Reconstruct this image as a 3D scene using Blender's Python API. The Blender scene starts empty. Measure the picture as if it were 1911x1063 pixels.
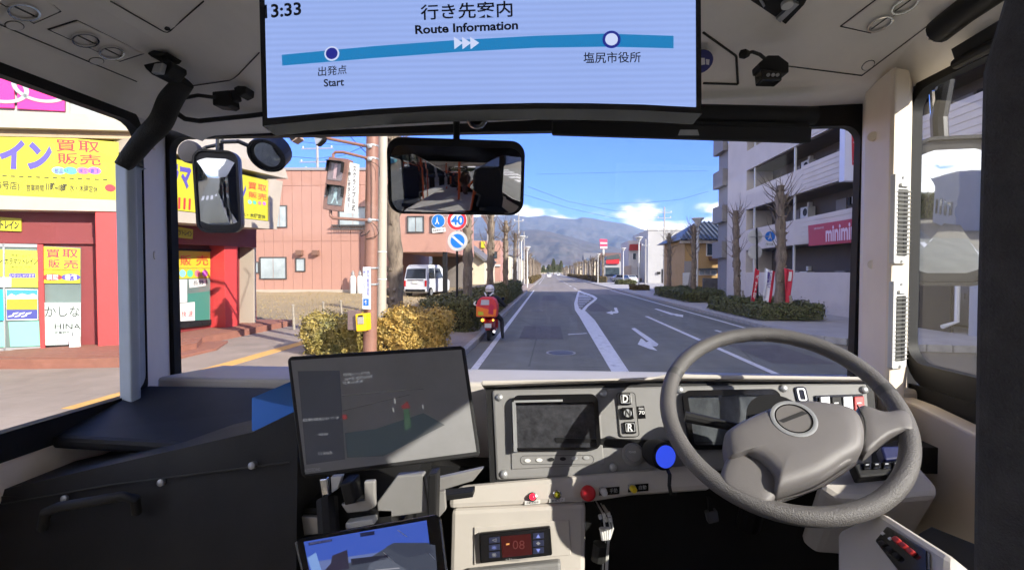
import bpy, bmesh, math, random
import numpy as np
from math import sin, cos, tan, atan, atan2, pi, radians, sqrt
from mathutils import Vector as V, Matrix, Euler
random.seed(7)
rng = np.random.default_rng(7)
scene = bpy.context.scene
COL = scene.collection
# ------------------------------------------------------------------ camera
FPX, CX, CY, EYE = 900.0, 955.5, 531.5, 2.1          # focal length in photo pixels, centre, eye height
cam_d = bpy.data.cameras.new('camera'); cam = bpy.data.objects.new('camera', cam_d); COL.objects.link(cam)
cam_d.sensor_width = 36; cam_d.lens = 36 * FPX / 1911; cam_d.clip_start = 0.02; cam_d.clip_end = 30000
cam.location = (0, 0, EYE)
cam.rotation_euler = Euler((pi/2 - atan(23.5/FPX), 0, atan(66.5/FPX)))
scene.camera = cam
CR = cam.rotation_euler.to_matrix()
# ------------------------------------------------------------------ sky and sun
SUN = V((1, -.75, .635)).normalized()
SUN_EL, SUN_AZ = math.asin(SUN.z), atan2(SUN.x, SUN.y)
world = bpy.data.worlds.new('World'); scene.world = world; world.use_nodes = True
def setup_world():
    nt = world.node_tree; N = nt.nodes; L = nt.links; N.clear()
    out = N.new('ShaderNodeOutputWorld'); bg = N.new('ShaderNodeBackground'); bg.inputs['Strength'].default_value = .12
    sky = N.new('ShaderNodeTexSky'); sky.sky_type = 'NISHITA'; sky.sun_disc = False
    sky.sun_elevation = SUN_EL; sky.sun_rotation = SUN_AZ; sky.altitude = 700
    sky.air_density = 1.0; sky.dust_density = .05; sky.ozone_density = 4.0
    tc = N.new('ShaderNodeTexCoord'); sep = N.new('ShaderNodeSeparateXYZ'); L.new(tc.outputs['Generated'], sep.inputs[0])
    mp = N.new('ShaderNodeMapping'); mp.inputs['Scale'].default_value = (7, 7, 21); mp.inputs['Location'].default_value = (2.45, 0.3, .4)
    L.new(tc.outputs['Generated'], mp.inputs[0])
    no = N.new('ShaderNodeTexNoise'); no.inputs['Scale'].default_value = 1.0; no.inputs['Detail'].default_value = 7; no.inputs['Roughness'].default_value = .52
    L.new(mp.outputs[0], no.inputs['Vector'])
    band = N.new('ShaderNodeFloatCurve')
    c = band.mapping.curves[0]; c.points[0].location = (0, 0); c.points[1].location = (1, 0)
    for p in ((.07, .6), (.11, 1.0), (.135, .72), (.17, .05), (.4, .0)): c.points.new(*p)
    band.mapping.update(); L.new(sep.outputs['Z'], band.inputs['Value'])
    ad = N.new('ShaderNodeMath'); ad.operation = 'MULTIPLY_ADD'; ad.inputs[1].default_value = .34; L.new(band.outputs[0], ad.inputs[0]); L.new(no.outputs['Fac'], ad.inputs[2])
    mr = N.new('ShaderNodeMapRange'); mr.inputs['From Min'].default_value = .76; mr.inputs['From Max'].default_value = .89; mr.interpolation_type = 'SMOOTHSTEP'
    L.new(ad.outputs[0], mr.inputs['Value'])
    no2 = N.new('ShaderNodeTexNoise'); no2.inputs['Scale'].default_value = 2.6; no2.inputs['Detail'].default_value = 4; L.new(mp.outputs[0], no2.inputs['Vector'])
    cr = N.new('ShaderNodeMix'); cr.data_type = 'RGBA'; cr.inputs[6].default_value = (1.45, 1.45, 1.6, 1); cr.inputs[7].default_value = (6.2, 5.7, 5.2, 1)
    L.new(no2.outputs['Fac'], cr.inputs[0])
    hs = N.new('ShaderNodeMix'); hs.data_type = 'RGBA'; hs.blend_type = 'MULTIPLY'; hs.inputs[0].default_value = 1; hs.inputs[7].default_value = (.155, .245, .58, 1); L.new(sky.outputs[0], hs.inputs[6])
    cov = N.new('ShaderNodeMapRange'); cov.interpolation_type = 'SMOOTHSTEP'; cov.inputs['From Min'].default_value = .45; cov.inputs['From Max'].default_value = -.35; cov.inputs['To Min'].default_value = 0; cov.inputs['To Max'].default_value = .36; L.new(sep.outputs['Y'], cov.inputs['Value'])
    ad2 = N.new('ShaderNodeMath'); L.new(ad.outputs[0], ad2.inputs[0]); L.new(cov.outputs[0], ad2.inputs[1]); L.new(ad2.outputs[0], mr.inputs['Value'])
    mx = N.new('ShaderNodeMix'); mx.data_type = 'RGBA'
    L.new(mr.outputs[0], mx.inputs[0]); L.new(hs.outputs[2], mx.inputs[6]); L.new(cr.outputs[2], mx.inputs[7])
    L.new(mx.outputs[2], bg.inputs['Color']); L.new(bg.outputs[0], out.inputs[0])
setup_world()
sd = bpy.data.lights.new('sun', 'SUN'); sd.energy = 2.0; sd.angle = radians(.5); sd.color = (1, .93, .82)
sun = bpy.data.objects.new('sun', sd); COL.objects.link(sun); sun.location = SUN * 200
sun.rotation_euler = SUN.to_track_quat('Z', 'Y').to_euler()
vs = scene.view_settings
vs.view_transform = 'Standard'; vs.look = 'None'; vs.exposure = 2.4; vs.gamma = 1; vs.use_curve_mapping = False
scene.render.engine = 'CYCLES'
cy = scene.cycles
cy.max_bounces = 10; cy.diffuse_bounces = 6; cy.glossy_bounces = 4; cy.transmission_bounces = 4; cy.transparent_max_bounces = 16; cy.volume_bounces = 0
cy.use_adaptive_sampling = True; cy.adaptive_threshold = .025; cy.sample_clamp_indirect = 8; cy.use_denoising = True; cy.caustics_reflective = False; cy.caustics_refractive = False
try: cy.denoiser = 'OPENIMAGEDENOISE'; cy.denoising_input_passes = 'RGB_ALBEDO_NORMAL'
except Exception: pass

# ------------------------------------------------------------------ pixel -> world
CAM = V((0, 0, EYE))
def ray(px, py): return CR @ V(((px - CX) / FPX, -(py - CY) / FPX, -1))
def PY(px, py, y): d = ray(px, py); return CAM + d * (y / d.y)          # on the plane Y = y
def PX(px, py, x): d = ray(px, py); return CAM + d * (x / d.x)
def PZ(px, py, z=0.0): d = ray(px, py); return CAM + d * ((z - EYE) / d.z)

# ------------------------------------------------------------------ materials
MATS = {}
def mat(name, col, rough=.6, metal=0, noise=0, nscale=20, bump=0, bscale=None, spec=.5, emit=None, estr=0, coat=0, col2=None, stretch=(1,1,1), trans=0):
    if name in MATS: return MATS[name]
    m = bpy.data.materials.new(name); m.use_nodes = True; nt = m.node_tree; N = nt.nodes; L = nt.links
    b = N['Principled BSDF']
    b.inputs['Base Color'].default_value = (*col, 1); b.inputs['Roughness'].default_value = rough
    b.inputs['Metallic'].default_value = metal; b.inputs['Specular IOR Level'].default_value = spec
    if coat: b.inputs['Coat Weight'].default_value = coat; b.inputs['Coat Roughness'].default_value = .05
    if emit: b.inputs['Emission Color'].default_value = (*emit, 1); b.inputs['Emission Strength'].default_value = estr
    if noise or bump:
        tc = N.new('ShaderNodeTexCoord'); mp = N.new('ShaderNodeMapping'); mp.inputs['Scale'].default_value = stretch
        L.new(tc.outputs['Object'], mp.inputs[0])
    if noise or col2:
        n = N.new('ShaderNodeTexNoise'); n.inputs['Scale'].default_value = nscale; n.inputs['Detail'].default_value = 8; n.inputs['Roughness'].default_value = .65
        L.new(mp.outputs[0], n.inputs['Vector'])
        mr = N.new('ShaderNodeMapRange'); mr.inputs['From Min'].default_value = .3; mr.inputs['From Max'].default_value = .7; L.new(n.outputs['Fac'], mr.inputs['Value'])
        mx = N.new('ShaderNodeMix'); mx.data_type = 'RGBA'
        c2 = col2 if col2 else tuple(max(0, c * (1 - noise)) for c in col)
        c1 = col if col2 else tuple(min(1, c * (1 + noise)) for c in col)
        mx.inputs[6].default_value = (*c2, 1); mx.inputs[7].default_value = (*c1, 1)
        L.new(mr.outputs[0], mx.inputs[0]); L.new(mx.outputs[2], b.inputs['Base Color'])
        r2 = N.new('ShaderNodeMapRange'); r2.inputs['To Min'].default_value = min(1, rough * 1.12); r2.inputs['To Max'].default_value = rough * .85
        L.new(n.outputs['Fac'], r2.inputs['Value']); L.new(r2.outputs[0], b.inputs['Roughness'])
    if bump:
        n2 = N.new('ShaderNodeTexNoise'); n2.inputs['Scale'].default_value = bscale or nscale * 4; n2.inputs['Detail'].default_value = 4
        L.new(mp.outputs[0], n2.inputs['Vector'])
        bp = N.new('ShaderNodeBump'); bp.inputs['Strength'].default_value = bump; bp.inputs['Distance'].default_value = .004
        L.new(n2.outputs['Fac'], bp.inputs['Height']); L.new(bp.outputs[0], b.inputs['Normal'])
    MATS[name] = m; return m
def glass_mat(name, tint=(.93, .95, .95), refl=.06, haze=0.0):
    if name in MATS: return MATS[name]
    m = bpy.data.materials.new(name); m.use_nodes = True; nt = m.node_tree; N = nt.nodes; L = nt.links; N.clear()
    o = N.new('ShaderNodeOutputMaterial'); t = N.new('ShaderNodeBsdfTransparent'); t.inputs[0].default_value = (*tint, 1)
    g = N.new('ShaderNodeBsdfGlossy'); g.inputs['Roughness'].default_value = .01; g.inputs[0].default_value = (.9, .92, .95, 1)
    lw = N.new('ShaderNodeLayerWeight'); lw.inputs[0].default_value = .5
    pw = N.new('ShaderNodeMath'); pw.operation = 'POWER'; pw.inputs[1].default_value = 5; L.new(lw.outputs['Facing'], pw.inputs[0])
    mr = N.new('ShaderNodeMapRange'); mr.inputs['To Min'].default_value = refl * .4; mr.inputs['To Max'].default_value = min(1, refl * 7)
    L.new(pw.outputs[0], mr.inputs['Value'])
    mx = N.new('ShaderNodeMixShader'); L.new(mr.outputs[0], mx.inputs[0]); L.new(t.outputs[0], mx.inputs[1]); L.new(g.outputs[0], mx.inputs[2])
    L.new(mx.outputs[0], o.inputs[0]); MATS[name] = m; return m
def emis(name, col, s=1.0):
    return mat(name, (.02, .02, .02), .35, emit=col, estr=s)
LIN = lambda r, g, b: tuple(((c/255)/12.92 if c/255 <= .04045 else ((c/255 + .055)/1.055) ** 2.4) for c in (r, g, b))
m_lin = mat('beige_lining', (.87, .825, .75), .55, noise=.05, nscale=6, bump=.12, bscale=500)
m_lin2 = mat('beige_pillar_trim', (.80, .69, .55), .5, noise=.05, nscale=5, bump=.1, bscale=600)
m_lin3 = mat('grey_pillar_trim', (.80, .75, .68), .5, noise=.05, nscale=5, bump=.1, bscale=600)
m_dark = mat('dark_plastic', (.012, .012, .013), .58, noise=.25, nscale=5, bump=.15, bscale=500, spec=.3)
m_blk = mat('black_gloss', (.006, .006, .007), .18)
m_rub = mat('black_rubber', (.01, .01, .01), .7)
m_seam = mat('seam_dark', (.03, .03, .028), .8)
m_panel = mat('grey_dash_plastic', (.21, .207, .205), .55, noise=.10, nscale=4, bump=.12, bscale=800)
m_cons = mat('ivory_dash_plastic', (.50, .465, .425), .5, noise=.08, nscale=3, bump=.1, bscale=700)
m_wheel = mat('wheel_leather', (.105, .099, .098), .5, noise=.16, nscale=7, bump=.5, bscale=420)
m_wheel2 = mat('wheel_hub_plastic', (.145, .135, .134), .48, noise=.10, nscale=6, bump=.2, bscale=900)
m_seat = mat('black_seat_cloth', (.035, .034, .033), .9, noise=.25, nscale=60, bump=.5, bscale=900)
m_chrome = mat('chrome', (.8, .8, .8), .12, metal=1)
m_mir = mat('mirror_glass', (.62, .65, .68), .03, metal=1); m_mir_in = mat('interior_mirror_glass', (.40, .40, .41), .03, metal=1)
m_steel = mat('galvanised_steel', (.42, .43, .44), .45, metal=.6, noise=.12, nscale=9)
m_white = mat('white_paint', (.64, .64, .62), .5, noise=.06, nscale=4)
m_glass = glass_mat('windscreen_glass', (.985, .99, .99), .03)
m_glass_s = glass_mat('side_glass', (.975, .985, .98), .05)
m_win = mat('dark_window_glass', (.05, .07, .085), .06, spec=.8, noise=.5, nscale=.6)
m_winl = mat('curtained_window_glass', (.36, .42, .44), .1, spec=.8, noise=.25, nscale=.8)

# ------------------------------------------------------------------ mesh builder
class MB:
    def __init__(s): s.v = []; s.f = []
    def add(s, vs, fs):
        o = len(s.v); s.v += [tuple(p) for p in vs]; s.f += [tuple(i + o for i in f) for f in fs]; return s
    def box(s, c, d, R=None):
        c = V(c); hx, hy, hz = d[0]/2, d[1]/2, d[2]/2
        P = [V((x, y, z)) for z in (-hz, hz) for y in (-hy, hy) for x in (-hx, hx)]
        if R is not None: P = [R @ p for p in P]
        return s.add([c + p for p in P], [(0,2,3,1),(4,5,7,6),(0,1,5,4),(2,6,7,3),(0,4,6,2),(1,3,7,5)])
    def bx(s, x0, x1, y0, y1, z0, z1): return s.box(((x0+x1)/2, (y0+y1)/2, (z0+z1)/2), (abs(x1-x0), abs(y1-y0), abs(z1-z0)))
    def loft(s, rings, cap=True, closed=True):
        n = len(rings[0]); vs = [p for r in rings for p in r]; fs = []
        for i in range(len(rings) - 1):
            for j in range(n if closed else n - 1):
                k = (j + 1) % n; fs.append((i*n+j, i*n+k, (i+1)*n+k, (i+1)*n+j))
        if cap and closed: fs += [tuple(range(n))[::-1], tuple((len(rings)-1)*n + j for j in range(n))]
        return s.add(vs, fs)
    def prism(s, pts, d): d = V(d); return s.loft([[V(p) for p in pts], [V(p) + d for p in pts]])
    def tube(s, path, r, n=8, cap=True):
        path = [V(p) for p in path]; rr = r if isinstance(r, (list, tuple)) else [r] * len(path); rings = []; a = None
        for i, p in enumerate(path):
            t = (path[min(i+1, len(path)-1)] - path[max(i-1, 0)]).normalized()
            a = t.orthogonal() if a is None else a - t * a.dot(t)
            if a.length < 1e-6: a = t.orthogonal()
            a.normalize(); b = t.cross(a)
            rings.append([p + (a * cos(2*pi*k/n) + b * sin(2*pi*k/n)) * rr[i] for k in range(n)])
        return s.loft(rings, cap)
    def lathe(s, o, ax, prof, n=20, cap=True):
        o = V(o); ax = V(ax).normalized(); a = ax.orthogonal().normalized(); b = ax.cross(a)
        return s.loft([[o + ax*h + (a*cos(2*pi*k/n) + b*sin(2*pi*k/n)) * max(r, 1e-4) for k in range(n)] for r, h in prof], cap)
    def ring(s, outer, inner, d):
        d = V(d); n = len(outer); O = [V(p) for p in outer]; I = [V(p) for p in inner]
        vs = O + I + [p + d for p in O] + [p + d for p in I]; fs = []
        for j in range(n):
            k = (j+1) % n
            fs += [(j,k,n+k,n+j), (2*n+k,2*n+j,3*n+j,3*n+k), (k,j,2*n+j,2*n+k), (n+j,n+k,3*n+k,3*n+j)]
        return s.add(vs, fs)
    def build(s, name, m, parent=None, smooth=0, bevel=0, segs=2, recalc=True):
        me = bpy.data.meshes.new(name); me.from_pydata(s.v, [], s.f)
        if recalc:
            bm = bmesh.new(); bm.from_mesh(me); bmesh.ops.recalc_face_normals(bm, faces=bm.faces); bm.to_mesh(me); bm.free()
        o = bpy.data.objects.new(name, me); COL.objects.link(o); me.materials.append(m)
        if smooth:
            me.polygons.foreach_set('use_smooth', [True] * len(me.polygons))
            try: me.set_sharp_from_angle(angle=radians(smooth))
            except Exception: pass
        if bevel:
            bv = o.modifiers.new('bevel', 'BEVEL'); bv.width = bevel; bv.segments = segs; bv.limit_method = 'ANGLE'; bv.angle_limit = radians(40)
            try: bv.harden_normals = False
            except Exception: pass
        if parent is not None:
            o.parent = parent; w = V((0, 0, 0)); p = parent
            while p is not None: w += p.location; p = p.parent
            o.location = -w
        return o
def thing(name, label, cat, loc=(0, 0, 0), group=None):
    o = bpy.data.objects.new(name, None); COL.objects.link(o); o.empty_display_size = .1; o.location = loc
    o['label'] = label; o['category'] = cat
    if group: o['group'] = group
    return o
def tag(o, label, cat, group=None):
    o['label'] = label; o['category'] = cat
    if group: o['group'] = group
    return o
def struct(o): o['kind'] = 'structure'; return o
def stuff(o): o['kind'] = 'stuff'; return o
def dup(o, parent=None, loc=None, rotz=None, label=None, scale=None):
    c = o.copy(); COL.objects.link(c)
    if parent is not None: c.parent = parent
    if loc is not None: c.location = loc
    if rotz is not None: c.rotation_euler = (0, 0, rotz)
    if scale is not None: c.scale = (scale,) * 3 if not isinstance(scale, tuple) else scale
    if label: c['label'] = label
    for ch in list(o.children): dup(ch, c)
    return c

# ------------------------------------------------------------------ planar frames
class Fr:
    """A plane in the world: origin, right, up, outward normal (towards the viewer)."""
    def __init__(s, O, u, v):
        s.O = V(O); s.u = V(u).normalized(); v = V(v); s.v = (v - s.u * v.dot(s.u)).normalized(); s.n = s.u.cross(s.v)
    @classmethod
    def p3(cls, a, b, c): return cls(a, V(b) - V(a), V(a) - V(c))   # top-left, top-right, bottom-left
    def w(s, a, b, d=0): return s.O + s.u*a + s.v*b + s.n*d
    def uv(s, px, py):
        r = ray(px, py); t = (s.O - CAM).dot(s.n) / r.dot(s.n); p = CAM + r*t - s.O
        return p.dot(s.u), p.dot(s.v)
    def rc(s, x0, y0, x1, y1):
        a, b, c, d = s.uv(x0, y0), s.uv(x1, y0), s.uv(x1, y1), s.uv(x0, y1)
        return (a[0]+d[0])/2, (c[1]+d[1])/2, (b[0]+c[0])/2, (a[1]+b[1])/2     # u0 v0 u1 v1
    def slab(s, mb, px, d0, d1): return mb.prism([s.w(*s.uv(*p), d0) for p in px], s.n * (d1 - d0))
    def rr(s, r4, rad, d=0, k=5):
        u0, v0, u1, v1 = r4; rad = min(rad, abs(u1-u0)/2*.999, abs(v1-v0)/2*.999); P = []
        for cx, cyy, a0 in ((u1-rad, v1-rad, 0), (u0+rad, v1-rad, 90), (u0+rad, v0+rad, 180), (u1-rad, v0+rad, 270)):
            for i in range(k+1):
                a = radians(a0 + 90*i/k); P.append(s.w(cx + rad*cos(a), cyy + rad*sin(a), d))
        return P
    def rbox(s, mb, r4, rad, d0, d1, k=5): return mb.prism(s.rr(r4, rad, d0, k), s.n * (d1 - d0))
    def rring(s, mb, ro, radо, ri, radi, d0, d1, k=5): return mb.ring(s.rr(ro, radо, d0, k), s.rr(ri, radi, d0, k), s.n * (d1 - d0))
    def disc(s, mb, c, r, d0, d1, n=24, ry=None):
        ry = ry or r
        return mb.prism([s.w(c[0] + r*cos(2*pi*i/n), c[1] + ry*sin(2*pi*i/n), d0) for i in range(n)], s.n * (d1 - d0))

# ------------------------------------------------------------------ lettering
_TX = {}
def glyphs(txt, bold=0.0, vertical=False):
    key = (txt, bold, vertical)
    if key in _TX: return _TX[key]
    cu = bpy.data.curves.new('t', 'FONT'); cu.body = '\n'.join(txt) if vertical else txt; cu.size = 1; cu.resolution_u = 3; cu.offset = bold
    if vertical: cu.space_line = 1.0; cu.align_x = 'CENTER'
    o = bpy.data.objects.new('t', cu); COL.objects.link(o)
    dg = bpy.context.evaluated_depsgraph_get(); ev = o.evaluated_get(dg); me = ev.to_mesh()
    vs = [v.co.copy() for v in me.vertices]; fs = [tuple(p.vertices) for p in me.polygons]; ev.to_mesh_clear()
    bpy.data.objects.remove(o); bpy.data.curves.remove(cu)
    if vs:
        x0 = min(v.x for v in vs); x1 = max(v.x for v in vs); y0 = min(v.y for v in vs); y1 = max(v.y for v in vs)
        vs = [((v.x-x0)/max(x1-x0, 1e-6), (v.y-y0)/max(y1-y0, 1e-6)) for v in vs]
    _TX[key] = (vs, fs); return vs, fs
def letter(fr, txt, q, m, parent, d=.003, bold=0.0, vertical=False, name='lettering'):
    """Lettering on a frame; q = (x0,y0,x1,y1) or four photo corners TL TR BR BL."""
    vs, fs = glyphs(txt, bold, vertical)
    if not vs: return None
    if not isinstance(q[0], (tuple, list)): x0, y0, x1, y1 = q; q = ((x0, y0), (x1, y0), (x1, y1), (x0, y1))
    c = [V((*fr.uv(*p), 0)) for p in q]
    P = []
    for a, b in vs:
        p = (c[3]*(1-a) + c[2]*a) * (1-b) + (c[0]*(1-a) + c[1]*a) * b
        P.append(fr.w(p.x, p.y, d))
    return MB().add(P, fs).build(name, m, parent, recalc=False)

def smooth_px(P, k=5):
    """closed Catmull-Rom through photo points"""
    n = len(P); out = []
    for i in range(n):
        p0, p1, p2, p3 = (np.array(P[(i + j) % n], float) for j in (-1, 0, 1, 2))
        for t in np.linspace(0, 1, k, endpoint=False): out.append(tuple(.5*((2*p1) + (p2-p0)*t + (2*p0 - 5*p1 + 4*p2 - p3)*t*t + (3*p1 - p0 - 3*p2 + p3)*t**3)))
    return out
def domed(fr, px, layers, k=5):
    """px outline -> lofted domed pad; layers = (scale, offset)"""
    U = [V((*fr.uv(*p), 0)) for p in (smooth_px(px, k) if k else px)]; c = sum(U, V())/len(U)
    return MB().loft([[fr.w(*(c + (u - c)*s).to_2d(), d) for u in U] for s, d in layers])
def inside(x, y, poly):
    r = False
    for (x0, y0), (x1, y1) in zip(poly, poly[1:] + poly[:1]):
        if (y0 > y) != (y1 > y) and x < (x1-x0)*(y-y0)/(y1-y0) + x0: r = not r
    return r

def spline(P, k=6):
    P = [V(p) for p in P]; Q = [P[0]*2 - P[1]] + P + [P[-1]*2 - P[-2]]; out = []
    for i in range(1, len(Q) - 2):
        for j in range(k): t = j/k; a, b, c, d = Q[i-1], Q[i], Q[i+1], Q[i+2]; out.append(.5*((2*b) + (c-a)*t + (2*a - 5*b + 4*c - d)*t*t + (3*b - a - 3*c + d)*t**3))
    return out + [P[-1]]
# ================================================================== SETTING: ground, road, pavements
def asphalt(name, c, track=.22):
    m = mat(name, c, .85, noise=.12, nscale=1.4, bump=.5, bscale=160); nt = m.node_tree; N = nt.nodes; L = nt.links; b = N['Principled BSDF']
    tc = N.new('ShaderNodeTexCoord'); mp = N.new('ShaderNodeMapping'); mp.inputs['Scale'].default_value = (1.1, .035, 1); L.new(tc.outputs['Object'], mp.inputs[0])
    n = N.new('ShaderNodeTexNoise'); n.inputs['Scale'].default_value = 1; n.inputs['Detail'].default_value = 5; L.new(mp.outputs[0], n.inputs['Vector'])
    n2 = N.new('ShaderNodeTexNoise'); n2.inputs['Scale'].default_value = 90; n2.inputs['Detail'].default_value = 2; L.new(tc.outputs['Object'], n2.inputs['Vector'])
    vo = N.new('ShaderNodeTexVoronoi'); vo.feature = 'DISTANCE_TO_EDGE'; vo.inputs['Scale'].default_value = .16; L.new(tc.outputs['Object'], vo.inputs['Vector'])
    ck = N.new('ShaderNodeMapRange'); ck.inputs['From Min'].default_value = .0; ck.inputs['From Max'].default_value = .004; ck.inputs['To Min'].default_value = .55; ck.inputs['To Max'].default_value = 1; L.new(vo.outputs['Distance'], ck.inputs['Value'])
    r = N.new('ShaderNodeMapRange'); r.inputs['From Min'].default_value = .3; r.inputs['From Max'].default_value = .7; r.inputs['To Min'].default_value = 1 - track; r.inputs['To Max'].default_value = 1 + track; L.new(n.outputs['Fac'], r.inputs['Value'])
    r2 = N.new('ShaderNodeMapRange'); r2.inputs['From Min'].default_value = .25; r2.inputs['From Max'].default_value = .75; r2.inputs['To Min'].default_value = .8; r2.inputs['To Max'].default_value = 1.2; L.new(n2.outputs['Fac'], r2.inputs['Value'])
    mu = N.new('ShaderNodeMath'); mu.operation = 'MULTIPLY'; L.new(r.outputs[0], mu.inputs[0]); L.new(r2.outputs[0], mu.inputs[1]); mu2 = N.new('ShaderNodeMath'); mu2.operation = 'MULTIPLY'; L.new(mu.outputs[0], mu2.inputs[0]); L.new(ck.outputs[0], mu2.inputs[1])
    src = b.inputs['Base Color'].links[0].from_socket; vm = N.new('ShaderNodeVectorMath'); vm.operation = 'SCALE'; L.new(src, vm.inputs[0]); L.new(mu2.outputs[0], vm.inputs['Scale']); L.new(vm.outputs[0], b.inputs['Base Color']); return m
def paint(name, c, under):
    m = mat(name, c, .6, noise=.12, nscale=6); nt = m.node_tree; N = nt.nodes; L = nt.links; b = N['Principled BSDF']; tc = N.new('ShaderNodeTexCoord')
    n = N.new('ShaderNodeTexNoise'); n.inputs['Scale'].default_value = 5; n.inputs['Detail'].default_value = 9; n.inputs['Roughness'].default_value = .75; L.new(tc.outputs['Object'], n.inputs['Vector'])
    r = N.new('ShaderNodeMapRange'); r.inputs['From Min'].default_value = .36; r.inputs['From Max'].default_value = .43; L.new(n.outputs['Fac'], r.inputs['Value'])
    mx = N.new('ShaderNodeMix'); mx.data_type = 'RGBA'; mx.inputs[6].default_value = (*under, 1); src = b.inputs['Base Color'].links[0].from_socket; L.new(r.outputs[0], mx.inputs[0]); L.new(src, mx.inputs[7]); L.new(mx.outputs[2], b.inputs['Base Color']); return m
m_asph = asphalt('asphalt', (.137, .137, .113)); m_asph2 = asphalt('sunlit_worn_asphalt', (.21, .185, .16), .12); m_line = paint('road_paint', (.60, .59, .58), (.2, .19, .18))  # second asphalt is paler by age and by sunlight put into its colour
m_patch = mat('asphalt_patch', (.10, .092, .085), .85, noise=.15, nscale=3, bump=.5, bscale=160)
def slabs(m, w_, h_, dark=.72):
    nt = m.node_tree; N = nt.nodes; L = nt.links; b = N['Principled BSDF']; tc = N.new('ShaderNodeTexCoord'); br = N.new('ShaderNodeTexBrick'); br.inputs['Scale'].default_value = 1; br.inputs['Brick Width'].default_value = w_; br.inputs['Row Height'].default_value = h_; br.inputs['Mortar Size'].default_value = .006; br.offset = .5
    br.inputs['Color1'].default_value = (1, 1, 1, 1); br.inputs['Color2'].default_value = (.9, .9, .9, 1); br.inputs['Mortar'].default_value = (dark, dark, dark, 1); L.new(tc.outputs['Object'], br.inputs['Vector'])
    n = N.new('ShaderNodeTexNoise'); n.inputs['Scale'].default_value = .35; n.inputs['Detail'].default_value = 6; L.new(tc.outputs['Object'], n.inputs['Vector']); r = N.new('ShaderNodeMapRange'); r.inputs['From Min'].default_value = .35; r.inputs['From Max'].default_value = .65; r.inputs['To Min'].default_value = .82; r.inputs['To Max'].default_value = 1.08; L.new(n.outputs['Fac'], r.inputs['Value'])
    vm = N.new('ShaderNodeVectorMath'); vm.operation = 'MULTIPLY'; src = b.inputs['Base Color'].links[0].from_socket; L.new(src, vm.inputs[0]); L.new(br.outputs['Color'], vm.inputs[1]); v2 = N.new('ShaderNodeVectorMath'); v2.operation = 'SCALE'; L.new(vm.outputs[0], v2.inputs[0]); L.new(r.outputs[0], v2.inputs['Scale']); L.new(v2.outputs[0], b.inputs['Base Color'])
m_pave = mat('pavement_concrete', (.30, .245, .205), .85, noise=.14, nscale=1.3, bump=.3, bscale=90); slabs(m_pave, 1.2, 1.2)
m_kerb = mat('kerb_concrete', (.30, .295, .29), .85, noise=.2, nscale=3, bump=.4, bscale=60)
m_tact = mat('tactile_yellow', (.60, .34, .10), .8, noise=.15, nscale=8)
m_field = mat('winter_field', (.17, .145, .10), .95, noise=.3, nscale=.05)
m_drygrass = mat('dry_grass_soil', (.33, .255, .15), .95, col2=(.27, .21, .12), noise=.3, nscale=.5, bump=.2, bscale=40)
def sheet(name, pts, z, m, parent=None):
    o = MB().add([(x, y, z) for x, y in pts], [tuple(range(len(pts)))]).build(name, m, parent, recalc=False)
    return o
struct(sheet('ground', [(-14000, -3000), (14000, -3000), (14000, 14000), (-14000, 14000)], -.06, m_field))
road_pts = [(-2.05, 700), (8.0, 700), (8.0, 3), (90, 3), (90, -16), (8, -16), (8, -200), (-6, -200), (-6, -16), (-90, -16), (-90, 5), (-6.5, 5), (-4.2, 6.2), (-2.7, 8.3), (-2.05, 11)]
road = struct(sheet('road', road_pts[::-1], 0, m_asph))
struct(sheet('far_road', [(-2.05, 53), (8.0, 44.5), (8.0, 700), (-2.05, 700)], .004, m_asph2))  # paler sheet begins at the shadow edge, its colour lightened for sun
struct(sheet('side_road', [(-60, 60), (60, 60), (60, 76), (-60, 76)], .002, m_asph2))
def gpoly(name, px, z=.010, m=m_line):
    P = [PZ(x, y, z) for x, y in px]
    return MB().add(P, [tuple(range(len(P)))]).build(name, m, road, recalc=False)
def strip(name, x0, x1, y0, y1, z=.009, m=m_line):
    return sheet(name, [(x0, y0), (x1, y0), (x1, y1), (x0, y1)], z, m, road)
# painted markings, each one its own part of the road
strip('edge_line', -1.66, -1.50, 7.5, 56); strip('edge_line', -1.55, -1.45, 86, 300)
strip('edge_line', 7.35, 7.5, 14, 58); strip('edge_line', 7.3, 7.45, 92, 300)
strip('lane_line', 4.62, 4.78, 8.6, 23.4)
for k in range(14): strip('lane_dash', 3.42, 3.56, 58 + k*13, 64.5 + k*13)
gpoly('centre_line', [(1157, 690+30), (1192, 690+30), (1110, 597), (1093, 580), (1086, 578), (1072, 572), (1081, 590)])
gpoly('hatch_border', [(1081, 590), (1073, 578), (1071.5, 566), (1075.5, 552), (1078.8, 543), (1082, 543.5), (1079, 556), (1078, 566), (1081, 576), (1086, 582)], .012)
gpoly('hatch_border', [(1078.8, 543), (1083, 542.6), (1108, 551), (1115, 556), (1112, 560), (1098, 571), (1091, 580), (1086, 582), (1086.5, 577), (1094, 569), (1109, 557.5), (1104, 553), (1082, 545.5)], .014)
for i, y in enumerate((549, 551.3, 553.8, 556.8, 560, 563.4, 567, 571, 575)):
    xl = 1080.2 - .2*i; xr = 1104 - max(0, (y - 556)) * 1.05 if y > 554 else 1088 + (y-547)*2.4
    gpoly('hatch_bar', [(xl, y), (xr, y), (xr - 1, y + 1.1), (xl, y + 1.1)], .010)
gpoly('turn_arrow', [(1178, 612.5), (1185, 611.5), (1216, 632), (1229, 642), (1226, 645.5), (1217, 645.5), (1227, 654), (1212, 650.5), (1190, 642), (1196, 631), (1200, 633), (1206, 638), (1211, 636.5), (1205, 633)])
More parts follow.
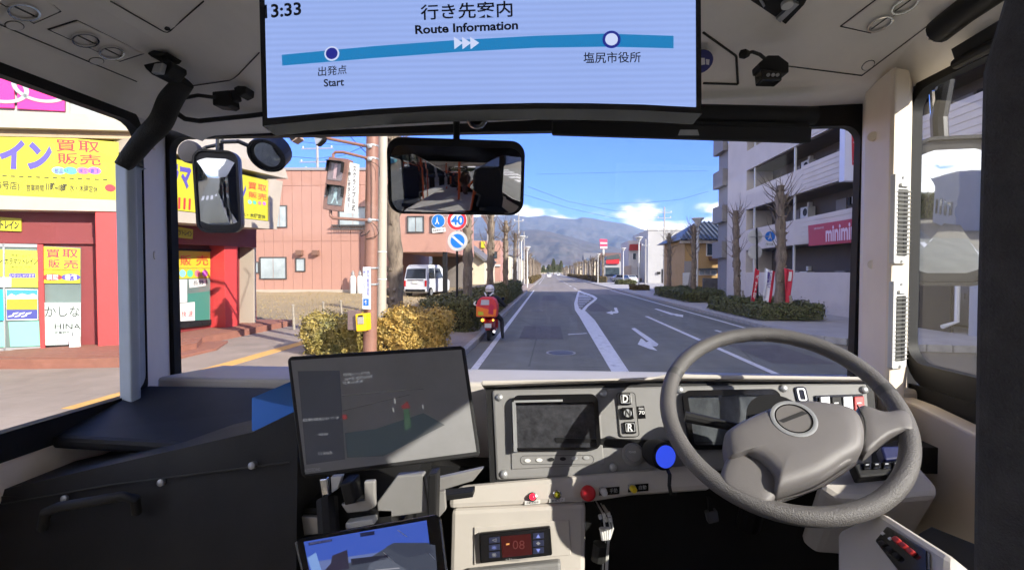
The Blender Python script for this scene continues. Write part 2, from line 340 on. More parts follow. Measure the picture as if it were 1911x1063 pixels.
gpoly('turn_arrow', [(1131, 583), (1142, 579.8), (1142.6, 581.4), (1148, 580.4), (1145.5, 574), (1151, 573.6), (1154.5, 582.2), (1152, 584), (1143.5, 584.4), (1144, 587)])
gpoly('straight_arrow', [(1221, 576), (1225, 575.4), (1256, 584.6), (1275, 587.2), (1274.6, 591.4), (1253, 587.3)])
gpoly('worn_mark', [(1060, 623), (1095, 621), (1095, 622), (1060, 624.4)])
gpoly('lane_dash', [(1332, 616), (1338, 615.6), (1358, 621), (1352, 622)])
# crossings behind the bus, seen in the side mirrors
for k in range(11): strip('crossing_bar', -5.6 + k*1.25, -4.9 + k*1.25, -19.5, -16.5)
for k in range(14): strip('crossing_bar', -9.6, -6.6, -14.5 + k*1.3, -13.8 + k*1.3)
for k in range(14): strip('crossing_bar', 9.4, 12.4, -14.5 + k*1.3, -13.8 + k*1.3)
# repair patches and covers
for x0_, x1_, y0_, y1_ in ((-.9, .5, 15.2, 18.8), (2.3, 3.4, 26, 33), (5.2, 6.6, 11.5, 14.4), (-.4, .7, 36, 44)): strip('repair_patch', x0_, x1_, y0_, y1_, .005, m_patch)
for x, y, r_ in ((.35, 12.6, .33), (5.9, 24, .33), (-.6, 26.5, .3)):
    c_ = MB().lathe((x, y, .003), (0, 0, 1), [(r_, 0), (r_, .006), (r_*.93, .008), (.001, .008)], 28).build('manhole_cover', mat('cast_iron', (.07, .068, .066), .6, noise=.2, nscale=30, bump=.8, bscale=60), road)
    MB().ring([(x + (r_ + .06)*cos(a), y + (r_ + .06)*sin(a), .0045) for a in np.linspace(0, 2*pi, 29)[:-1]], [(x + r_*cos(a), y + r_*sin(a), .0045) for a in np.linspace(0, 2*pi, 29)[:-1]], (0, 0, .002)).build('cover_rim', m_kerb, road)
for y in (14.5, 28, 41): MB().bx(-2.03, -1.72, y, y + .5, .003, .009).build('drain_grate', MATS['cast_iron'], road)
# left pavement with kerb stones
PAVE_Z = .14
lp = [(-2.2, 700), (-2.2, 11), (-2.85, 8.5), (-4.3, 6.5), (-6.5, 5.2), (-60, 5.2), (-60, 17.6), (-4.9, 17.6), (-4.9, 700)]
struct(MB().prism([(x, y, -.05) for x, y in lp], (0, 0, PAVE_Z + .05)).build('pavement_left', m_pave))
rp = [(8.15, 700), (8.15, 17), (8.6, 15.5), (9.6, 14), (60, 13.4), (60, 58), (22, 58), (22, 700)]
pr = struct(MB().prism([(x, y, -.05) for x, y in rp], (0, 0, PAVE_Z + .05 - .03)).build('pavement_right', mat('pavement_grey', (.34, .325, .315), .88, noise=.1, nscale=1.1, bump=.3, bscale=80)))
struct(MB().prism([(-60, 76, -.05), (-2.2, 76, -.05), (-2.2, 84, -.05), (-60, 84, -.05)], (0,0,.2)).build('pavement_far_left', m_pave))
kerb_mesh = MB().bx(-.075, .075, -.295, .295, -.05, .155).build('kerb_stone', m_kerb, bevel=.012); kerb_mesh.hide_render = False
pl = bpy.data.objects['pavement_left']; kerb_mesh.parent = pl
def kerb_run(path, parent, first=None, step=.6):
    path = [V((*p, 0)) for p in path]; segs = []
    for a, b in zip(path, path[1:]):
        n = max(1, round((b - a).length / step)); d = (b - a) / n
        for i in range(n): segs.append((a + d * (i + .5), atan2(d.y, d.x) - pi/2))
    for i, (p, r) in enumerate(segs):
        o = kerb_mesh if first and i == 0 else kerb_mesh.copy()
        if o is not kerb_mesh: COL.objects.link(o)
        o.parent = parent; o.location = p; o.rotation_euler = (0, 0, r)
kerb_run([(-2.12, 50), (-2.12, 11), (-2.78, 8.4), (-4.25, 6.35), (-6.5, 5.1), (-10, 5.1)], pl, True)
kerb_run([(8.07, 52), (8.07, 17), (8.5, 15.4), (9.6, 13.9), (14, 13.5)], pr)
struct(MB().bx(-2.2, -2.05, 76, 420, -.05, .155).bx(8.0, 8.15, 90, 420, -.05, .155).build('far_kerb', m_kerb))
for k in range(13):     # tactile paving slabs
    y = 6.4 + k*.86
    MB().bx(-6.98, -6.62, y, y + .84, PAVE_Z, PAVE_Z + .006).build('tactile_slab', m_tact, pl)
# vacant lot behind, rising gently
def lot_z(x, y): return .13 + min(max((y - 17.6) * .058, 0), .85) + .03 * sin(x*1.3 + y*.7) * min(1, max(0, (y-18)/4))
gx = np.linspace(-60, -4.9, 70); gy = np.linspace(17.6, 58, 48)
vv = [(x, y, lot_z(x, y)) for y in gy for x in gx]; nx = len(gx)
lot = struct(MB().add(vv, [(j*nx+i, j*nx+i+1, (j+1)*nx+i+1, (j+1)*nx+i) for j in range(len(gy)-1) for i in range(nx-1)]).build('vacant_lot', m_drygrass, smooth=180, recalc=False))
# grass tufts on the lot
def tufts(n):
    P = []; Fc = []
    for _ in range(n):
        x = random.uniform(-17, -5.2); y = random.uniform(17.8, 29.5); z = lot_z(x, y)
        for b in range(4):
            a = random.uniform(0, 2*pi); h = random.uniform(.03, .11); dx, dy = cos(a)*.012, sin(a)*.012; lx, ly = random.uniform(-.05, .05), random.uniform(-.05, .05)
            o = len(P); P += [(x-dx, y-dy, z-.01), (x+dx, y+dy, z-.01), (x+lx, y+ly, z+h)]; Fc.append((o, o+1, o+2))
    return MB().add(P, Fc)
g = stuff(tufts(1800).build('dry_grass', mat('straw_grass', (.36, .28, .15), .9, noise=.3, nscale=3), recalc=False)); tag(g, 'dry straw-coloured grass on the vacant lot before the pink building', 'grass')
# posts in the lot
for i, (px, py0, py1, lab) in enumerate(((549, 570, 606, 'short grey stake standing alone in the dry vacant lot'), (605, 565, 590, 'short pale post behind the left hedge, left of two'), (638, 562, 588, 'short pale post behind the left hedge, right of two'))):
    b = PZ(px, py1, .3); y = b.y
    t = PY(px, py0, y)
    o = MB().tube([(b.x, y, lot_z(b.x, y) - .1), (t.x - .05, y, t.z)], [.045, .04], 8).lathe((t.x - .05, y, t.z - .02), (0, 0, 1), [(.06, 0), (.06, .05), (.02, .07)], 8).build('lot_post', mat('weathered_post', (.30, .27, .22), .85, noise=.2, nscale=12)); tag(o, lab, 'post', 'posts in the vacant lot')

# ================================================================== SHOP ON THE LEFT CORNER
m_red = mat('red_shop_paint', (.55, .05, .05), .55, noise=.05, nscale=3)
m_maroon = mat('maroon_fascia', (.20, .028, .03), .6, noise=.08, nscale=3)
m_yel = mat('yellow_sign', (.50, .47, .025), .5, noise=.03, nscale=3)
m_cream = mat('cream_fascia', (.44, .385, .315), .6, noise=.06, nscale=2)
m_tan = mat('tan_stripe', (.42, .31, .2), .7, noise=.06, nscale=3)
m_purp = mat('purple_letter', (.10, .075, .36), .5)
m_redl = mat('red_letter', (.70, .03, .04), .5)
m_blkl = mat('black_letter', (.012, .012, .014), .5)
m_whl = mat('white_letter', (.66, .66, .66), .5)
m_gp = mat('grey_upper_panel', (.34, .37, .38), .5, noise=.06, nscale=2)
m_pink = mat('magenta_sign', (.83, .02, .26), .45)
m_brick = mat('platform_tile', (.26, .11, .075), .8, noise=.15, nscale=5)
m_grout = mat('tile_grout', (.22, .12, .09), .9)
m_alu = mat('aluminium', (.55, .56, .56), .35, metal=.7)
FL = Fr((-11.55, 10.2, 0), (.8, .6, 0), (0, 0, 1))
FLw = Fr(FL.O - FL.n*.3, FL.u, FL.v)
FRs = Fr((-9.28, 12, 0), (0, 1, 0), (0, 0, 1))
FRw = Fr((-10.7, 12, 0), (0, 1, 0), (0, 0, 1))
shop = thing('corner_shop', 'red and cream corner shop with yellow sign band beyond the left windows', 'shop', (-12, 13, .14))
def part(fr, name, px, d0, d1, m, parent, bevel=0): mb = MB(); fr.slab(mb, px, d0, d1); return mb.build(name, m, parent, bevel=bevel)
# walls of the corner block
w = part(FLw, 'wall', [(-500, 60), (262, 60), (262, 640), (-500, 780)], -4, 0, m_maroon, shop)
MB().bx(-17, -10.7, 12.9, 17.0, 0, 4.3).build('wall', m_maroon, shop)
MB().bx(-17, -9.9, 12.2, 17.05, 4.55, 9).build('upper_wall', mat('beige_grey_wall', (.40, .37, .33), .7, noise=.06, nscale=2), shop)
# left facade
up = part(FL, 'upper_panel', [(-500, -100), (262, 80), (262, 230), (-500, 190)], -.35, -.02, m_gp, shop)
for px in ([(-60, 120), (28, 148), (28, 203), (-60, 200)], [(34, 150), (122, 178), (122, 209), (34, 204)]):
    p = part(FL, 'magenta_panel', px, 0, .06, m_pink, shop)
for cxp, cyp in ((0, 165), (78, 165)):
    mb = MB(); c = FL.uv(cxp, cyp)
    mb.ring([FL.w(c[0] + .48*cos(a), c[1] + .34*sin(a), .065) for a in np.linspace(0, 2*pi, 28)[:-1]], [FL.w(c[0] + .40*cos(a), c[1] + .27*sin(a), .065) for a in np.linspace(0, 2*pi, 28)[:-1]], FL.n*.01)
    mb.build('round_emblem', m_gp, shop)
part(FL, 'panel_joint', [(124, 178), (131, 180), (131, 214), (124, 213)], 0, .05, m_cream, shop)
part(FL, 'cornice', [(-500, 196), (262, 222), (262, 250), (-500, 232)], -.1, .30, m_cream, shop)
part(FL, 'cornice_stripe', [(-500, 226), (262, 240), (262, 262), (-500, 246)], -.1, .12, m_tan, shop)
sgn = part(FL, 'sign_band', [(-500, 234), (0, 249), (222, 267), (222, 374), (0, 365), (-500, 352)], -.3, .10, m_yel, shop)
part(FL, 'lower_cornice', [(-500, 353), (0, 366), (222, 375), (222, 396), (0, 392), (-500, 382)], -.3, .16, m_cream, shop)
letter(FL, 'レイン', ((-42, 262), (100, 264), (98, 319), (-44, 315)), m_purp, sgn, .105, .055)
for t, q in (('買', ((105, 262), (144, 264), (144, 285), (107, 284))), ('取', ((147, 264), (187, 266), (187, 287), (148, 285))), ('販', ((109, 287), (147, 288), (147, 309), (110, 307))), ('売', ((150, 289), (190, 291), (190, 311), (150, 309)))):
    letter(FL, t, q, m_redl, sgn, .105, .008)
for i, (cxp, c, t) in enumerate(((112, (.25, .5, .8), '部品'), (134, (.1, .65, .35), 'きっぷ'), (157, (.8, .2, .25), '模型'), (178, (.6, .15, .6), '書籍'))):
    mb = MB(); cc = FL.uv(cxp, 320); FL.disc(mb, cc, .12, .1, .106, 20, .085); ov = mb.build('oval', mat('oval%d' % i, c, .5), sgn)
    letter(FL, t, (cxp - 8, 316, cxp + 8, 325), m_purp, sgn, .108, .02)
for k in range(14):
    x = -8 + k*15.5; part(FL, 'dash', [(x, 328.5 + x*.037), (x + 8, 328.8 + x*.037), (x + 8, 330.6 + x*.037), (x, 330.3 + x*.037)], .1, .104, m_blkl, sgn)
letter(FL, '5号店)', ((0, 338), (39, 341), (39, 358), (0, 356)), m_blkl, sgn, .105, .008)
letter(FL, '営業時間', ((52, 345), (84, 346), (84, 358), (52, 358)), m_blkl, sgn, .105, .008)
letter(FL, '11時~18時', ((88, 341), (128, 344), (128, 360), (88, 357)), m_blkl, sgn, .105, .04)
letter(FL, '水・木曜定休', ((132, 344), (184, 349), (184, 361), (132, 359)), m_blkl, sgn, .105, .008)
mb = MB(); FL.disc(mb, FL.uv(207, 352), .1, .1, .106, 16, .09); mb.build('phone_mark', m_redl, sgn)
p = part(FLw, 'name_plate', [(-60, 401), (41, 408), (41, 432), (-60, 428)], 0, .05, m_yel, shop); letter(FLw, 'トレイン', ((2, 411), (37, 413), (36, 428), (2, 427)), m_blkl, p, .055, .04)
part(FLw, 'lintel', [(-300, 436), (262, 445), (262, 456), (-300, 452)], 0, .1, m_maroon, shop)
# glazed front with posters
gl = part(FLw, 'glazed_door', [(-300, 452), (76, 458), (79, 655), (-300, 690)], .02, .05, mat('shop_glass', (.16, .21, .20), .08, spec=.8, noise=.2, nscale=1), shop)
gr = part(FLw, 'shop_window', [(82, 459), (152, 462), (152, 652), (86, 655)], .02, .05, MATS['shop_glass'], shop)
part(FLw, 'door_post', [(72.5, 456), (83, 457), (87, 655), (79, 656)], 0, .14, m_red, shop)
part(FLw, 'door_rail', [(7, 452), (11, 452), (13, 660), (9, 661)], .05, .09, m_alu, gl)
part(FLw, 'door_rail', [(-150, 655), (78, 645), (78, 653), (-150, 672)], .05, .09, m_alu, gl)
part(FLw, 'door_rail', [(-150, 452), (74, 456), (74, 462), (-150, 458)], .05, .09, m_alu, gl)
part(FLw, 'rail', [(85, 643), (152, 641), (152, 652), (86, 655)], .05, .08, m_dark, gr)
m_ygr = mat('poster_yellow_green', (.62, .66, .06), .5)
def poster(name, px, m, par, d=.095): return part(FLw, name, px, .05, d, m, par)
q = poster('poster', [(12, 466), (73, 468), (73, 536), (13, 535)], m_ygr, gl); letter(FLw, 'カラマツトレイン', ((12, 482), (72, 482), (72, 494), (12, 493)), m_blkl, q, .098, .03)
letter(FLw, '鉄道ショップ', ((24, 474), (60, 475), (60, 480), (24, 479)), m_blkl, q, .098); letter(FLw, '塩尻店 公認', ((22, 496), (62, 496), (62, 500), (22, 500)), m_blkl, q, .098)
letter(FLw, '0263-53-6111', ((17, 501), (68, 501), (68, 507), (17, 507)), m_redl, q, .098); part(FLw, 'blue_strip', [(20, 510), (68, 510), (68, 518), (20, 518)], .095, .098, m_purp, q)
letter(FLw, 'いらっしゃいませ', ((22, 511), (66, 511), (66, 517), (22, 517)), m_whl, q, .1)
q = poster('poster', [(-60, 464), (8, 466), (8, 515), (-60, 514)], m_ygr, gl); letter(FLw, 'レイン', ((-30, 482), (8, 482), (8, 492), (-30, 492)), m_blkl, q, .098, .03)
poster('notice', [(-60, 516), (24, 517), (24, 535), (-60, 536)], m_white, gl, .11)
q = poster('train_poster', [(13, 538), (73, 540), (73, 596), (15, 597)], m_whl, gl)
part(FLw, 'sky_field', [(15, 540), (72, 541), (72, 560), (15, 560)], .095, .098, mat('poster_blue', (.05, .3, .45), .5), q)
part(FLw, 'snow_ridge', [(16, 553), (24, 547), (32, 551), (44, 547), (55, 550), (64, 547), (72, 551), (72, 557), (16, 558)], .098, .100, m_whl, q)
part(FLw, 'meadow_field', [(15, 558), (72, 557), (72, 577), (15, 577)], .0975, .101, mat('poster_olive', (.35, .33, .03), .5), q)
part(FLw, 'lower_field', [(15, 577), (72, 577), (72, 594), (16, 595)], .095, .098, mat('poster_navy', (.06, .07, .3), .5), q)
for k in range(2):
    for j in range(3): part(FLw, 'white_bar', [(28 + j*12 - k*8, 583 + k*5), (38 + j*12 - k*8, 581.5 + k*5), (35 + j*12 - k*8, 584.5 + k*5), (25 + j*12 - k*8, 586 + k*5)], .098, .1005, m_whl, q)
poster('poster', [(-60, 538), (8, 540), (10, 597), (-60, 600)], mat('poster_cyan', (.02, .4, .75), .5), gl)
poster('mint_panel', [(18, 600), (75, 598), (77, 644), (22, 646)], mat('mint_panel', (.22, .55, .42), .6), gl)
poster('mint_panel', [(-60, 602), (9, 600), (12, 646), (-60, 650)], MATS['mint_panel'], gl)
q = poster('sale_poster', [(83.5, 460), (151, 464), (151, 504), (84, 502)], mat('poster_ochre', (.62, .46, .03), .5), gr)
for t, b in (('買', (88, 465, 114, 481)), ('取', (118, 465, 147, 481)), ('販', (92, 484, 114, 500)), ('売', (120, 485, 148, 501))): letter(FLw, t, b, mat('magenta_letter', (.5, .02, .08), .5), q, .1, .006)
q = poster('sale_strip', [(84, 503), (151, 505), (151, 528), (84, 528)], m_yel, gr)
for cxp, t, c in ((100, '模型', m_redl), (134, '書籍', m_purp)):
    mb = MB(); FLw.disc(mb, FLw.uv(cxp, 517), .17, .095, .1, 20, .08); mb.build('oval', c, q); letter(FLw, t, (cxp-11, 512, cxp+11, 522), m_whl, q, .103, .02)
q = poster('notice', [(84, 564), (152, 564), (152, 641), (86, 643)], mat('pale_notice', (.50, .58, .55), .6), gr)
letter(FLw, 'かしな', ((86, 571), (150, 571), (150, 590), (86, 590)), m_blkl, q, .1); letter(FLw, 'HINA', ((104, 603), (152, 603), (152, 613), (104, 613)), m_blkl, q, .1); letter(FLw, '安曇野市', ((104, 617), (132, 617), (132, 622), (104, 622)), m_blkl, q, .1)
poster('notice', [(106, 626), (134, 626), (134, 641), (107, 642)], m_whl, gr, .1)
letter(FLw, 'にし', ((109, 629), (128, 629), (128, 635), (109, 635)), m_blkl, gr, .104)
# chamfer pillars
def pillar(fr, px0, px1, pyb, proj, z1, name='pillar', m=m_red):
    f2 = Fr(fr.O + fr.n*proj, fr.u, fr.v); u0 = f2.uv(px0, pyb)[0]; u1 = f2.uv(px1, pyb)[0]
    return MB().prism([fr.w(u0, .3, 0), fr.w(u1, .3, 0), fr.w(u1, .3, proj), fr.w(u0, .3, proj)], (0, 0, z1 - .3)).build(name, m, shop, bevel=.01)
pillar(FLw, 183, 258, 655, .42, 3.55)
# right facade (along the street)
part(FRs, 'upper_cornice', [(300, 257), (525, 316), (530, 334), (300, 283)], -1.2, .15, m_cream, shop)
sg2 = part(FRs, 'sign_band', [(300, 291), (330, 297), (500, 337), (500, 412), (330, 392), (300, 389)], -1.2, 0, m_yel, shop)
part(FRs, 'lower_cornice', [(300, 391), (330, 394), (505, 414), (514, 428), (330, 415), (300, 414)], -1.2, .08, m_cream, shop)
part(FRs, 'cornice_end', [(500.5, 334), (526, 338), (514, 428), (500.5, 413)], -1.2, .04, m_cream, shop)
letter(FRs, 'ラマ', ((313, 303), (357, 311), (356, 354), (313, 348)), m_purp, sg2, .006, .055)
letter(FRs, 'ツトレイ', ((364, 314), (440, 330), (440, 366), (364, 356)), m_purp, sg2, .006, .055)
letter(FRs, 'ン', ((445, 338), (460, 341), (457, 377), (445, 375)), m_purp, sg2, .006, .055)
letter(FRs, '53-6111', ((290, 362), (356, 370), (355, 392), (290, 386)), m_redl, sg2, .006, .05)
for t, q in (('買', ((463, 339), (479, 342), (478, 354), (463, 352))), ('取', ((481, 343), (497, 346), (497, 358), (481, 355))), ('販', ((464, 357), (479, 359), (479, 370), (464, 368))), ('売', ((481, 360), (497, 362), (497, 374), (481, 372)))): letter(FRs, t, q, m_redl, sg2, .006, .006)
letter(FRs, '営業時間 11時~18時 水・木曜定休', ((366, 384), (495, 401), (495, 409), (366, 394)), m_blkl, sg2, .006, .015)
for i, x in enumerate((466, 475, 484.5, 493)):
    mb = MB(); FRs.disc(mb, FRs.uv(x, 377 + i*.9), .09, 0, .005, 16, .06); mb.build('oval', MATS['oval%d' % i], sg2)
part(FRw, 'fascia', [(250, 392), (452, 425), (452, 462), (250, 452)], .35, .52, m_maroon, shop)
FRp = Fr(FRw.O + FRw.n*.53, FRw.u, FRw.v)
q = part(FRp, 'name_plate', [(306, 419), (358, 428), (357, 446), (306, 440)], 0, .04, m_yel, shop); letter(FRp, 'カラマツトレイン', ((315, 425), (356, 431), (355, 442), (315, 437)), m_blkl, q, .045, .04)
pillar(FRw, 421, 446, 607, .5, 3.75)
part(FRw, 'corner_trim', [(447, 440), (452, 441), (452, 605), (447, 606)], -.2, .51, m_cream, shop)
gd = part(FRw, 'glazed_door', [(240, 462), (389, 468), (389, 606), (240, 622)], .02, .06, MATS['shop_glass'], shop)
part(FRw, 'door_frame', [(240, 604), (389, 596), (389, 606), (240, 622)], .06, .1, m_dark, gd); part(FRw, 'door_frame', [(319, 464), (327, 465), (327, 612), (319, 613)], .06, .11, m_dark, gd); part(FRw, 'door_frame', [(240, 462), (389, 465), (389, 469), (240, 466)], .06, .1, m_dark, gd)
part(FRw, 'poster', [(300, 468), (317, 469), (317, 526), (300, 526)], .06, .075, m_ygr, gd)
q = part(FRw, 'sale_poster', [(328, 467), (388, 470), (388, 500), (328, 500)], .06, .075, MATS['poster_ochre'], gd)
letter(FRw, '販', (332, 476, 352, 495), m_redl, q, .08, .006); letter(FRw, '売', (361, 476, 384, 495), m_redl, q, .08, .006)
q = part(FRw, 'sale_strip', [(328, 501), (388, 501), (388, 518), (328, 520)], .06, .075, m_yel, gd)
for i, x in enumerate((336, 350, 364, 378)):
    mb = MB(); FRw.disc(mb, FRw.uv(x, 510), .12, .075, .08, 16, .11); mb.build('oval', MATS['oval%d' % i], q)
part(FRw, 'notice', [(330, 521), (345, 521), (345, 563), (331, 565)], .06, .07, m_white, gd); part(FRw, 'notice', [(349, 521), (380, 520), (380, 533), (350, 537)], .06, .07, m_white, gd)
letter(FRw, '長野', ((356, 524), (376, 522), (376, 531), (356, 533)), m_blkl, gd, .073)
part(FRw, 'green_board', [(346, 548), (387, 543), (387, 600), (360, 604), (347, 562)], .06, .068, mat('green_board', (.05, .2, .16), .6), gd)
part(FRw, 'notice', [(330, 566), (359, 563), (359, 604), (331, 609)], .068, .078, m_white, gd); letter(FRw, '快 速', ((334, 581), (355, 579), (355, 590), (334, 592)), m_redl, gd, .082)
mb = MB(); FRw.slab(mb, [(411, 569), (417, 569), (417, 578), (411, 578)], .1, .16); mb.build('wall_socket', m_white, shop)
# tiled platform and step
PLAT = [(-16, 8.6), (-10.4, 9.0), (-8.75, 9.3), (-8.75, 11.4), (-9.35, 12.4), (-9.4, 17.3), (-16, 17.3)]
plat = MB().prism([(x, y, 0) for x, y in PLAT], (0, 0, .335)).build('platform', m_brick, shop)
tile = MB().bx(-.145, .145, -.145, .145, 0, .012).build('platform_tile', m_brick, plat); n_t = 0
for i in range(26):
    for j in range(32):
        x = -8.92 - i*.3; y = 17.1 - j*.3
        if n_t < 298 and x > -11.25 - max(0, 12.6 - y)*.35 and all(inside(x + dx, y + dy, PLAT) for dx in (-.15, .15) for dy in (-.15, .15)):
            o = tile if n_t == 0 else tile.copy()
            if n_t: COL.objects.link(o); o.parent = plat
            o.location = V((x, y, .336 + .002*random.random())); n_t += 1
MB().prism([(-9.36, 12.6, .1), (-9.33, 12.3, .1), (-8.74, 11.35, .1), (-8.74, 10.2, .1), (-8.3, 10.2, .1), (-8.3, 11.5, .1), (-8.9, 12.8, .1)], (0, 0, .10)).build('step', m_brick, shop, bevel=.01)
# small shovel leaning by the window
sv = thing('dustpan_shovel', 'white dustpan shovel leaning by the shop window under the notice', 'shovel', FLw.w(*FLw.uv(140, 650), .3))
f3 = Fr(FLw.O + FLw.n*.3, FLw.u, FLw.v)
mb = MB(); f3.slab(mb, [(131, 627), (150, 627), (152, 653), (129, 654)], 0, .05); mb.build('pan', m_white, sv, bevel=.008); mb = MB(); f3.slab(mb, [(138, 612), (141, 612), (142, 628), (137, 628)], 0, .03); mb.build('handle', m_white, sv)

# ================================================================== PINK BUILDING
m_sal = mat('salmon_panel', (.43, .235, .185), .65, noise=.05, nscale=.8)
m_sal_d = mat('salmon_joint', (.36, .195, .15), .8)
FP = Fr((0, 30, 0), (1, 0, 0), (0, 0, 1))
pb = thing('pink_building', 'salmon pink panelled building behind the pedestrian signal', 'building', (-12, 30, .9))
ux0 = -21.0; ux1 = FP.uv(728, 400)[0]; zt = FP.uv(600, 316)[1]; zb = FP.uv(600, 545)[1]
wl = MB().bx(ux0, ux1, 30.02, 40, zb - .9, zt - .05).build('wall', m_sal_d, pb)
pw = .64; rows = [FP.uv(600, y)[1] for y in (545, 470, 450, 392, 348, 316)]; rows = [rows[0], FP.uv(600, 450)[1], FP.uv(600, 346)[1], zt]
pm = None
ncol = int((ux1 - ux0) / pw)
for r in range(3):
    base = None
    for c in range(ncol):
        h = rows[r+1] - rows[r] - .02
        if base is None:
            base = MB().bx(0, pw - .02, -.03, .015, 0, h).build('wall_panel', m_sal, pb); o = base
        else: o = base.copy(); COL.objects.link(o); o.parent = pb
        o.location = V((ux1 - (c+1)*pw, 30, rows[r] + .01)) - pb.location
part(FP, 'parapet', [(400, 313), (729, 313), (729, 318), (400, 318)], -.1, .1, mat('grey_coping', (.3, .3, .32), .6), pb)
part(FP, 'foundation', [(400, 546), (690, 546), (690, 553), (400, 553)], -.1, .05, mat('grey_foundation', (.28, .26, .25), .85, noise=.15), pb)
part(FP, 'ledge', [(400, 540), (690, 540), (690, 545), (400, 545)], 0, .18, m_cream, pb)
def window(fr, x0, y0, x1, y1, par, m=m_win, fw=.06, d=.02, mull=1, fm=None):
    r = fr.rc(x0, y0, x1, y1); fm = fm or m_alu_d
    mb = MB(); fr.rring(mb, (r[0]-fw, r[1]-fw, r[2]+fw, r[3]+fw), .001, r, .001, d, d + .07, 1); f = mb.build('window', fm, par)
    n = mull + 1
    for i in range(n):
        a = r[0] + (r[2]-r[0])*i/n; b = r[0] + (r[2]-r[0])*(i+1)/n; g = .02 if n > 1 else 0
        mb = MB(); fr.rbox(mb, (a + g, r[1] + .002, b - g, r[3] - .002), .001, d + .01, d + .03, 1); mb.build('pane', m, f)
    return f
m_alu_d = mat('bronze_frame', (.10, .095, .09), .4, metal=.4)
window(FP, 487, 481, 534, 519, pb, m_winl); window(FP, 456, 490, 483, 508, pb, m_winl); window(FP, 554, 483, 569, 505, pb, m_winl, mull=0); window(FP, 509, 385, 535, 423, pb, m_winl)
window(FP, 634, 388, 684, 421, pb, m_winl)
for x in (562, 592): mb = MB(); FP.slab(mb, [(x-6, 467), (x+5, 467), (x+5, 476), (x-6, 476)], .02, .32); mb.build('vent_hood', mat('vent_brown', (.2, .11, .08), .6), pb)
mb = MB(); FP.slab(mb, [(510, 352), (513, 352), (513, 382), (510, 382)], .02, .08); mb.build('pipe', m_sal_d, pb)
mb = MB()
for k in range(12): x = 634 + k*4.4; FP.slab(mb, [(x, 421), (x+1, 421), (x+1, 428), (x, 428)], .3, .33)
FP.slab(mb, [(622, 420), (690, 420), (690, 422), (622, 422)], .05, .33); FP.slab(mb, [(622, 427), (690, 427), (690, 428.5), (622, 428.5)], .3, .34); mb.build('window_rail', m_alu_d, pb)
# overhanging upper storey on the right with carport below
FP2 = Fr((0, 27.5, 0), (1, 0, 0), (0, 0, 1)); r = FP2.rc(741, 300, 832, 470)
MB().bx(r[0], r[2], 27.5, 38, r[1], r[3]).build('overhang', m_sal, pb)
part(FP2, 'coping', [(740, 306), (833, 306), (833, 311), (740, 311)], -.1, .06, MATS['grey_coping'], pb)
window(FP2, 762, 405, 790, 432, pb, m_winl)
window(FP2, 806, 405, 826, 432, pb, m_win)
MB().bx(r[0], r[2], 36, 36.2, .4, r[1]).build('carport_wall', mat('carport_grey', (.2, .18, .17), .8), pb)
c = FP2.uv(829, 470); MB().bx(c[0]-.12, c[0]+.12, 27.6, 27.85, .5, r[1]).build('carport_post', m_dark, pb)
# gas bottles
for i, x in enumerate((659, 672)):
    t = thing('gas_cylinder', ('grey gas cylinder against the pink wall, left of the pair', 'grey gas cylinder against the pink wall, right of the pair')[i], 'gas cylinder', PY(x, 553, 29.4), 'gas cylinders by the pink wall')
    b = PY(x, 554, 29.4); k = 29.4/900; bz = b.z
    MB().lathe(b, (0, 0, 1), [(.17, 0), (.185, .05), (.185, 1.15), (.14, 1.3), (.05, 1.36)], 16).build('body', m_white, t, smooth=40)
    MB().lathe(b + V((0, 0, 1.36)), (0, 0, 1), [(.1, 0), (.1, .2), (.04, .2), (.04, .3)], 10).build('valve', m_steel, t)
# ================================================================== SIGNAL POLE, SIGNS
m_brpole = mat('brown_pole_paint', (.25, .125, .09), .55, noise=.1, nscale=6)
m_signal = mat('brown_signal_housing', (.22, .12, .095), .5, noise=.08, nscale=8)
YS = 10.6
sp = thing('signal_pole', 'brown steel pole carrying the pedestrian signal, by the yellow hedge', 'pole', PZ(690, 665, .1) * 0 + V((PY(690, 640, YS).x, YS, .14)))
b = PY(690, 640, YS); t = PY(697, 100, YS)
MB().tube([(b.x, YS, .1), (t.x, YS, t.z)], [.150, .13], 18).build('shaft', m_brpole, sp, smooth=40)
F_s = Fr((0, YS, 0), (1, 0, 0), (0, 0, 1))
def tubepx(px, y, r, name, m, par, n=8): return MB().tube([PY(a, c, y + (dy or 0)) for a, c, dy in [(p + (0,))[:3] for p in px]], r, n).build(name, m, par, smooth=40)
tubepx([(545, 247), (600, 256), (695, 275)], YS, .035, 'arm', m_brpole, sp); 
tubepx([(622, 300), (622, 288), (626, 284), (640, 284), (693, 297)], YS - .15, .033, 'arm', m_brpole, sp)
tubepx([(617, 392), (617, 402), (622, 407), (640, 408), (690, 411)], YS - .15, .036, 'arm', m_brpole, sp)
for y in (273, 297, 411):
    p = PY(690, y, YS - .16); MB().lathe(p + V((0, .02, 0)), (0, -1, 0), [(.05, 0), (.05, .04), (.02, .055)], 12).build('clamp', m_steel, sp)
for y in (273, 297, 411, 500, 530):
    p = PY(694, y, YS); MB().lathe(p - V((0, 0, .02)), (0, 0, 1), [(.15, 0), (.155, .005), (.155, .035), (.15, .04)], 18).build('band', m_steel, sp)
tubepx([(694, 415), (703, 424), (707, 436), (700, 442), (683, 446)], YS - .17, .008, 'cable', m_rub, sp); tubepx([(692, 300), (694, 350), (693, 410)], YS - .16, .006, 'cable', m_rub, sp)
tubepx([(688, 300), (700, 305), (708, 312), (709, 330)], YS - .17, .006, 'cable', m_rub, sp)
tubepx([(678, 432), (672, 436), (673, 441), (684, 437), (690, 430)], YS - .18, .009, 'cable', m_rub, sp)
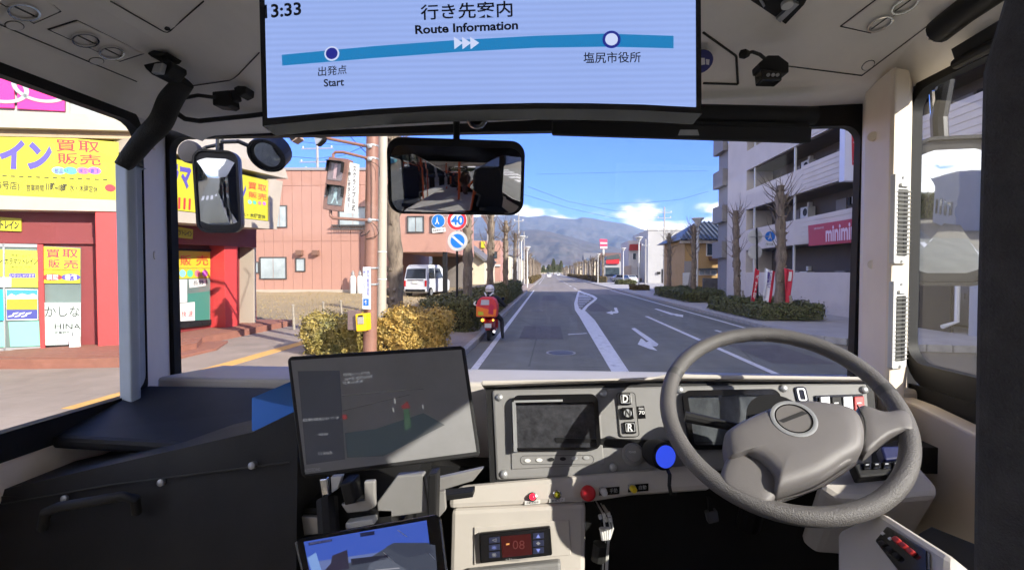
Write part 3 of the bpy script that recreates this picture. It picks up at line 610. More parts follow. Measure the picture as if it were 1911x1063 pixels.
# pedestrian signal head
ps = thing('pedestrian_signal', 'brown two-lamp pedestrian signal head with standing and walking figures', 'signal', PY(630, 350, YS - .3))
FS = Fr.p3(PY(608, 296, YS - .22), PY(648, 300, YS - .30), PY(605, 395, YS - .22))
r = FS.rc(607, 294, 645, 393)
mb = MB(); FS.rbox(mb, r, .03, -.2, 0); mb.build('housing', m_signal, ps, bevel=.006)
for i, (y0, y1, c, hood) in enumerate(((302, 337, (.20, .16, .165), 0), (347, 383, (.13, .165, .175), 1))):
    rr_ = FS.rc(613, y0, 640, y1); mb = MB(); FS.rbox(mb, rr_, .03, 0, .012); ln = mb.build('lens', mat('lens%d' % i, c, .15, spec=.8, noise=.2, nscale=30), ps)
    # figure
    cxu = (rr_[0] + rr_[2])/2; h = rr_[3] - rr_[1]; z0 = rr_[1] + h*.08; fm = mat('figure%d' % i, ((.50, .36, .38), (.36, .50, .52))[i], .4)
    mb = MB(); FS.disc(mb, (cxu, z0 + h*.74), h*.09, .012, .018, 12)
    lean = 0 if i == 0 else h*.12
    for quad in ([(-.1, .34), (.1, .34), (.1, .64), (-.1, .64)], [(-.09, 0), (-.01, 0), (-.01, .34), (-.09, .34)], [(.01, 0), (.09, 0), (.09, .34), (.01, .34)]):
        mb.prism([FS.w(cxu + a*h + (lean*(1 - b_*2.6) * (1 if a > 0 else -1) if b_ < .3 else 0), z0 + b_*h, .0125) for a, b_ in quad], FS.n*.005)
    mb.build('figure', fm, ln)
    mb = MB(); k = .03; u0, v0, u1, v1 = rr_
    path = [(u0 - .012, v1 - h*.55), (u0 - .012, v1 + .005), (u1 + .012, v1 + .005), (u1 + .012, v1 - h*.55)]; path2 = [(a*1 + (.012 if a < cxu else -.012), c - (.012 if c > v1 - .1 else 0)) for a, c in path]
    for a, b_ in ((0, 1), (1, 2), (2, 3)):
        q4 = [path[a], path[b_], path2[b_], path2[a]]; d = .16 if a == 1 else .1
        mb.prism([FS.w(x, y, 0) for x, y in q4], FS.n*d)
    mb.build('hood', m_dark, ps)
for y in (316, 366): mb = MB(); FS.disc(mb, FS.uv(608, y), .018, 0, .03, 10); mb.build('latch', m_steel, ps)
# white scramble-crossing plate
q = thing('crossing_sign', 'white plate with vertical Japanese lettering beside the pedestrian signal', 'sign', PY(657, 398, YS - .3))
FQ = Fr.p3(PY(647, 302, YS - .24), PY(670, 306, YS - .27), PY(643, 395, YS - .24))
mb = MB(); FQ.slab(mb, [(647, 301), (670, 307), (667, 399), (642, 396)], -.02, 0); pq = mb.build('plate', m_white, q)
letter(FQ, 'スクランブル式', ((659, 310), (665, 311), (663, 394), (656, 393)), m_blkl, pq, .004, .01, True)
letter(FQ, '(押しボタン式)', ((650, 312), (655, 313), (653, 388), (648, 387)), m_blkl, pq, .004, .01, True)
# lamps of the vehicle signal at the arm's end
vt = thing('traffic_camera', 'grey box sensor on the long brown arm at the top of the windscreen', 'sensor', PY(555, 258, YS)); FSv = Fr((0, YS - .1, 0), (1, 0, 0), (0, 0, 1))
part(FSv, 'body', [(543, 249), (560, 248), (568, 262), (556, 270)], 0, .25, mat('tan_housing', (.4, .3, .24), .6), vt); part(FSv, 'lens', [(546, 253), (555, 251), (562, 264), (555, 269)], .25, .27, m_dark, vt)
vs2 = thing('loudspeaker_horn', 'small dark horn speaker hanging under the brown signal arm', 'speaker', PY(602, 268, YS)); part(FSv, 'horn', [(594, 260), (611, 258), (609, 265), (600, 273), (596, 274)], 0, .16, m_dark, vs2); part(FSv, 'face', [(594, 261), (608, 263), (599, 273), (596, 273)], .16, .18, m_steel, vs2)
# push button box, vertical blue sign
bb = thing('crossing_button', 'yellow push-button box with grey case on the brown signal pole', 'button', PY(672, 612, YS - .3)); FB = Fr((0, YS - .2, 0), (1, 0, 0), (0, 0, 1))
part(FB, 'case', [(656, 578), (675, 577), (675, 614), (656, 613)], 0, .22, mat('brown_grey_case', (.16, .11, .105), .6), bb, .01)
part(FB, 'button_box', [(673, 584), (692, 583), (693, 614), (675, 615)], 0, .30, mat('signal_yellow', (.85, .52, .01), .45, noise=.05), bb, .012)
part(FB, 'button_face', [(677, 589), (688, 588), (689, 601), (678, 602)], .30, .315, mat('button_grey', (.35, .33, .28), .5), bb)
part(FB, 'button_slot', [(679, 585.5), (687, 585), (687, 588), (679, 588.5)], .30, .32, m_dark, bb)
bs = thing('pole_sign', 'tall narrow pale sign with blue square strapped to the brown signal pole', 'sign', PY(684, 577, YS - .3)); 
pq = part(FB, 'plate', [(679, 498), (693, 498), (693, 577), (678, 576)], .02, .06, mat('pale_plate', (.60, .65, .72), .5), bs, .006)
part(FB, 'blue_square', [(680, 557), (690, 557), (690, 570), (680, 570)], .06, .064, mat('sign_blue', (.01, .13, .55), .4), bs)
letter(FB, '歩行者用信号', ((686, 503), (691, 503), (691, 552), (686, 552)), m_purp, bs, .063, .01, True); letter(FB, '押してください', ((680, 505), (684, 505), (684, 545), (680, 545)), m_purp, bs, .063, .0, True); letter(FB, '↑', (682, 559, 688, 568), m_whl, bs, .067, .02)
# white conduit pole behind
YW = 11.6; b = PY(711, 600, YW); t = PY(717, 60, YW)
wp = thing('white_pole', 'cream coloured conduit pole just behind the brown signal pole', 'pole', (b.x, YW, .14)); MB().tube([(b.x, YW, .1), (t.x, YW, t.z)], [.115, .10], 16).build('shaft', m_cream, wp, smooth=40)
for y in (521, 470): p = PY(713, y, YW); MB().lathe(p, (0, 0, 1), [(.113, -.015), (.12, -.01), (.12, .01), (.113, .015)], 16).build('joint', m_white, wp)

# ================================================================== TREES
m_bark = mat('bark', (.27, .215, .16), .9, col2=(.085, .065, .05), noise=.4, nscale=9, bump=1.0, bscale=26, stretch=(1, 1, .35))
m_twig = mat('twig_bark', (.15, .115, .085), .9, noise=.2, nscale=9)
def tree_meshes(seed, r0=.225, h=5.5):
    R = random.Random(seed); mb = MB(); n = 14; rings = []; cx = cyy = 0; ph = R.uniform(0, 6)
    K = 22
    for k in range(K):
        f = k/(K-1); z = h*f - .1; cx += R.uniform(-.025, .025); cyy += R.uniform(-.025, .025)
        rad = r0*(1.25 - .25*min(1, f*6)) * (1 - .28*f) * (1 + .08*sin(k*1.7 + ph)); rad *= 1 + (.22 if R.random() < .16 else 0)
        if f > .9: rad *= 1.1 - (f - .9)*2.5
        rings.append([V((cx + rad*(1 + .12*sin(3*a + ph + k*.3) + R.uniform(-.06, .06))*cos(a), cyy + rad*(1 + R.uniform(-.06, .06))*sin(a), z)) for a in [2*pi*j/n for j in range(n)]])
    mb.loft(rings)
    for _ in range(26):   # knobs and pruned stubs
        f = R.uniform(.15, .98); k = int(f*(K-1)); a = R.uniform(0, 2*pi); c = sum(rings[k], V())/n; d = V((cos(a), sin(a), R.uniform(.1, .8))); s = R.uniform(.03, .075)
        mb.tube([c + d*r0*.6, c + d*(r0*.92 + s*.7)], [s*1.4, s*.85], 6)
    tw = MB()
    for _ in range(52):
        f = R.choice((R.uniform(.55, 1.0), R.uniform(.85, 1.0))); k = int(f*(K-1)); c = sum(rings[k], V())/n; a = R.uniform(0, 2*pi); L = R.uniform(.4, 1.35)
        p = c + V((cos(a), sin(a), .1))*r0*.6; d = V((cos(a), sin(a), R.uniform(.2, 1.3))).normalized(); pts = [p]
        for i in range(4): d = (d + V((R.uniform(-.3, .3), R.uniform(-.3, .3), R.uniform(-.05, .35)))).normalized(); pts.append(pts[-1] + d*L/4)
        tw.tube(pts, [.022, .017, .012, .009, .004], 5)
        if R.random() < .6: q0 = pts[2]; d2 = (d + V((R.uniform(-.9, .9), R.uniform(-.9, .9), .3))).normalized(); tw.tube([q0, q0 + d2*L*.25, q0 + d2*L*.5 + V((0, 0, .05))], [.011, .008, .003], 4)
    return mb, tw
TV = []
for s in range(5):
    a, b = tree_meshes(40 + s); t = thing('pollarded_tree', '', 'tree', (0, 0, 0), 'pollarded street trees along the avenue')
    a.build('trunk', m_bark, t, smooth=60); b.build('branch', m_twig, t); TV.append(t)
used = set()
def tree(x, y, label, s=1.0, var=None, z=.12, rz=None):
    i = var if var is not None else random.randrange(5)
    if i not in used: used.add(i); o = TV[i]; o['label'] = label
    else: o = dup(TV[i], label=label)
    o.location = (x, y, z); o.rotation_euler = (0, 0, random.uniform(0, 6) if rz is None else rz); o.scale = (s if not isinstance(s, tuple) else s[0],)*2 + ((s if not isinstance(s, tuple) else s[1]),)
    return o
x0 = PY(736, 500, 13.2).x; tree(x0, 13.2, 'thick pollarded trunk directly right of the cream pole', (.98, 1.15), 0, .1)
for px, y, lab, v in ((873, 17.6, 'pollarded trunk right behind the no parking sign pole', 1), (915, 24.2, 'pollarded trunk rising just above the rider helmet', 2), (942, 32, 'dark pollarded trunk, third along the left hedge row', 3), (961, 42, 'slim dark pollarded trunk at the far end of the left hedge row', 4)):
    tree(PY(px, 520, y).x, y, lab, (.82, 1.0), v)
for px, y, lab, v in ((1457, 21.8, 'pollarded trunk beside the red banner in front of the apartment block', 1), (1376, 26.7, 'pollarded trunk left of the round sign backs before the apartment block', 2), (1295, 35, 'dark pollarded trunk beside the lamp post before the tan house', 0), (1250, 41.5, 'dark pollarded trunk in front of the white blank-walled building', 3)):
    tree(PY(px, 520, y).x, y, lab, ((.98, 1.06) if v == 1 else (.84, .98)), v)
ORD = ['nearest', 'second', 'third', 'fourth', 'fifth', 'sixth', 'seventh', 'eighth', 'ninth', 'tenth', 'eleventh', 'twelfth', 'thirteenth', 'fourteenth', 'fifteenth', 'sixteenth', 'seventeenth', 'eighteenth', 'nineteenth', 'twentieth', 'twenty-first', 'twenty-second', 'twenty-third', 'twenty-fourth', 'twenty-fifth', 'twenty-sixth']
yy = 84
for k in range(16): tree(-3.5 + random.uniform(-.15, .15), yy, ORD[k] + ' sunlit trunk from us in the distant left tree row', random.uniform(.9, 1.1)); yy += 6.5 + k*.5
yy = 96
for k in range(26): tree(10.6 + random.uniform(-.2, .2), yy, ORD[k] + ' sunlit trunk from us in the distant right tree row', random.uniform(.9, 1.08)); yy += 5.2 + k*.42

# ================================================================== HEDGES
m_lg = mat('hedge_green', (.055, .075, .022), .6, col2=(.11, .11, .035), noise=.3, nscale=2.2)
m_ly = mat('hedge_golden', (.56, .35, .08), .6, col2=(.24, .18, .045), noise=.3, nscale=4)
m_lo = mat('hedge_olive', (.17, .15, .05), .6, col2=(.075, .085, .028), noise=.3, nscale=3)
m_lb = mat('hedge_brown', (.17, .105, .03), .6, col2=(.07, .06, .02), noise=.3, nscale=2)
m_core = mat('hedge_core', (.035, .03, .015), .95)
m_stem = mat('hedge_stem', (.10, .075, .05), .9)
def hedge(label, x0, x1, y0, y1, h, m, n, leaf=.05, z0=.1, seed=0, group=None, rnd=.12, rot=0):
    c = V(((x0+x1)/2, (y0+y1)/2, z0)); t = thing('hedge', label, 'hedge', c, group); lx, ly = (x1-x0)/2, (y1-y0)/2
    R = np.random.default_rng(seed); core = MB(); k = .8
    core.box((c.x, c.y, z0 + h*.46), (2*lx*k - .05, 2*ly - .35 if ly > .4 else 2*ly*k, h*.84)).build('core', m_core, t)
    st = MB()
    for i in range(max(3, int(ly*lx*4))): px, py = R.uniform(-lx*.8, lx*.8), R.uniform(-ly*.8, ly*.8); st.tube([(c.x+px, c.y+py, z0-.05), (c.x+px*1.05, c.y+py*1.05, z0+h*.5)], [.02, .012], 5)
    st.build('stem', m_stem, t)
    # leaves scattered over a lumpy box surface
    A = np.array([2*lx*h, 2*lx*h, 2*ly*h, 2*ly*h, 4*lx*ly]); face = R.choice(5, n, p=A/A.sum()); u = R.uniform(-1, 1, n); v = R.uniform(-1, 1, n); w = R.uniform(0, 1, n)
    P = np.zeros((n, 3)); Nn = np.zeros((n, 3))
    for f, (ax, sg) in enumerate(((1, -1), (1, 1), (0, -1), (0, 1), (2, 1))):
        I = face == f
        if ax == 1: P[I] = np.c_[u[I]*lx, np.full(I.sum(), sg*ly), w[I]*h]; Nn[I] = (0, sg, 0)
        elif ax == 0: P[I] = np.c_[np.full(I.sum(), sg*lx), u[I]*ly, w[I]*h]; Nn[I] = (sg, 0, 0)
        else: P[I] = np.c_[u[I]*lx, v[I]*ly, np.full(I.sum(), h)]; Nn[I] = (0, 0, 1)
    # round the edges and make it lumpy
    q = P.copy(); q[:, 0] = np.clip(q[:, 0], -lx+rnd, lx-rnd); q[:, 1] = np.clip(q[:, 1], -ly+min(rnd, ly*.8), ly-min(rnd, ly*.8)); q[:, 2] = np.clip(q[:, 2], 0, h-rnd)
    d = P - q; ln = np.linalg.norm(d, axis=1, keepdims=True); ln[ln == 0] = 1; dirn = d/ln
    lump = .06*np.sin(P[:, 0]*5.1 + seed + P[:, 2]*2) + .06*np.sin(P[:, 1]*4.3 + seed*2 + P[:, 0]*1.7) + .05*np.sin(P[:, 2]*7 + P[:, 0]*3) + .03*np.sin(P[:, 0]*17 + P[:, 1]*13 + P[:, 2]*15)
    P = q + dirn*np.minimum(ln, rnd) + dirn*(lump[:, None]) - dirn*np.abs(R.normal(0, .05, n))[:, None]
    top = R.random(n) < .07; P[top] += dirn[top]*R.uniform(.02, .16, top.sum())[:, None]; hole = (np.sin(P[:, 0]*9 + seed)*np.sin(P[:, 1]*8.3 + 1)*np.sin(P[:, 2]*9.7 + seed*3)) > .45; P[hole] -= dirn[hole]*R.uniform(.04, .12, hole.sum())[:, None]
    # leaf quads (rhombus)
    nv = dirn + R.normal(0, .75, (n, 3)); nv /= np.linalg.norm(nv, axis=1, keepdims=True)
    a = np.cross(nv, R.normal(0, 1, (n, 3))); a /= np.linalg.norm(a, axis=1, keepdims=True); b = np.cross(nv, a); s = leaf*R.uniform(.6, 1.3, (n, 1))
    vv = np.stack([P - a*s, P + b*s*.5, P + a*s, P - b*s*.5], 1).reshape(-1, 3) + np.array(c); vv[:, 2] = np.maximum(vv[:, 2], z0 + .02)
    me = bpy.data.meshes.new('foliage'); me.vertices.add(4*n); me.vertices.foreach_set('co', vv.astype(np.float32).ravel()); me.loops.add(4*n); me.loops.foreach_set('vertex_index', np.arange(4*n, dtype=np.int32))
    me.polygons.add(n); me.polygons.foreach_set('loop_start', np.arange(0, 4*n, 4, dtype=np.int32)); me.polygons.foreach_set('loop_total', np.full(n, 4, np.int32)); me.update()
    me.materials.append(m); o = bpy.data.objects.new('foliage', me); COL.objects.link(o); o.parent = t; o.location = -c; stuff(o)
    if rot: t.rotation_euler = (0, 0, rot)
    return t
GL = 'hedges along the left pavement'
xa, xb = PY(701, 600, 11.4).x, PY(831, 600, 11.4).x
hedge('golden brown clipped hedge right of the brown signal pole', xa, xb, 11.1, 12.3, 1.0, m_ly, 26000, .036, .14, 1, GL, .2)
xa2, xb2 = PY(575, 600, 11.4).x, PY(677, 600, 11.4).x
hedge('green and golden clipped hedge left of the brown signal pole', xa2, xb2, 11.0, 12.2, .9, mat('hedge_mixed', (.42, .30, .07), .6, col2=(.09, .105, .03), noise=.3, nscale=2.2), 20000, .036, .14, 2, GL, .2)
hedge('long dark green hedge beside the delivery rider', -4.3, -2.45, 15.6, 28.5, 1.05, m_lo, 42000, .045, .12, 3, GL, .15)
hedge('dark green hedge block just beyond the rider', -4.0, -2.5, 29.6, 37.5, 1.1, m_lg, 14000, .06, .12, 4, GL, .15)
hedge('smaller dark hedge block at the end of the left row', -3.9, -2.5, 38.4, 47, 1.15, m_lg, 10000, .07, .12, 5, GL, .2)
hedge('low rusty hedge under the distant left tree row', -4.2, -2.6, 84, 200, 1.0, m_lb, 16000, .12, .12, 6, GL, .2)
GR = 'hedges along the right pavement'
hedge('wide low dark hedge under the banners and trunk on the right', 8.7, 11.2, 20.4, 27.0, .6, m_lg, 30000, .05, .14, 7, GR, .25)
hedge('low dark hedge around the lamp post before the tan house', 9.2, 11.6, 32.5, 42.5, .72, m_lg, 16000, .06, .14, 8, GR, .2)
hedge('low brown hedge under the distant right tree row', 9.6, 11.6, 95, 240, 1.15, m_lb, 16000, .13, .12, 9, GR, .2)
hedge('small dark planter shrub at the side street on the right', 11.5, 14.5, 80, 84, .7, m_lg, 2500, .1, .1, 10, GR, .3)
hedge('small orange brown shrub at the foot of the white lamp post', 9.4, 11.4, 54.5, 57, .55, m_lb, 2500, .08, .1, 11, GR, .25)
for i, x in enumerate((-3.95, -3.35)):
    o = MB().lathe((x, 82.5 - i*.3, .1), (0, 0, 1), [(.16, 0), (.16, .75), (.1, .9)], 12).build('stone_bollard', m_cream, smooth=40); tag(o, ('pale stone bollard at the far left hedge end, left one', 'pale stone bollard at the far left hedge end, right one')[i], 'bollard', 'stone bollards')
# wooden tree stakes on the right
for i, (px, y, pt, pbm) in enumerate(((1388, 26, 543, 573), (1477, 21, 553, 585), (1449, 22.6, 550, 566))):
    a = PY(px, pbm, y); b = PY(px - 2, pt, y); o = MB().tube([a, b], .05, 8).lathe(b, (0, 0, 1), [(.055, -.02), (.055, .02), (.02, .05)], 8).build('tree_stake', MATS['weathered_post']); tag(o, ('pale wooden stake beside the trunk left of the red banner', 'pale wooden stake right of the trunk by the tall red banner', 'short wooden stake just left of the trunk by the banners')[i], 'stake', 'wooden tree stakes')
# ================================================================== ROAD SIGNS
m_sb = mat('sign_blue2', (.01, .16, .62), .35); m_sr = mat('sign_red', (.62, .03, .04), .4); m_grey = mat('sign_back_grey', (.48, .48, .47), .5)
YG = 16.4; FG = Fr((0, YG, 0), (1, 0, 0), (0, 0, 1)); k = YG/900
def disc_sign(fr, t, name, px, py, rpx, layers, d=0.0, kk=k):
    prev = t
    for i, (f, m) in enumerate(layers):
        mb = MB(); fr.disc(mb, fr.uv(px, py), rpx*kk*f, d + .003*i, d + .003*i + .008, 28); o = mb.build(name if i == 0 else 'face', m, t if i == 0 else prev); prev = o if i == 0 else prev
    return prev
pp = thing('sign_post', 'dark sign post rising from the left hedge carrying round signs', 'post', (PY(853, 540, YG).x, YG, .14)); MB().tube([PY(853, 600, YG + .05), PY(853, 380, YG + .05)], .04, 10).build('shaft', m_dark, pp, smooth=40)
s40 = thing('speed_limit_sign', 'round red-rimmed speed limit sign reading 40', 'sign', PY(853, 430, YG)); disc_sign(FG, s40, 'plate', 853, 411, 19, ((1, m_whl), (.96, m_sr), (.66, m_whl)), 0)
letter(FG, '40', ((842, 402), (866, 402), (866, 420), (842, 420)), m_sb, s40, .02, .03)
snp = thing('no_parking_sign', 'round blue no parking sign with pale diagonal bar below the 40 sign', 'sign', PY(853, 470, YG)); pl_ = disc_sign(FG, snp, 'plate', 854, 449.5, 19, ((1, m_grey), (.70, m_sb)), 0)
part(FG, 'diagonal_bar', [(843.5, 442.5), (846.5, 440), (865, 456), (862.5, 459)], .011, .016, m_whl, snp)
sbl = thing('footpath_sign', 'round blue footpath sign with small white plate under the mirror', 'sign', PY(818, 430, YG)); disc_sign(FG, sbl, 'plate', 818, 412.5, 13, ((1, m_whl), (.93, m_sb)), 0)
letter(FG, '人', ((812, 405), (820, 405), (820, 419), (812, 419)), m_whl, sbl, .014, .03); part(FG, 'sub_plate', [(806, 426), (831, 424), (832, 432), (807, 435)], 0, .012, m_whl, sbl); letter(FG, '自転車歩行者', ((808, 428), (830, 426), (830, 431), (808, 433)), m_blkl, sbl, .014)
MB().tube([PY(818, 402, YG + .03), PY(853, 402, YG + .03)], .02, 8).build('bracket', m_steel, sbl)
# signs on the right pavement, mostly seen from the back
YR = 23.5; FRr = Fr((0, YR, 0), (1, 0, 0), (0, 0, 1)); kr = YR/900
rb = thing('round_sign_back', 'two round sign backs on a dark post before the apartment block', 'sign', (PY(1412, 560, YR).x, YR, .14)); MB().tube([PY(1414, 575, YR - .05), PY(1412, 425, YR - .05)], .045, 10).build('post', m_dark, rb, smooth=40)
disc_sign(FRr, rb, 'plate', 1409, 442, 13, ((1, m_grey),), 0, kr); disc_sign(FRr, rb, 'plate', 1409, 470, 12.5, ((1, m_grey),), 0, kr)
MB().tube([PY(1400, 441, YR - .06), PY(1418, 441, YR - .06)], .025, 6).build('bracket', m_steel, rb)
rs = thing('blue_round_sign', 'round blue footpath sign right of the sign backs, facing us', 'sign', PY(1437, 455, YR)); disc_sign(FRr, rs, 'plate', 1437, 441, 9.5, ((1, m_whl), (.93, m_sb)), 0, kr); part(FRr, 'sub_plate', [(1429, 452), (1445, 452), (1445, 459), (1428, 459)], 0, .012, m_whl, rs); letter(FRr, '歩行者', ((1430, 453.5), (1443, 453.5), (1443, 457.5), (1430, 457.5)), m_blkl, rs, .014); letter(FRr, '人', ((1433, 435), (1441, 435), (1441, 447), (1433, 447)), m_whl, rs, .014, .03)
MB().tube([PY(1412, 441, YR - .02), PY(1437, 441, YR - .02)], .02, 6).build('bracket', m_steel, rs)
# ================================================================== BANNERS
m_ban = mat('banner_red', (.55, .02, .05), .7, noise=.08, nscale=6); m_banw = mat('banner_white', (.72, .74, .80), .7)
def banner(label, y, poly, m, txt, tq, tm, polepx, extra=None):
    f = Fr((0, y, 0), (1, 0, 0), (0, 0, 1)); t = thing('banner_flag', label, 'banner', PY(polepx[1][0], polepx[1][1], y), 'upright banners before the apartment block')
    # wavy cloth
    n = 10; c = [V((*f.uv(*p), 0)) for p in poly]; rows = []
    for i in range(n + 1):
        b = i/n; L = c[0]*(1-b) + c[3]*b; Rr = c[1]*(1-b) + c[2]*b
        rows.append([f.w(*(L*(1-a/6) + Rr*(a/6)).to_2d(), .05*sin(a*1.1 + b*3)) for a in range(7)])
    mb = MB(); mb.loft(rows, cap=False, closed=False); cl = mb.build('cloth', m, t, smooth=180, recalc=False); cl.modifiers.new('thick', 'SOLIDIFY').thickness = .006
    MB().tube([PY(*polepx[0], y + .07), PY(*polepx[1], y + .07)], .016, 8).build('pole', m_white, t); MB().tube([PY(*poly[0], y + .06), PY(*poly[1], y + .06)], .01, 6).build('cross_rod', m_white, t)
    letter(f, txt, tq, tm, t, .07, .03, True)
    if extra: extra(f, t)
    return t
banner('narrow red banner with white lettering, leftmost of the three banners', 22.4, [(1409, 500), (1417, 505), (1408, 563), (1401, 561)], m_ban, 'ペット可', ((1410, 512), (1415, 513), (1408, 557), (1403, 556)), m_whl, ((1409, 495), (1401, 566)))
banner('white banner with dark blue lettering and red edge, middle of the three', 22.2, [(1429, 501), (1445, 506), (1437, 570), (1425, 568)], m_banw, '新築', ((1431, 506), (1440, 508), (1437, 537), (1430, 536)), m_purp, ((1428, 499), (1424, 572)), lambda f, t: part(f, 'red_edge', [(1441, 505), (1445, 506), (1437, 570), (1432, 569)], .06, .075, m_ban, t))
banner('tall red banner with white lettering right of the trunk, rightmost banner', 21.4, [(1463, 500), (1480, 504), (1472, 571), (1465, 569)], m_ban, '1', ((1471, 507), (1477, 507), (1475, 524), (1469, 524)), m_whl, ((1482, 503), (1472, 574)))
# ================================================================== STREET LAMPS
m_lamp = mat('lamp_grey', (.62, .62, .60), .5, noise=.05, nscale=4)
def lamp(x, y, h, label, r=.075):
    t = thing('street_lamp', label, 'street lamp', (x, y, .1), 'funnel-topped street lamps'); MB().tube([(x, y, .05), (x, y, h - .6)], [r, r*.85], 12).build('pole', m_lamp, t, smooth=40)
    MB().lathe((x, y, h - .62), (0, 0, 1), [(r*.9, 0), (.13, .12), (.34, .46), (.46, .56), (.46, .62), (.1, .66)], 20).build('head', m_lamp, t, smooth=30); return t
lamp(PY(1301, 520, 37.5).x, 37.5, 6.2, 'street lamp with funnel head in front of the tan house'); lamp(PY(1192, 520, 57).x, 57, 6.2, 'sunlit white street lamp at the side street corner on the right')
lamp(PY(1163, 520, 82).x, 82, 6.2, 'street lamp left of the small planter shrub on the right'); lamp(PY(911, 480, 30.5).x, 30.5, 5.7, 'street lamp partly behind the third left trunk'); lamp(PY(1116, 500, 92).x, 92, 5.6, 'pale street lamp at the near end of the distant right tree row')
lamp(PY(984, 500, 62).x, 62, 5.4, 'thin street lamp beyond the left hedges'); lamp(PY(973, 500, 52).x, 52, 6.0, 'thin street lamp beside the end of the left hedge row')
# ================================================================== APARTMENT BLOCK ON THE RIGHT
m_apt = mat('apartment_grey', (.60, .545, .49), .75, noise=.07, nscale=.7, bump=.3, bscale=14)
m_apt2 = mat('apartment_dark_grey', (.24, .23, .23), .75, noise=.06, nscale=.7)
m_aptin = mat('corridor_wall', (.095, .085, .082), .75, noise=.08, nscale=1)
XA = 13.3; FA = Fr((XA, 0, 0), (0, -1, 0), (0, 0, 1))          # faces the street (-X)
ap = thing('apartment_block', 'grey four-storey apartment block with open corridors on the right', 'building', (XA + 5, 18, 0))
Y0, Y1 = -.8, 37.0; ZT = 12.9
def abox(name, x0, x1, y0, y1, z0, z1, m, par=ap, bevel=0): return MB().bx(x0, x1, y0, y1, z0, z1).build(name, m, par, bevel=bevel)
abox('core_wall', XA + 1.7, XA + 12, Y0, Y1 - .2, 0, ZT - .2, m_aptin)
abox('end_wall', XA, XA + 12, 33.6, Y1, 0, ZT, m_apt)
abox('end_wall', XA, XA + 12, Y0 - .3, Y0, 0, ZT, m_apt)
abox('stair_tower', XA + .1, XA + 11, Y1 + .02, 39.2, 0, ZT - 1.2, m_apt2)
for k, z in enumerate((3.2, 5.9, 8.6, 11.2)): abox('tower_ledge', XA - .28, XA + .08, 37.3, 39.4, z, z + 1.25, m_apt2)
FLOORS = [3.58, 6.29, 8.89, 11.5]; TOPS = [4.92, 7.55, 10.19, 12.9]
for i, (a, b) in enumerate(zip(FLOORS, TOPS)):
    abox('balcony_wall', XA - .02, XA + .16, Y0 + .02, 33.58, a, b, m_apt)
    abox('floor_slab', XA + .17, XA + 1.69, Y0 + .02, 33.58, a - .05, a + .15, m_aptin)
    for c in range(5):    # cladding boards on the balcony wall
        z = a + .12 + c*.25
        abox('cladding_board', XA - .045, XA - .022, Y0 + .4, 26.5 if i != 3 else 20, z, z + .22, m_apt)
    for y in (32.4, 27.3, 20.2, 14.2, 8.4): 
        zz = TOPS[i-1] if i else 2.1
        abox('drain_pipe', XA + .03, XA + .12, y, y + .1, zz - .15, a + .02, m_white)
    # corridor fittings: doors, meters, lights
    zf = a - 2.45 if i else .2
    for y in (30, 25.5, 22.6, 18.3, 13):
        d = abox('corridor_door', XA + 1.64, XA + 1.72, y, y + .85, zf, zf + 2.0, m_apt2); abox('handle', XA + 1.6, XA + 1.66, y + .08, y + .12, zf + .95, zf + 1.15, m_chrome, d)
        abox('meter_box', XA + 1.5, XA + 1.69, y - .55, y - .3, zf + 1.6, zf + 1.95, m_dark); abox('meter_box', XA + 1.5, XA + 1.69, y - .95, y - .7, zf + 1.6, zf + 1.95, m_white); abox('wall_lamp', XA + 1.5, XA + 1.69, y - 1.35, y - 1.12, zf + 2.0, zf + 2.25, m_white)
    for y in (28.2, 16.2): u_ = abox('air_conditioner', XA + 1.2, XA + 1.6, y, y + .8, zf + 1.35, zf + 1.95, m_white); MB().lathe((XA + 1.2, y + .3, zf + 1.65), (-1, 0, 0), [(.22, 0), (.22, .012), (.03, .012)], 16).build('fan_grille', m_dark, u_)
    abox('water_heater', XA + 1.45, XA + 1.69, 20.9, 21.45, zf + 1.25, zf + 2.1, m_white)
abox('roof_slab', XA - .3, XA + 12, Y0, Y1, ZT - .15, ZT + .1, m_apt)
# ground floor
abox('ground_wall', XA + .0, XA + .18, 20.6, 33.58, .1, 2.1, m_apt)
abox('ground_wall', XA - .04, XA + .2, 19.6, 20.58, .1, 2.05, m_apt2)
abox('gate', XA + .02, XA + .12, 17.0, 19.55, .1, 2.0, m_dark)
abox('corner_pillar', XA - .05, XA + 1.2, 14.2, 16.2, 0, 3.6, mat('blue_grey_pillar', (.33, .35, .40), .6, noise=.06, nscale=1))
abox('entrance_glass', XA + .3, XA + .36, 8, 14.1, 0, 3.5, m_win)
mb = MB(); mb.tube([(XA - .08, 16.6, 2.3), (XA - .08, 16.6, .5), (XA - .6, 16.5, .35)], .07, 8).build('drain_spout', m_white, ap)
# red shop sign on the first-floor wall; vertical corner sign
sg = part(FA, 'shop_sign', [(1515, 421), (1640, 402), (1640, 449), (1516, 459)], .06, .18, mat('crimson_sign', (.42, .02, .045), .5, noise=.04), ap)
FA2 = Fr(FA.O + FA.n*.185, FA.u, FA.v)
letter(FA2, 'minimini', ((1541, 423), (1601, 412), (1601, 446), (1541, 451)), mat('pale_pink_letter', (.75, .55, .62), .5), sg, .006, .03)
letter(FA2, '株式会社', ((1519, 425), (1538, 422), (1538, 426), (1519, 429)), m_whl, sg, .006)
XV = XA - 1.1; FV = Fr((0, PX(1592, 300, XV).y, 0), (1, 0, 0), (0, 0, 1))
vsn = thing('vertical_shop_sign', 'tall white and crimson projecting sign at the windscreen right edge', 'sign', FV.w(*FV.uv(1590, 335)))
bx_ = FV.rc(1577, 190, 1640, 337); mb = MB(); FV.rbox(mb, bx_, .02, -.35, 0); mb.build('box', mat('lilac_white', (.62, .64, .78), .5), vsn)
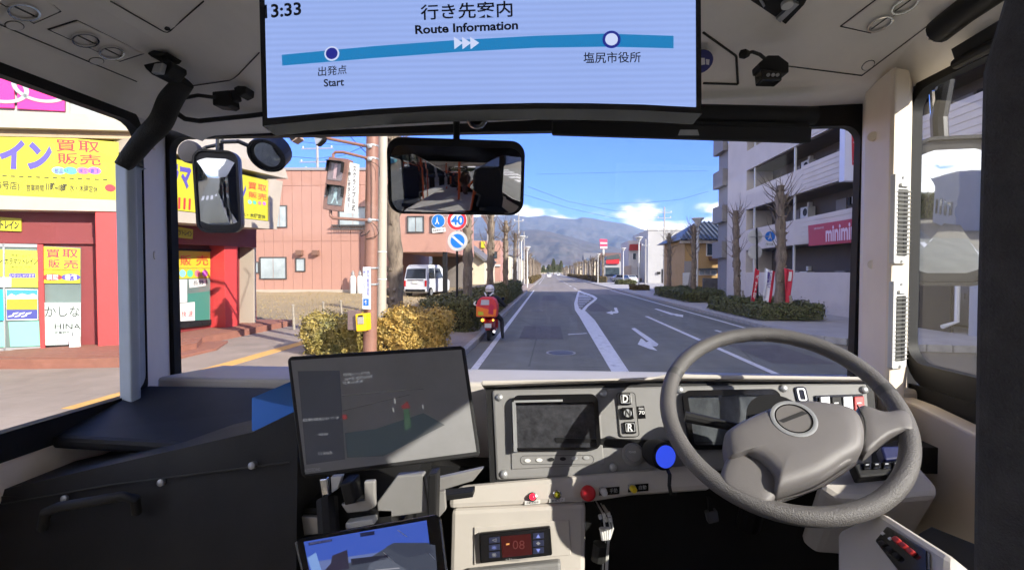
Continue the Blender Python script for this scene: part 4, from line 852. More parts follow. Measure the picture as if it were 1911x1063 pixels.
part(FV, 'crimson_face', [(1588, 190), (1640, 190), (1640, 308), (1590, 308)], .002, .02, MATS['crimson_sign'], vsn)
letter(FV, 'ミニミニ', ((1592, 236), (1607, 236), (1607, 303), (1592, 303)), mat('pale_letter', (.75, .7, .74), .5), vsn, .025, .03, True); letter(FV, '三', ((1592, 313), (1606, 313), (1606, 321), (1592, 321)), m_purp, vsn, .01, .02); letter(FV, 'けい', ((1592, 325), (1612, 325), (1612, 332), (1592, 332)), m_purp, vsn, .01, .02)
abox('sign_arm', XV + .1, XA + .1, FV.O.y + .1, FV.O.y + .25, 9.0, 9.1, m_steel, ap); abox('sign_arm', XV + .1, XA + .1, FV.O.y + .1, FV.O.y + .25, 6.8, 6.9, m_steel, ap)
# ================================================================== OTHER BUILDINGS
def bwin(par, y, x0, x1, z0, z1, m=m_win, fm=None, mull=1):
    f = MB().bx(x0 - .07, x1 + .07, y - .06, y + .02, z0 - .07, z1 + .07).build('window', fm or m_white, par)
    for i in range(mull + 1): a = x0 + (x1-x0)*i/(mull+1) + .02; b = x0 + (x1-x0)*(i+1)/(mull+1) - .02; MB().bx(a, b, y - .075, y - .055, z0, z1).build('pane', m, f)
# tan house with tiled hip roof
YH = 46; FH = Fr((0, YH, 0), (1, 0, 0), (0, 0, 1)); m_tanw = mat('ochre_render', (.42, .265, .105), .8, noise=.06, nscale=.8); m_tile = mat('dark_roof_tile', (.075, .085, .09), .45, noise=.2, nscale=3)
hx0 = FH.uv(1278, 480)[0]; hx1 = hx0 + 9; ez = FH.uv(1300, 447)[1]; rz = FH.uv(1300, 413)[1] + .35
th = thing('tan_house', 'ochre rendered house with dark tiled roof left of the apartment block', 'house', (hx0 + 4, YH + 4, .1))
MB().bx(hx0, hx1, YH, YH + 8, 0, ez).build('wall', m_tanw, th)
ov = .7; A = [(hx0-ov, YH-ov, ez-.05), (hx1+ov, YH-ov, ez-.05), (hx1+ov, YH+8+ov, ez-.05), (hx0-ov, YH+8+ov, ez-.05)]; Rd = [(hx0 + 2.2, YH + 4, rz), (hx1 - 2.2, YH + 4, rz)]
rf = MB().add(A + Rd, [(0, 1, 5, 4), (2, 3, 4, 5), (3, 0, 4), (1, 2, 5), (3, 2, 1, 0)]).build('roof', m_tile, th)
mb = MB(); ns = 24
tile_rib = None
for i in range(ns):
    x = hx0 - ov + (hx1 - hx0 + 2*ov)*(i + .5)/ns; fx = (x - (hx0-ov))/(2.9); f = min(1, fx, ((hx1+ov) - x)/2.9); f = max(.05, min(1, f))
    a = V((x, YH - ov - .03, ez)); b = V((x, YH - ov + (4 + ov)*f, ez + (rz - ez)*f + .03)); MB().tube([a, b], .09, 6).build('tile_row', m_tile, rf)
MB().bx(hx0 - .5, hx1, YH - .5, YH - .02, ez - .35, ez - .1).build('eaves', m_cream, th)
bwin(th, YH, *[FH.uv(1324, 0)[0], FH.uv(1344, 0)[0]], FH.uv(1330, 476)[1], FH.uv(1330, 455)[1]); bwin(th, YH, FH.uv(1299, 0)[0], FH.uv(1308, 0)[0], FH.uv(1300, 468)[1], FH.uv(1300, 456)[1], mull=0)
part(FH, 'flower_box', [(1322, 479), (1350, 479), (1350, 486), (1323, 486)], 0, .5, mat('brown_box', (.12, .06, .04), .7), th); part(FH, 'lower_roof', [(1300, 501), (1350, 499), (1350, 503), (1303, 504)], 0, .7, m_tile, th)
part(FH, 'lower_wall', [(1277, 487), (1290, 487), (1290, 540), (1277, 540)], 0, .04, MATS['grey_foundation'], th)
for i in range(3): bwin(th, YH, FH.uv(1310 + i*11, 0)[0], FH.uv(1319 + i*11, 0)[0], FH.uv(1310, 512)[1], FH.uv(1310, 505)[1], m_winl, mull=0)
gw = MB(); o = MB().bx(FH.uv(1302, 0)[0], FH.uv(1345, 0)[0], YH - 2.5, YH - 2.2, .1, 1.6).build('garden_wall', mat('stone_wall', (.10, .095, .09), .9, noise=.3, nscale=3, bump=.8, bscale=9)); tag(o, 'dark stone garden wall in front of the tan house', 'wall')
vsb = thing('white_signboard', 'white leaning signboard between the two dark trunks on the right', 'signboard', PY(1280, 545, 43)); FSB = Fr((0, 43, 0), (1, 0, 0), (0, 0, 1)); part(FSB, 'board', [(1274, 509), (1287, 508), (1281, 543), (1274, 542)], 0, .08, m_white, vsb); part(FSB, 'foot', [(1275, 540), (1287, 540), (1288, 546), (1274, 546)], -.2, .2, m_white, vsb)
# white block with blank wall
YB = 92; FBk = Fr((0, YB, 0), (1, 0, 0), (0, 0, 1)); m_blank = mat('pale_blank_wall', (.38, .38, .39), .8, noise=.05, nscale=.4)
wb = thing('white_building', 'pale blank-walled building behind the dark trunk on the right', 'building', (PY(1240, 530, YB).x, YB, .1)); r = FBk.rc(1209, 428, 1330, 536)
MB().bx(r[0], r[2], YB, YB + 16, 0, r[3]).build('wall', m_blank, wb); part(FBk, 'door', [(1235, 502), (1245, 501), (1245, 531), (1235, 531)], 0, .1, m_dark, wb); part(FBk, 'roof_edge', [(1208, 426), (1330, 426), (1330, 429.5), (1208, 429.5)], -.5, .15, m_grey, wb)
bwin(wb, YB, FBk.uv(1254, 0)[0], FBk.uv(1259, 0)[0], FBk.uv(0, 466)[1], FBk.uv(0, 457)[1], mull=0); bwin(wb, YB, FBk.uv(1267, 0)[0], FBk.uv(1274, 0)[0], FBk.uv(0, 466)[1], FBk.uv(0, 457)[1], mull=0); part(FBk, 'wall_box', [(1226, 507), (1232, 507), (1232, 511), (1226, 511)], 0, .3, m_dark, wb)
part(FBk, 'shutter', [(1254, 504), (1276, 504), (1276, 532), (1254, 532)], 0, .08, m_win, wb)
# shop with red canopy
YC = 100; FC = Fr((0, YC, 0), (1, 0, 0), (0, 0, 1)); rc_ = thing('red_canopy_shop', 'white two-storey shop with a red canopy left of the pale building', 'shop', (PY(1190, 530, YC).x, YC, .1)); r = FC.rc(1173, 449, 1215, 532)
MB().bx(r[0], r[2], YC, YC + 10, 0, r[3]).build('wall', mat('shop_white', (.48, .46, .46), .8, noise=.05), rc_); part(FC, 'canopy', [(1175, 456), (1209, 455), (1209, 467), (1173, 467)], 0, .6, mat('canopy_red', (.32, .03, .03), .6), rc_)
for x0_, x1_ in ((1184, 1190), (1194, 1197), (1206, 1210)): bwin(rc_, YC, FC.uv(x0_, 0)[0], FC.uv(x1_, 0)[0], FC.uv(0, 486)[1], FC.uv(0, 476)[1], mull=0)
part(FC, 'shop_window', [(1190, 498), (1208, 498), (1208, 530), (1190, 530)], 0, .06, m_win, rc_); part(FC, 'arch_wall', [(1164, 497), (1178, 495), (1178, 530), (1164, 530)], 0, .3, mat('arch_pink', (.4, .33, .3), .8), rc_)
# family restaurant with red sign, sign pylon
YD = 118; FD = Fr((0, YD, 0), (1, 0, 0), (0, 0, 1)); dr = thing('red_sign_shop', 'low distant shop with a red sign band at the right tree row', 'shop', (PY(1143, 525, YD).x, YD, .1)); r = FD.rc(1128, 488, 1160, 525)
MB().bx(r[0], r[2], YD, YD + 12, 0, r[3]).build('wall', m_blank, dr); part(FD, 'sign_band', [(1131, 485), (1155, 483), (1155, 492), (1131, 492)], 0, .5, m_sr, dr); part(FD, 'window', [(1130, 499), (1156, 499), (1156, 515), (1130, 515)], 0, .05, m_win, dr); part(FD, 'roof', [(1132, 478), (1154, 474), (1158, 483), (1129, 485)], -6, .6, m_tile, dr)
YPy = 104; FY = Fr((0, YPy, 0), (1, 0, 0), (0, 0, 1)); py_ = thing('sign_pylon', 'tall pole sign with a pink and white square board over the right tree row', 'pole sign', (PY(1126, 520, YPy).x, YPy, .1))
part(FY, 'board', [(1119, 446), (1133, 446.5), (1133, 464), (1120, 464)], -.3, .3, mat('pylon_pink', (.62, .06, .14), .5), py_); part(FY, 'white_band', [(1120, 452), (1133, 452.5), (1133, 455), (1120, 455)], .3, .32, m_whl, py_); part(FY, 'white_band', [(1120, 460), (1133, 460), (1133, 463.5), (1120, 463.5)], .3, .32, m_whl, py_); a = PY(1126, 464, YPy); MB().tube([(a.x, YPy, 0), a], .22, 8).build('pole', m_white, py_)
# left side: gable house, second pink building, blue containers
YE = 46; FE = Fr((0, YE, 0), (1, 0, 0), (0, 0, 1)); hg = thing('cream_gable_house', 'cream gabled house behind the blue containers on the left', 'house', (PY(840, 520, YE).x, YE, 1)); m_crw = mat('cream_render', (.62, .54, .40), .8, noise=.06)
P5 = [FE.w(*FE.uv(*p)) for p in ((800, 536), (904, 536), (904, 483), (862, 452), (800, 500))]; MB().prism(P5, (0, 9, 0)).build('wall', m_crw, hg)
for q4 in ([(858, 449), (862, 450), (909, 486), (905, 489)], [(796, 502), (858, 449), (862, 453), (798, 506)]): mb = MB(); FE.slab(mb, q4, -9.2, .5); mb.build('roof', mat('slate_roof', (.14, .13, .125), .7), hg)
window(FE, 835, 496, 850, 508, hg, m_win)
for i, (x0_, x1_, mm) in enumerate(((810, 828, (.05, .16, .22)), (828, 850, (.17, .40, .43)))):
    f = Fr((0, 38, 0), (1, 0, 0), (0, 0, 1)); r = f.rc(x0_, 506, x1_ - .6, 534); t = thing('storage_container', ('dark teal storage container right of the van', 'light turquoise storage container behind the sign post')[i], 'container', f.w(r[0], r[1])); m_ = mat('container%d' % i, mm, .6, noise=.06)
    MB().bx(r[0], r[2], 38, 41, r[1], r[3]).build('body', m_, t); mb = MB()
    for j in range(5): x = r[0] + (r[2]-r[0])*(j + .5)/5; mb.bx(x - .02, x + .02, 37.95, 38, r[1] + .05, r[3] - .05)
    mb.build('rib', m_, t)
YF = 60; FF = Fr((0, YF, 0), (1, 0, 0), (0, 0, 1)); p2b = thing('far_pink_building', 'smaller salmon building between the left trunks in the distance', 'building', (PY(900, 520, YF).x, YF, .8)); r = FF.rc(880, 449, 934, 530); MB().bx(r[0], r[2], YF, YF + 12, 0, r[3]).build('wall', m_sal, p2b)
window(FF, 891, 468, 902, 479, p2b, m_win); window(FF, 921, 470, 927, 481, p2b, m_win, mull=0); part(FF, 'yellow_sign', [(898, 450), (905, 451), (905, 463), (898, 462)], 0, .2, m_yel, p2b); part(FF, 'base_band', [(880, 493), (934, 493), (934, 497), (880, 497)], 0, .15, m_grey, p2b)
# scattered distant houses
m_roofs = [mat('roof_grey', (.16, .16, .17), .6), mat('roof_brown', (.15, .09, .07), .6), mat('roof_blue', (.1, .14, .2), .6)]; m_walls = [m_crw, m_blank, mat('house_beige', (.42, .37, .30), .8)]
def house(px, y, w, h, label, k=0, side=1, zb=0.0):
    c = PY(px, 508, y)
    if y < 640: c.x = max(c.x, 17.5 + w/2) if c.x > 2 else min(c.x, -7.5 - w/2)
    t = thing('distant_house', label, 'house', (c.x, y, zb), 'distant houses'); x0_, x1_ = c.x - w/2, c.x + w/2; d = w*.8
    MB().bx(x0_, x1_, y, y + d, zb - 1, zb + h).build('wall', m_walls[k % 3], t); rh = w*.22
    MB().add([(x0_-.4, y-.4, zb+h), (x1_+.4, y-.4, zb+h), (x1_+.4, y+d+.4, zb+h), (x0_-.4, y+d+.4, zb+h), (x0_-.4, y+d/2, zb+h+rh), (x1_+.4, y+d/2, zb+h+rh)], [(0,1,5,4), (2,3,4,5), (0,4,3), (1,2,5), (3,2,1,0)]).build('roof', m_roofs[k % 3], t)
    for i in range(2): bwin(t, y, x0_ + w*(.18 + .4*i), x0_ + w*(.38 + .4*i), zb + h*.6, zb + h*.8, mull=0)
hs = [(948, 95, 9, 5.5), (966, 120, 10, 6), (978, 150, 11, 6), (962, 165, 12, 7), (988, 210, 13, 6), (975, 260, 15, 8), (1010, 720, 16, 9), (1036, 740, 18, 10), (1060, 300, 13, 6), (1078, 210, 11, 6), (1092, 190, 12, 6.5), (1108, 230, 16, 8), (1150, 160, 12, 6), (1120, 300, 18, 8), (1000, 420, 16, 8), (1052, 760, 20, 9), (940, 130, 14, 6), (1160, 240, 18, 7)]
hs.sort(key=lambda h: h[1]); cnt = {'left': 0, 'right': 0}
for i, (px, y, w_, h_) in enumerate(hs):
    sd_n = 'left' if px < 1022 else 'right'
    house(px, y, w_, h_, '%s house with %s roof, %s from us of those behind the far %s trees' % (('cream', 'pale grey', 'beige')[i % 3], ('grey', 'brown', 'bluish')[i % 3], ORD[cnt[sd_n]], sd_n), i); cnt[sd_n] += 1
# evergreen trees at the end of the road
def conifer(px, y, h, r, label):
    c = PY(px, 508, y); t = thing('evergreen_tree', label, 'tree', (c.x, y, 0), 'evergreens at the road end'); MB().tube([(c.x, y, 0), (c.x, y, h*.9)], [.3, .06], 8).build('trunk', m_twig, t); n = 2600
    f = rng.random(n)**.7; a = rng.uniform(0, 2*pi, n); rad = r*(1 - f*.85)*(.45 + .55*rng.random(n)) * (1 + .25*np.sin(a*3 + f*9)); P = np.c_[c.x + rad*np.cos(a), y + rad*np.sin(a), h*(.15 + .85*f)]
    A_ = rng.normal(0, 1, (n, 3)); A_ /= np.linalg.norm(A_, axis=1)[:, None]; B_ = np.cross(A_, rng.normal(0, 1, (n, 3))); B_ /= np.linalg.norm(B_, axis=1)[:, None]; s = .45
    vv = np.stack([P - A_*s, P + B_*s*.5, P + A_*s, P - B_*s*.5], 1).reshape(-1, 3); o = MB().add(vv.tolist(), [(4*i, 4*i+1, 4*i+2, 4*i+3) for i in range(n)]).build('crown', m_lg, t, recalc=False); stuff(o)
for i, (px, y, h, r_) in enumerate(((1033, 380, 12.5, 3.2), (1047, 420, 12, 3.2), (1024, 560, 11, 5), (1040, 600, 12, 6), (1014, 480, 9, 4))): conifer(px, y, h, r_, ('tall dark evergreen right of the far road end', 'dark evergreen beyond the tall one at the road end', 'broad evergreen above the distant white car', 'far evergreen behind the road end', 'low evergreen left of the far road end')[i])
from mathutils import noise as mnoise
# ================================================================== MOUNTAINS (winter forest)
m_mt = mat('winter_mountain_forest', (.12, .095, .08), .95, col2=(.04, .045, .045), noise=.4, nscale=.009, bump=0)
def mountain(name, dist, prof, depth, foot, seed, label_z=0):
    R = np.random.default_rng(seed); xs = np.linspace(700, 1330, 200); pz = np.interp(xs, [p[0] for p in prof], [p[1] for p in prof]); K = 60; V_ = []; ph = R.uniform(0, 6, 12)
    for j in range(K):
        f = j/(K-1)
        for i, x in enumerate(xs):
            top = PY(x, pz[i], dist); y = dist - depth*(1 - f); s = f**1.15
            nz = mnoise.fractal(V((x*.016 + seed, f*2.6, seed*1.7)), .9, 2.1, 5) * .16 + mnoise.ridged_multi_fractal(V((x*.011 + f*.8, f*1.6 + seed, 3.3)), .9, 2.0, 4, 1.0, 2.0) * .05 - .05
            z = foot + (top.z - foot)*s + nz*top.z*sin(pi*min(1, f))**.6*.8
            V_.append((top.x*(y/dist), y, z))
    n = len(xs); return struct(MB().add(V_, [(j*n+i, j*n+i+1, (j+1)*n+i+1, (j+1)*n+i) for j in range(K-1) for i in range(n-1)]).build(name, m_mt, smooth=180, recalc=False))
mountain('mountain_range', 7500, [(700, 412), (820, 410), (900, 404), (960, 401), (985, 405), (1018, 402), (1045, 407), (1075, 409), (1085, 405), (1105, 407), (1130, 412), (1165, 417), (1190, 425), (1212, 432), (1250, 440), (1330, 452)], 3500, 0, 3)
mountain('mountain_foothill', 3600, [(700, 446), (850, 440), (930, 432), (1000, 428), (1060, 440), (1100, 452), (1150, 462), (1200, 470), (1330, 478)], 2200, 0, 5)
# ================================================================== POWER POLES AND WIRES
def power_pole(px, pt, y, label, w=.16, arms=((.4, 1.6), (1.1, 1.3))):
    t_ = PY(px, pt, y); t = thing('power_pole', label, 'power pole', (t_.x, y, 0)); MB().tube([(t_.x, y, 0), t_], [w, w*.6], 10).build('shaft', mat('concrete_pole', (.33, .32, .31), .8, noise=.1), t, smooth=40)
    for dz, L in arms: MB().bx(t_.x - L/2, t_.x + L/2, y - .05, y + .05, t_.z - dz - .05, t_.z - dz + .05).build('cross_arm', m_steel, t); mb = MB(); [mb.lathe((t_.x + s*L*.45, y, t_.z - dz + .05), (0, 0, 1), [(.05, 0), (.08, .1), (.04, .2)], 6) for s in (-1, 0, 1)]; mb.build('insulator', m_white, t)
    return t
power_pole(1240, 386, 80, 'power pole with crossarms above the pale building', .17, ((.9, 2.4), (1.8, 2.2), (4.0, 2.0)))
power_pole(592, 258, 46, 'pale power pole with crossarms behind the pink building roof', .2, ((1.0, 3.2), (2.3, 3.6), (3.0, 2.6)))
power_pole(968, 398, 62, 'thin power pole right of the left trunk row', .13, ((1, 1.2),)); power_pole(978, 432, 80, 'thinner power pole beyond the left trunk row', .13, ((1, 1.2),)); power_pole(1205, 446, 78, 'power pole in front of the red canopy shop', .15, ((1, 1.2),))
m_wire = mat('wire_black', (.02, .02, .022), .6)
def wire(label, pts, ys, r=.02, sag=0):
    P = []; n = len(pts)
    for i in range(n - 1):
        for k in range(8): f = k/8; x = pts[i][0]*(1-f) + pts[i+1][0]*f; y = pts[i][1]*(1-f) + pts[i+1][1]*f; P.append(PY(x, y, ys[i]*(1-f) + ys[i+1]*f))
    P.append(PY(*pts[-1], ys[-1])); o = MB().tube(P, r, 5).build('overhead_wire', m_wire); tag(o, label, 'wire', 'overhead wires')
wire('overhead wire sagging to the pole top above the white clouds', [(985, 348), (1060, 376), (1150, 394), (1237, 394)], [40, 52, 66, 80], .016); wire('lower overhead wire crossing the clouds to the power pole', [(975, 362), (1060, 388), (1150, 408), (1237, 404)], [40, 52, 66, 80], .014)
wire('thin wire rising from the power pole towards the apartment block', [(1120, 380), (1210, 378), (1270, 372), (1322, 357)], [60, 56, 50, 42], .012); wire('faint high wire across the blue sky', [(1000, 325), (1100, 323), (1210, 320), (1320, 319)], [50, 50, 48, 45], .010)
wire('wire above the pink building roof, upper one', [(540, 262), (592, 268), (680, 272)], [46, 46, 60], .018); wire('wire above the pink building roof, lower one', [(540, 292), (592, 296), (640, 290), (688, 270)], [46, 46, 40, 30], .018); wire('guy wire running down behind the brown pole', [(645, 245), (660, 262), (690, 292)], [12, 12, 11], .010)
# ================================================================== VEHICLES
m_tyre = mat('tyre_rubber', (.012, .012, .012), .8); m_carwin = mat('car_glass', (.02, .025, .03), .06, spec=.8); m_plate = mat('number_plate', (.7, .7, .66), .5); m_tl = mat('tail_lamp_red', (.45, .01, .01), .25); m_hl = mat('clear_lamp', (.7, .7, .72), .15)
def car(name, label, cat, prof, w, glass, colr, wheels, group=None, tumble=.13):
    """prof: side outline (y, z) clockwise; y=0 rear bumper. Returns thing with origin at rear-centre on ground."""
    t = thing(name, label, cat, (0, 0, 0), group); m_ = mat('car_paint_' + colr[0], colr[1], .3, coat=.6); zmax = max(z for _, z in prof); zb = 1.0 if zmax > 1.6 else .85
    def hw(z): return w/2*(1 - tumble*max(0, (z - zb)/(zmax - zb))) * (1 if z > .35 else .96)
    L = [V((-hw(z), y, z)) for y, z in prof]; Rr = [V((hw(z), y, z)) for y, z in prof]
    MB().loft([L, Rr]).build('body', m_, t, bevel=.05, segs=3)
    for gname, kind, q in glass:
        if kind == 'side':
            for s in (-1, 1): MB().prism([V((s*(hw(z) - .01), y, z)) for y, z in q], (s*.018, 0, 0)).build(gname, m_carwin, t)
        else:
            (y0_, z0_), (y1_, z1_) = q; a, b = hw(z0_)*.86, hw(z1_)*.86; nn = V((0, -(z1_-z0_), y1_-y0_)).normalized() * (1 if kind == 'rear' else -1)
            nn = V((0, -abs(nn.y) if kind == 'rear' else abs(nn.y), abs(nn.z))); MB().prism([V((-a, y0_, z0_)) + nn*.004, V((a, y0_, z0_)) + nn*.004, V((b, y1_, z1_)) + nn*.004, V((-b, y1_, z1_)) + nn*.004], nn*.015).build(gname, m_carwin, t)
    for y, r_ in wheels:
        for s in (-1, 1):
            x = s*(w/2 - .09); wh = MB().lathe((x - .09*s*1.0, y, r_), (s, 0, 0), [(r_*.6, 0), (r_, .02), (r_, .17), (r_*.86, .19)], 20).build('wheel', m_tyre, t, smooth=30); MB().lathe((x + .09*s, y, r_), (s, 0, 0), [(r_*.62, 0), (r_*.6, .02), (.05, .012)], 16).build('rim', m_alu, wh)
    return t
kp = [(0.0, .32), (.02, .95), (.22, 1.72), (.5, 1.86), (2.0, 1.86), (2.55, 1.62), (2.95, 1.05), (3.38, .9), (3.4, .35), (3.2, .25), (.1, .25)]
van = car('parked_van', 'white boxy minivan parked beside the pink building carport', 'van', kp, 1.48, [('rear_window', 'rear', ((.045, 1.06), (.19, 1.62))), ('side_window', 'side', [(.35, 1.08), (.42, 1.66), (1.1, 1.68), (1.1, 1.06)]), ('side_window', 'side', [(1.18, 1.06), (1.18, 1.68), (1.95, 1.66), (2.3, 1.08)]), ('windscreen', 'front', ((2.9, 1.1), (2.55, 1.6)))], ('pearl_white', (.62, .64, .68)), ((.55, .28), (2.75, .28)))
for s in (-1, 1): MB().bx(s*.60, s*.71, -.02, .1, .62, .95).build('tail_lamp', m_tl, van, bevel=.01)
MB().bx(-.17, .17, -.025, .02, .78, .93).build('number_plate', m_plate, van); MB().bx(-.62, .62, -.02, .05, .30, .45).build('bumper', m_dark, van); MB().bx(-.5, .5, -.015, .05, .96, 1.0).build('trim', m_chrome, van)
cpos = PY(775, 556, 27); van.location = (cpos.x, 27, lot_z(cpos.x, 27)); van.rotation_euler = (0, 0, radians(-12)); van.scale = (1.0, .95, 1.0)
cp = [(0, .3), (.03, .85), (.5, 1.0), (.95, 1.45), (2.3, 1.48), (3.0, 1.02), (3.95, .85), (4.05, .4), (3.9, .24), (.1, .24)]
cg = [('rear_window', 'rear', ((.55, 1.02), (.92, 1.4))), ('side_window', 'side', [(.75, 1.0), (1.0, 1.4), (1.65, 1.43), (1.65, .98)]), ('side_window', 'side', [(1.72, .98), (1.72, 1.43), (2.25, 1.42), (2.85, 1.0)]), ('windscreen', 'front', ((2.98, 1.04), (2.35, 1.45)))]
def full_car(label, c, loc, rz):
    o = car('car', label, 'car', cp, 1.69, cg, c, ((.7, .3), (3.2, .3)), 'cars in the distance')
    for s in (-1, 1): MB().bx(s*.62, s*.8, -.01, .12, .68, .84).build('tail_lamp', m_tl, o); MB().bx(s*.55, s*.78, 3.93, 4.06, .6, .74).build('headlight', m_hl, o)
    MB().bx(-.17, .17, -.02, .02, .6, .76).build('number_plate', m_plate, o); o.location = loc; o.rotation_euler = (0, 0, rz); return o
WH = ('white', (.7, .7, .7)); SV = ('silver', (.4, .42, .45)); BK = ('black', (.02, .02, .025))
full_car('white car driving away far down the road in our lane', WH, (PY(1023, 512, 190).x + .4, 190, .01), 0); c2 = PY(1042, 511, 300); full_car('white car in the oncoming lane far down the road', WH, (c2.x, 305, 0), pi)
full_car('silver car parked before the low shop with the red sign band', SV, (PY(1143, 515, 100).x, 102, .1), radians(-80)); full_car('dark car parked in front of the red canopy shop', BK, (PY(1200, 525, 94).x, 95, .1), radians(75)); full_car('silver car parked in front of the pale blank-walled building', SV, (PY(1186, 525, 88).x, 89, .1), radians(20))
full_car('white car half hidden behind the corner of the apartment block', WH, (PY(1338, 540, 41.5).x + .4, 41.2, .1), radians(-95))
full_car('teal compact car stopped behind the bus, seen in the left mirror', ('teal', (.1, .4, .45)), (-7.5, -21, 0), radians(90))

# scenery behind the bus, seen in the outside mirrors
m_yg = mat('sunny_shrub', (.28, .27, .05), .7, col2=(.12, .14, .03), noise=.3, nscale=.6)
hedge('yellow green roadside shrubs behind the bus, seen in the right mirror', 9, 42, -66, -58, 4.2, m_yg, 9000, .34, 0, 21, None, .6)
hedge('dark green shrubs behind the bus, seen in the left mirror', -40, -8, -60, -52, 5.0, m_lg, 7000, .36, 0, 22, None, .6)
rbk = thing('corner_building', 'pale corner building behind the bus, seen in the right mirror', 'building', (22, -38, 0)); MB().bx(15, 30, -46, -30, 0, 7).build('wall', m_blank, rbk)
for k in range(4):
    f_ = MB().bx(14.93, 15.0, -44 + k*3.6, -42 + k*3.6, 1.2, 3.0).build('window', m_alu_d, rbk); MB().bx(14.9, 14.93, -43.9 + k*3.6, -42.1 + k*3.6, 1.3, 2.9).build('pane', m_win, f_)
# ================================================================== HAZE
def haze(density):
    m = bpy.data.materials.new('haze_air'); m.use_nodes = True; N = m.node_tree.nodes; L = m.node_tree.links; N.clear(); o = N.new('ShaderNodeOutputMaterial'); v = N.new('ShaderNodeVolumePrincipled')
    v.inputs['Color'].default_value = (.42, .64, 1, 1); v.inputs['Density'].default_value = density; v.inputs['Anisotropy'].default_value = .0; L.new(v.outputs[0], o.inputs['Volume'])
    b = MB().bx(-9000, 9000, -2600, 9000, -1.5, 1150).build('haze', m); stuff(b); tag(b, 'thin blue winter haze over the avenue and far mountains', 'haze'); return b
HAZE = 7.5e-5
haze(HAZE)
# ================================================================== DELIVERY RIDER
def skin_body(name, verts, edges, radii, m, parent, sub=2):
    me = bpy.data.meshes.new(name); me.from_pydata([tuple(v) for v in verts], edges, []); o = bpy.data.objects.new(name, me); COL.objects.link(o)
    sk = o.modifiers.new('skin', 'SKIN'); sk.use_smooth_shade = True
    for i, r in enumerate(radii): d = me.skin_vertices[0].data[i]; d.radius = (r, r) if not isinstance(r, tuple) else r; d.use_root = (i == 0)
    s = o.modifiers.new('sub', 'SUBSURF'); s.levels = sub; s.render_levels = sub; me.materials.append(m); o.parent = parent; return o
def person_mesh(parent, J, m, name='body'):
    """J: joints dict -> one continuous figure."""
    N = ['hip', 'belly', 'chest', 'neck0', 'neck', 'head', 'crown']; vs = [J[n] for n in N]; rad = [(.15, .12), (.145, .115), (.17, .125), (.11, .09), .055, (.085, .1), (.06, .07)]; ed = [(i, i+1) for i in range(6)]
    def chain(start, pts, rs):
        prev = start
        for p, r in zip(pts, rs): vs.append(p); rad.append(r); ed.append((prev, len(vs) - 1)); prev = len(vs) - 1
        return prev
    for s in ('l', 'r'):
        h = chain(2, [J['sh' + s], J['el' + s], J['wr' + s]], [.08, .058, .042]); palm = V(J['wr' + s]) + (V(J['wr' + s]) - V(J['el' + s])).normalized()*.07; ph = chain(h, [palm], [(.04, .025)])
        d = (V(J['wr' + s]) - V(J['el' + s])).normalized(); sd = d.cross(V((0, 0, 1))).normalized()
        for k in range(4): b = palm + sd*(.018*(k - 1.5)); chain(ph, [b + d*.04, b + d*.06 + V((0, 0, -.03))], [.011, .009])
        chain(h, [V(J['wr' + s]) + sd*(.05 if s == 'r' else -.05) + d*.04], [.013])
        k = chain(0, [J['th' + s], J['kn' + s], J['an' + s]], [.105, .075, .05]); an = V(J['an' + s]); chain(k, [an + V(J['toe']) + V((0, 0, -.04))], [(.045, .035)])
    return skin_body(name, vs, ed, rad, m, parent)
m_jk = mat('dark_jacket', (.014, .015, .02), .8, noise=.2, nscale=20); m_skin = mat('skin', (.45, .27, .19), .6)
m_scr = mat('scooter_red', (.30, .015, .025), .35, coat=.4); m_bag = mat('delivery_bag_red', (.60, .04, .05), .65, noise=.08, nscale=12); m_bago = mat('delivery_bag_orange', (.80, .17, .02), .6)
g0 = PZ(911, 637, 0); sc_ = thing('scooter', 'red delivery scooter at the kerb beside the left hedge', 'scooter', (g0.x, g0.y, 0)); O = V((g0.x, g0.y, 0))
def sb(name, m, par, fn, **k): mb = MB(); fn(mb); mb.v = [tuple(V(v) + O) for v in mb.v]; return mb.build(name, m, par, **k)
for y in (.0, 1.2):
    wh = sb('wheel', m_tyre, sc_, lambda mb: mb.lathe((-.05, y + .23, .23), (1, 0, 0), [(.14, 0), (.20, .0), (.23, .025), (.23, .075), (.20, .1), (.14, .1)], 24), smooth=40); sb('rim', m_alu, wh, lambda mb: mb.lathe((-.03, y + .23, .23), (1, 0, 0), [(.14, 0), (.05, .02), (.05, .05), (.14, .06)], 16))
sb('rear_body', m_scr, sc_, lambda mb: mb.loft([[V((sx*w_, y, z)) for sx, z in ((-1, z0_), (-1, z1_), (1, z1_), (1, z0_))] for y, w_, z0_, z1_ in ((-.08, .09, .52, .66), (.1, .15, .42, .74), (.45, .17, .32, .74), (.62, .14, .28, .60))]), bevel=.03, segs=3)
sb('seat', m_dark, sc_, lambda mb: mb.box((0, .28, .78), (.27, .62, .09)), bevel=.03, segs=3); sb('floorboard', m_scr, sc_, lambda mb: mb.box((0, .85, .29), (.34, .5, .08)), bevel=.02)
sb('leg_shield', m_scr, sc_, lambda mb: mb.loft([[V((sx*.2, 1.08 + dy, z)) for sx, dy in ((-1, 0), (-.6, .1), (.6, .1), (1, 0))] for z, dy in ((.28, 0), (.6, 0), (.9, 0))], closed=True), bevel=.01); sb('fork', m_dark, sc_, lambda mb: mb.tube([(0, 1.43, .23), (0, 1.25, .8), (0, 1.15, 1.0)], .035, 8))
sb('handlebar', m_dark, sc_, lambda mb: mb.tube([(-.33, 1.0, 1.02), (-.2, 1.1, 1.04), (.2, 1.1, 1.04), (.33, 1.0, 1.02)], .018, 8))
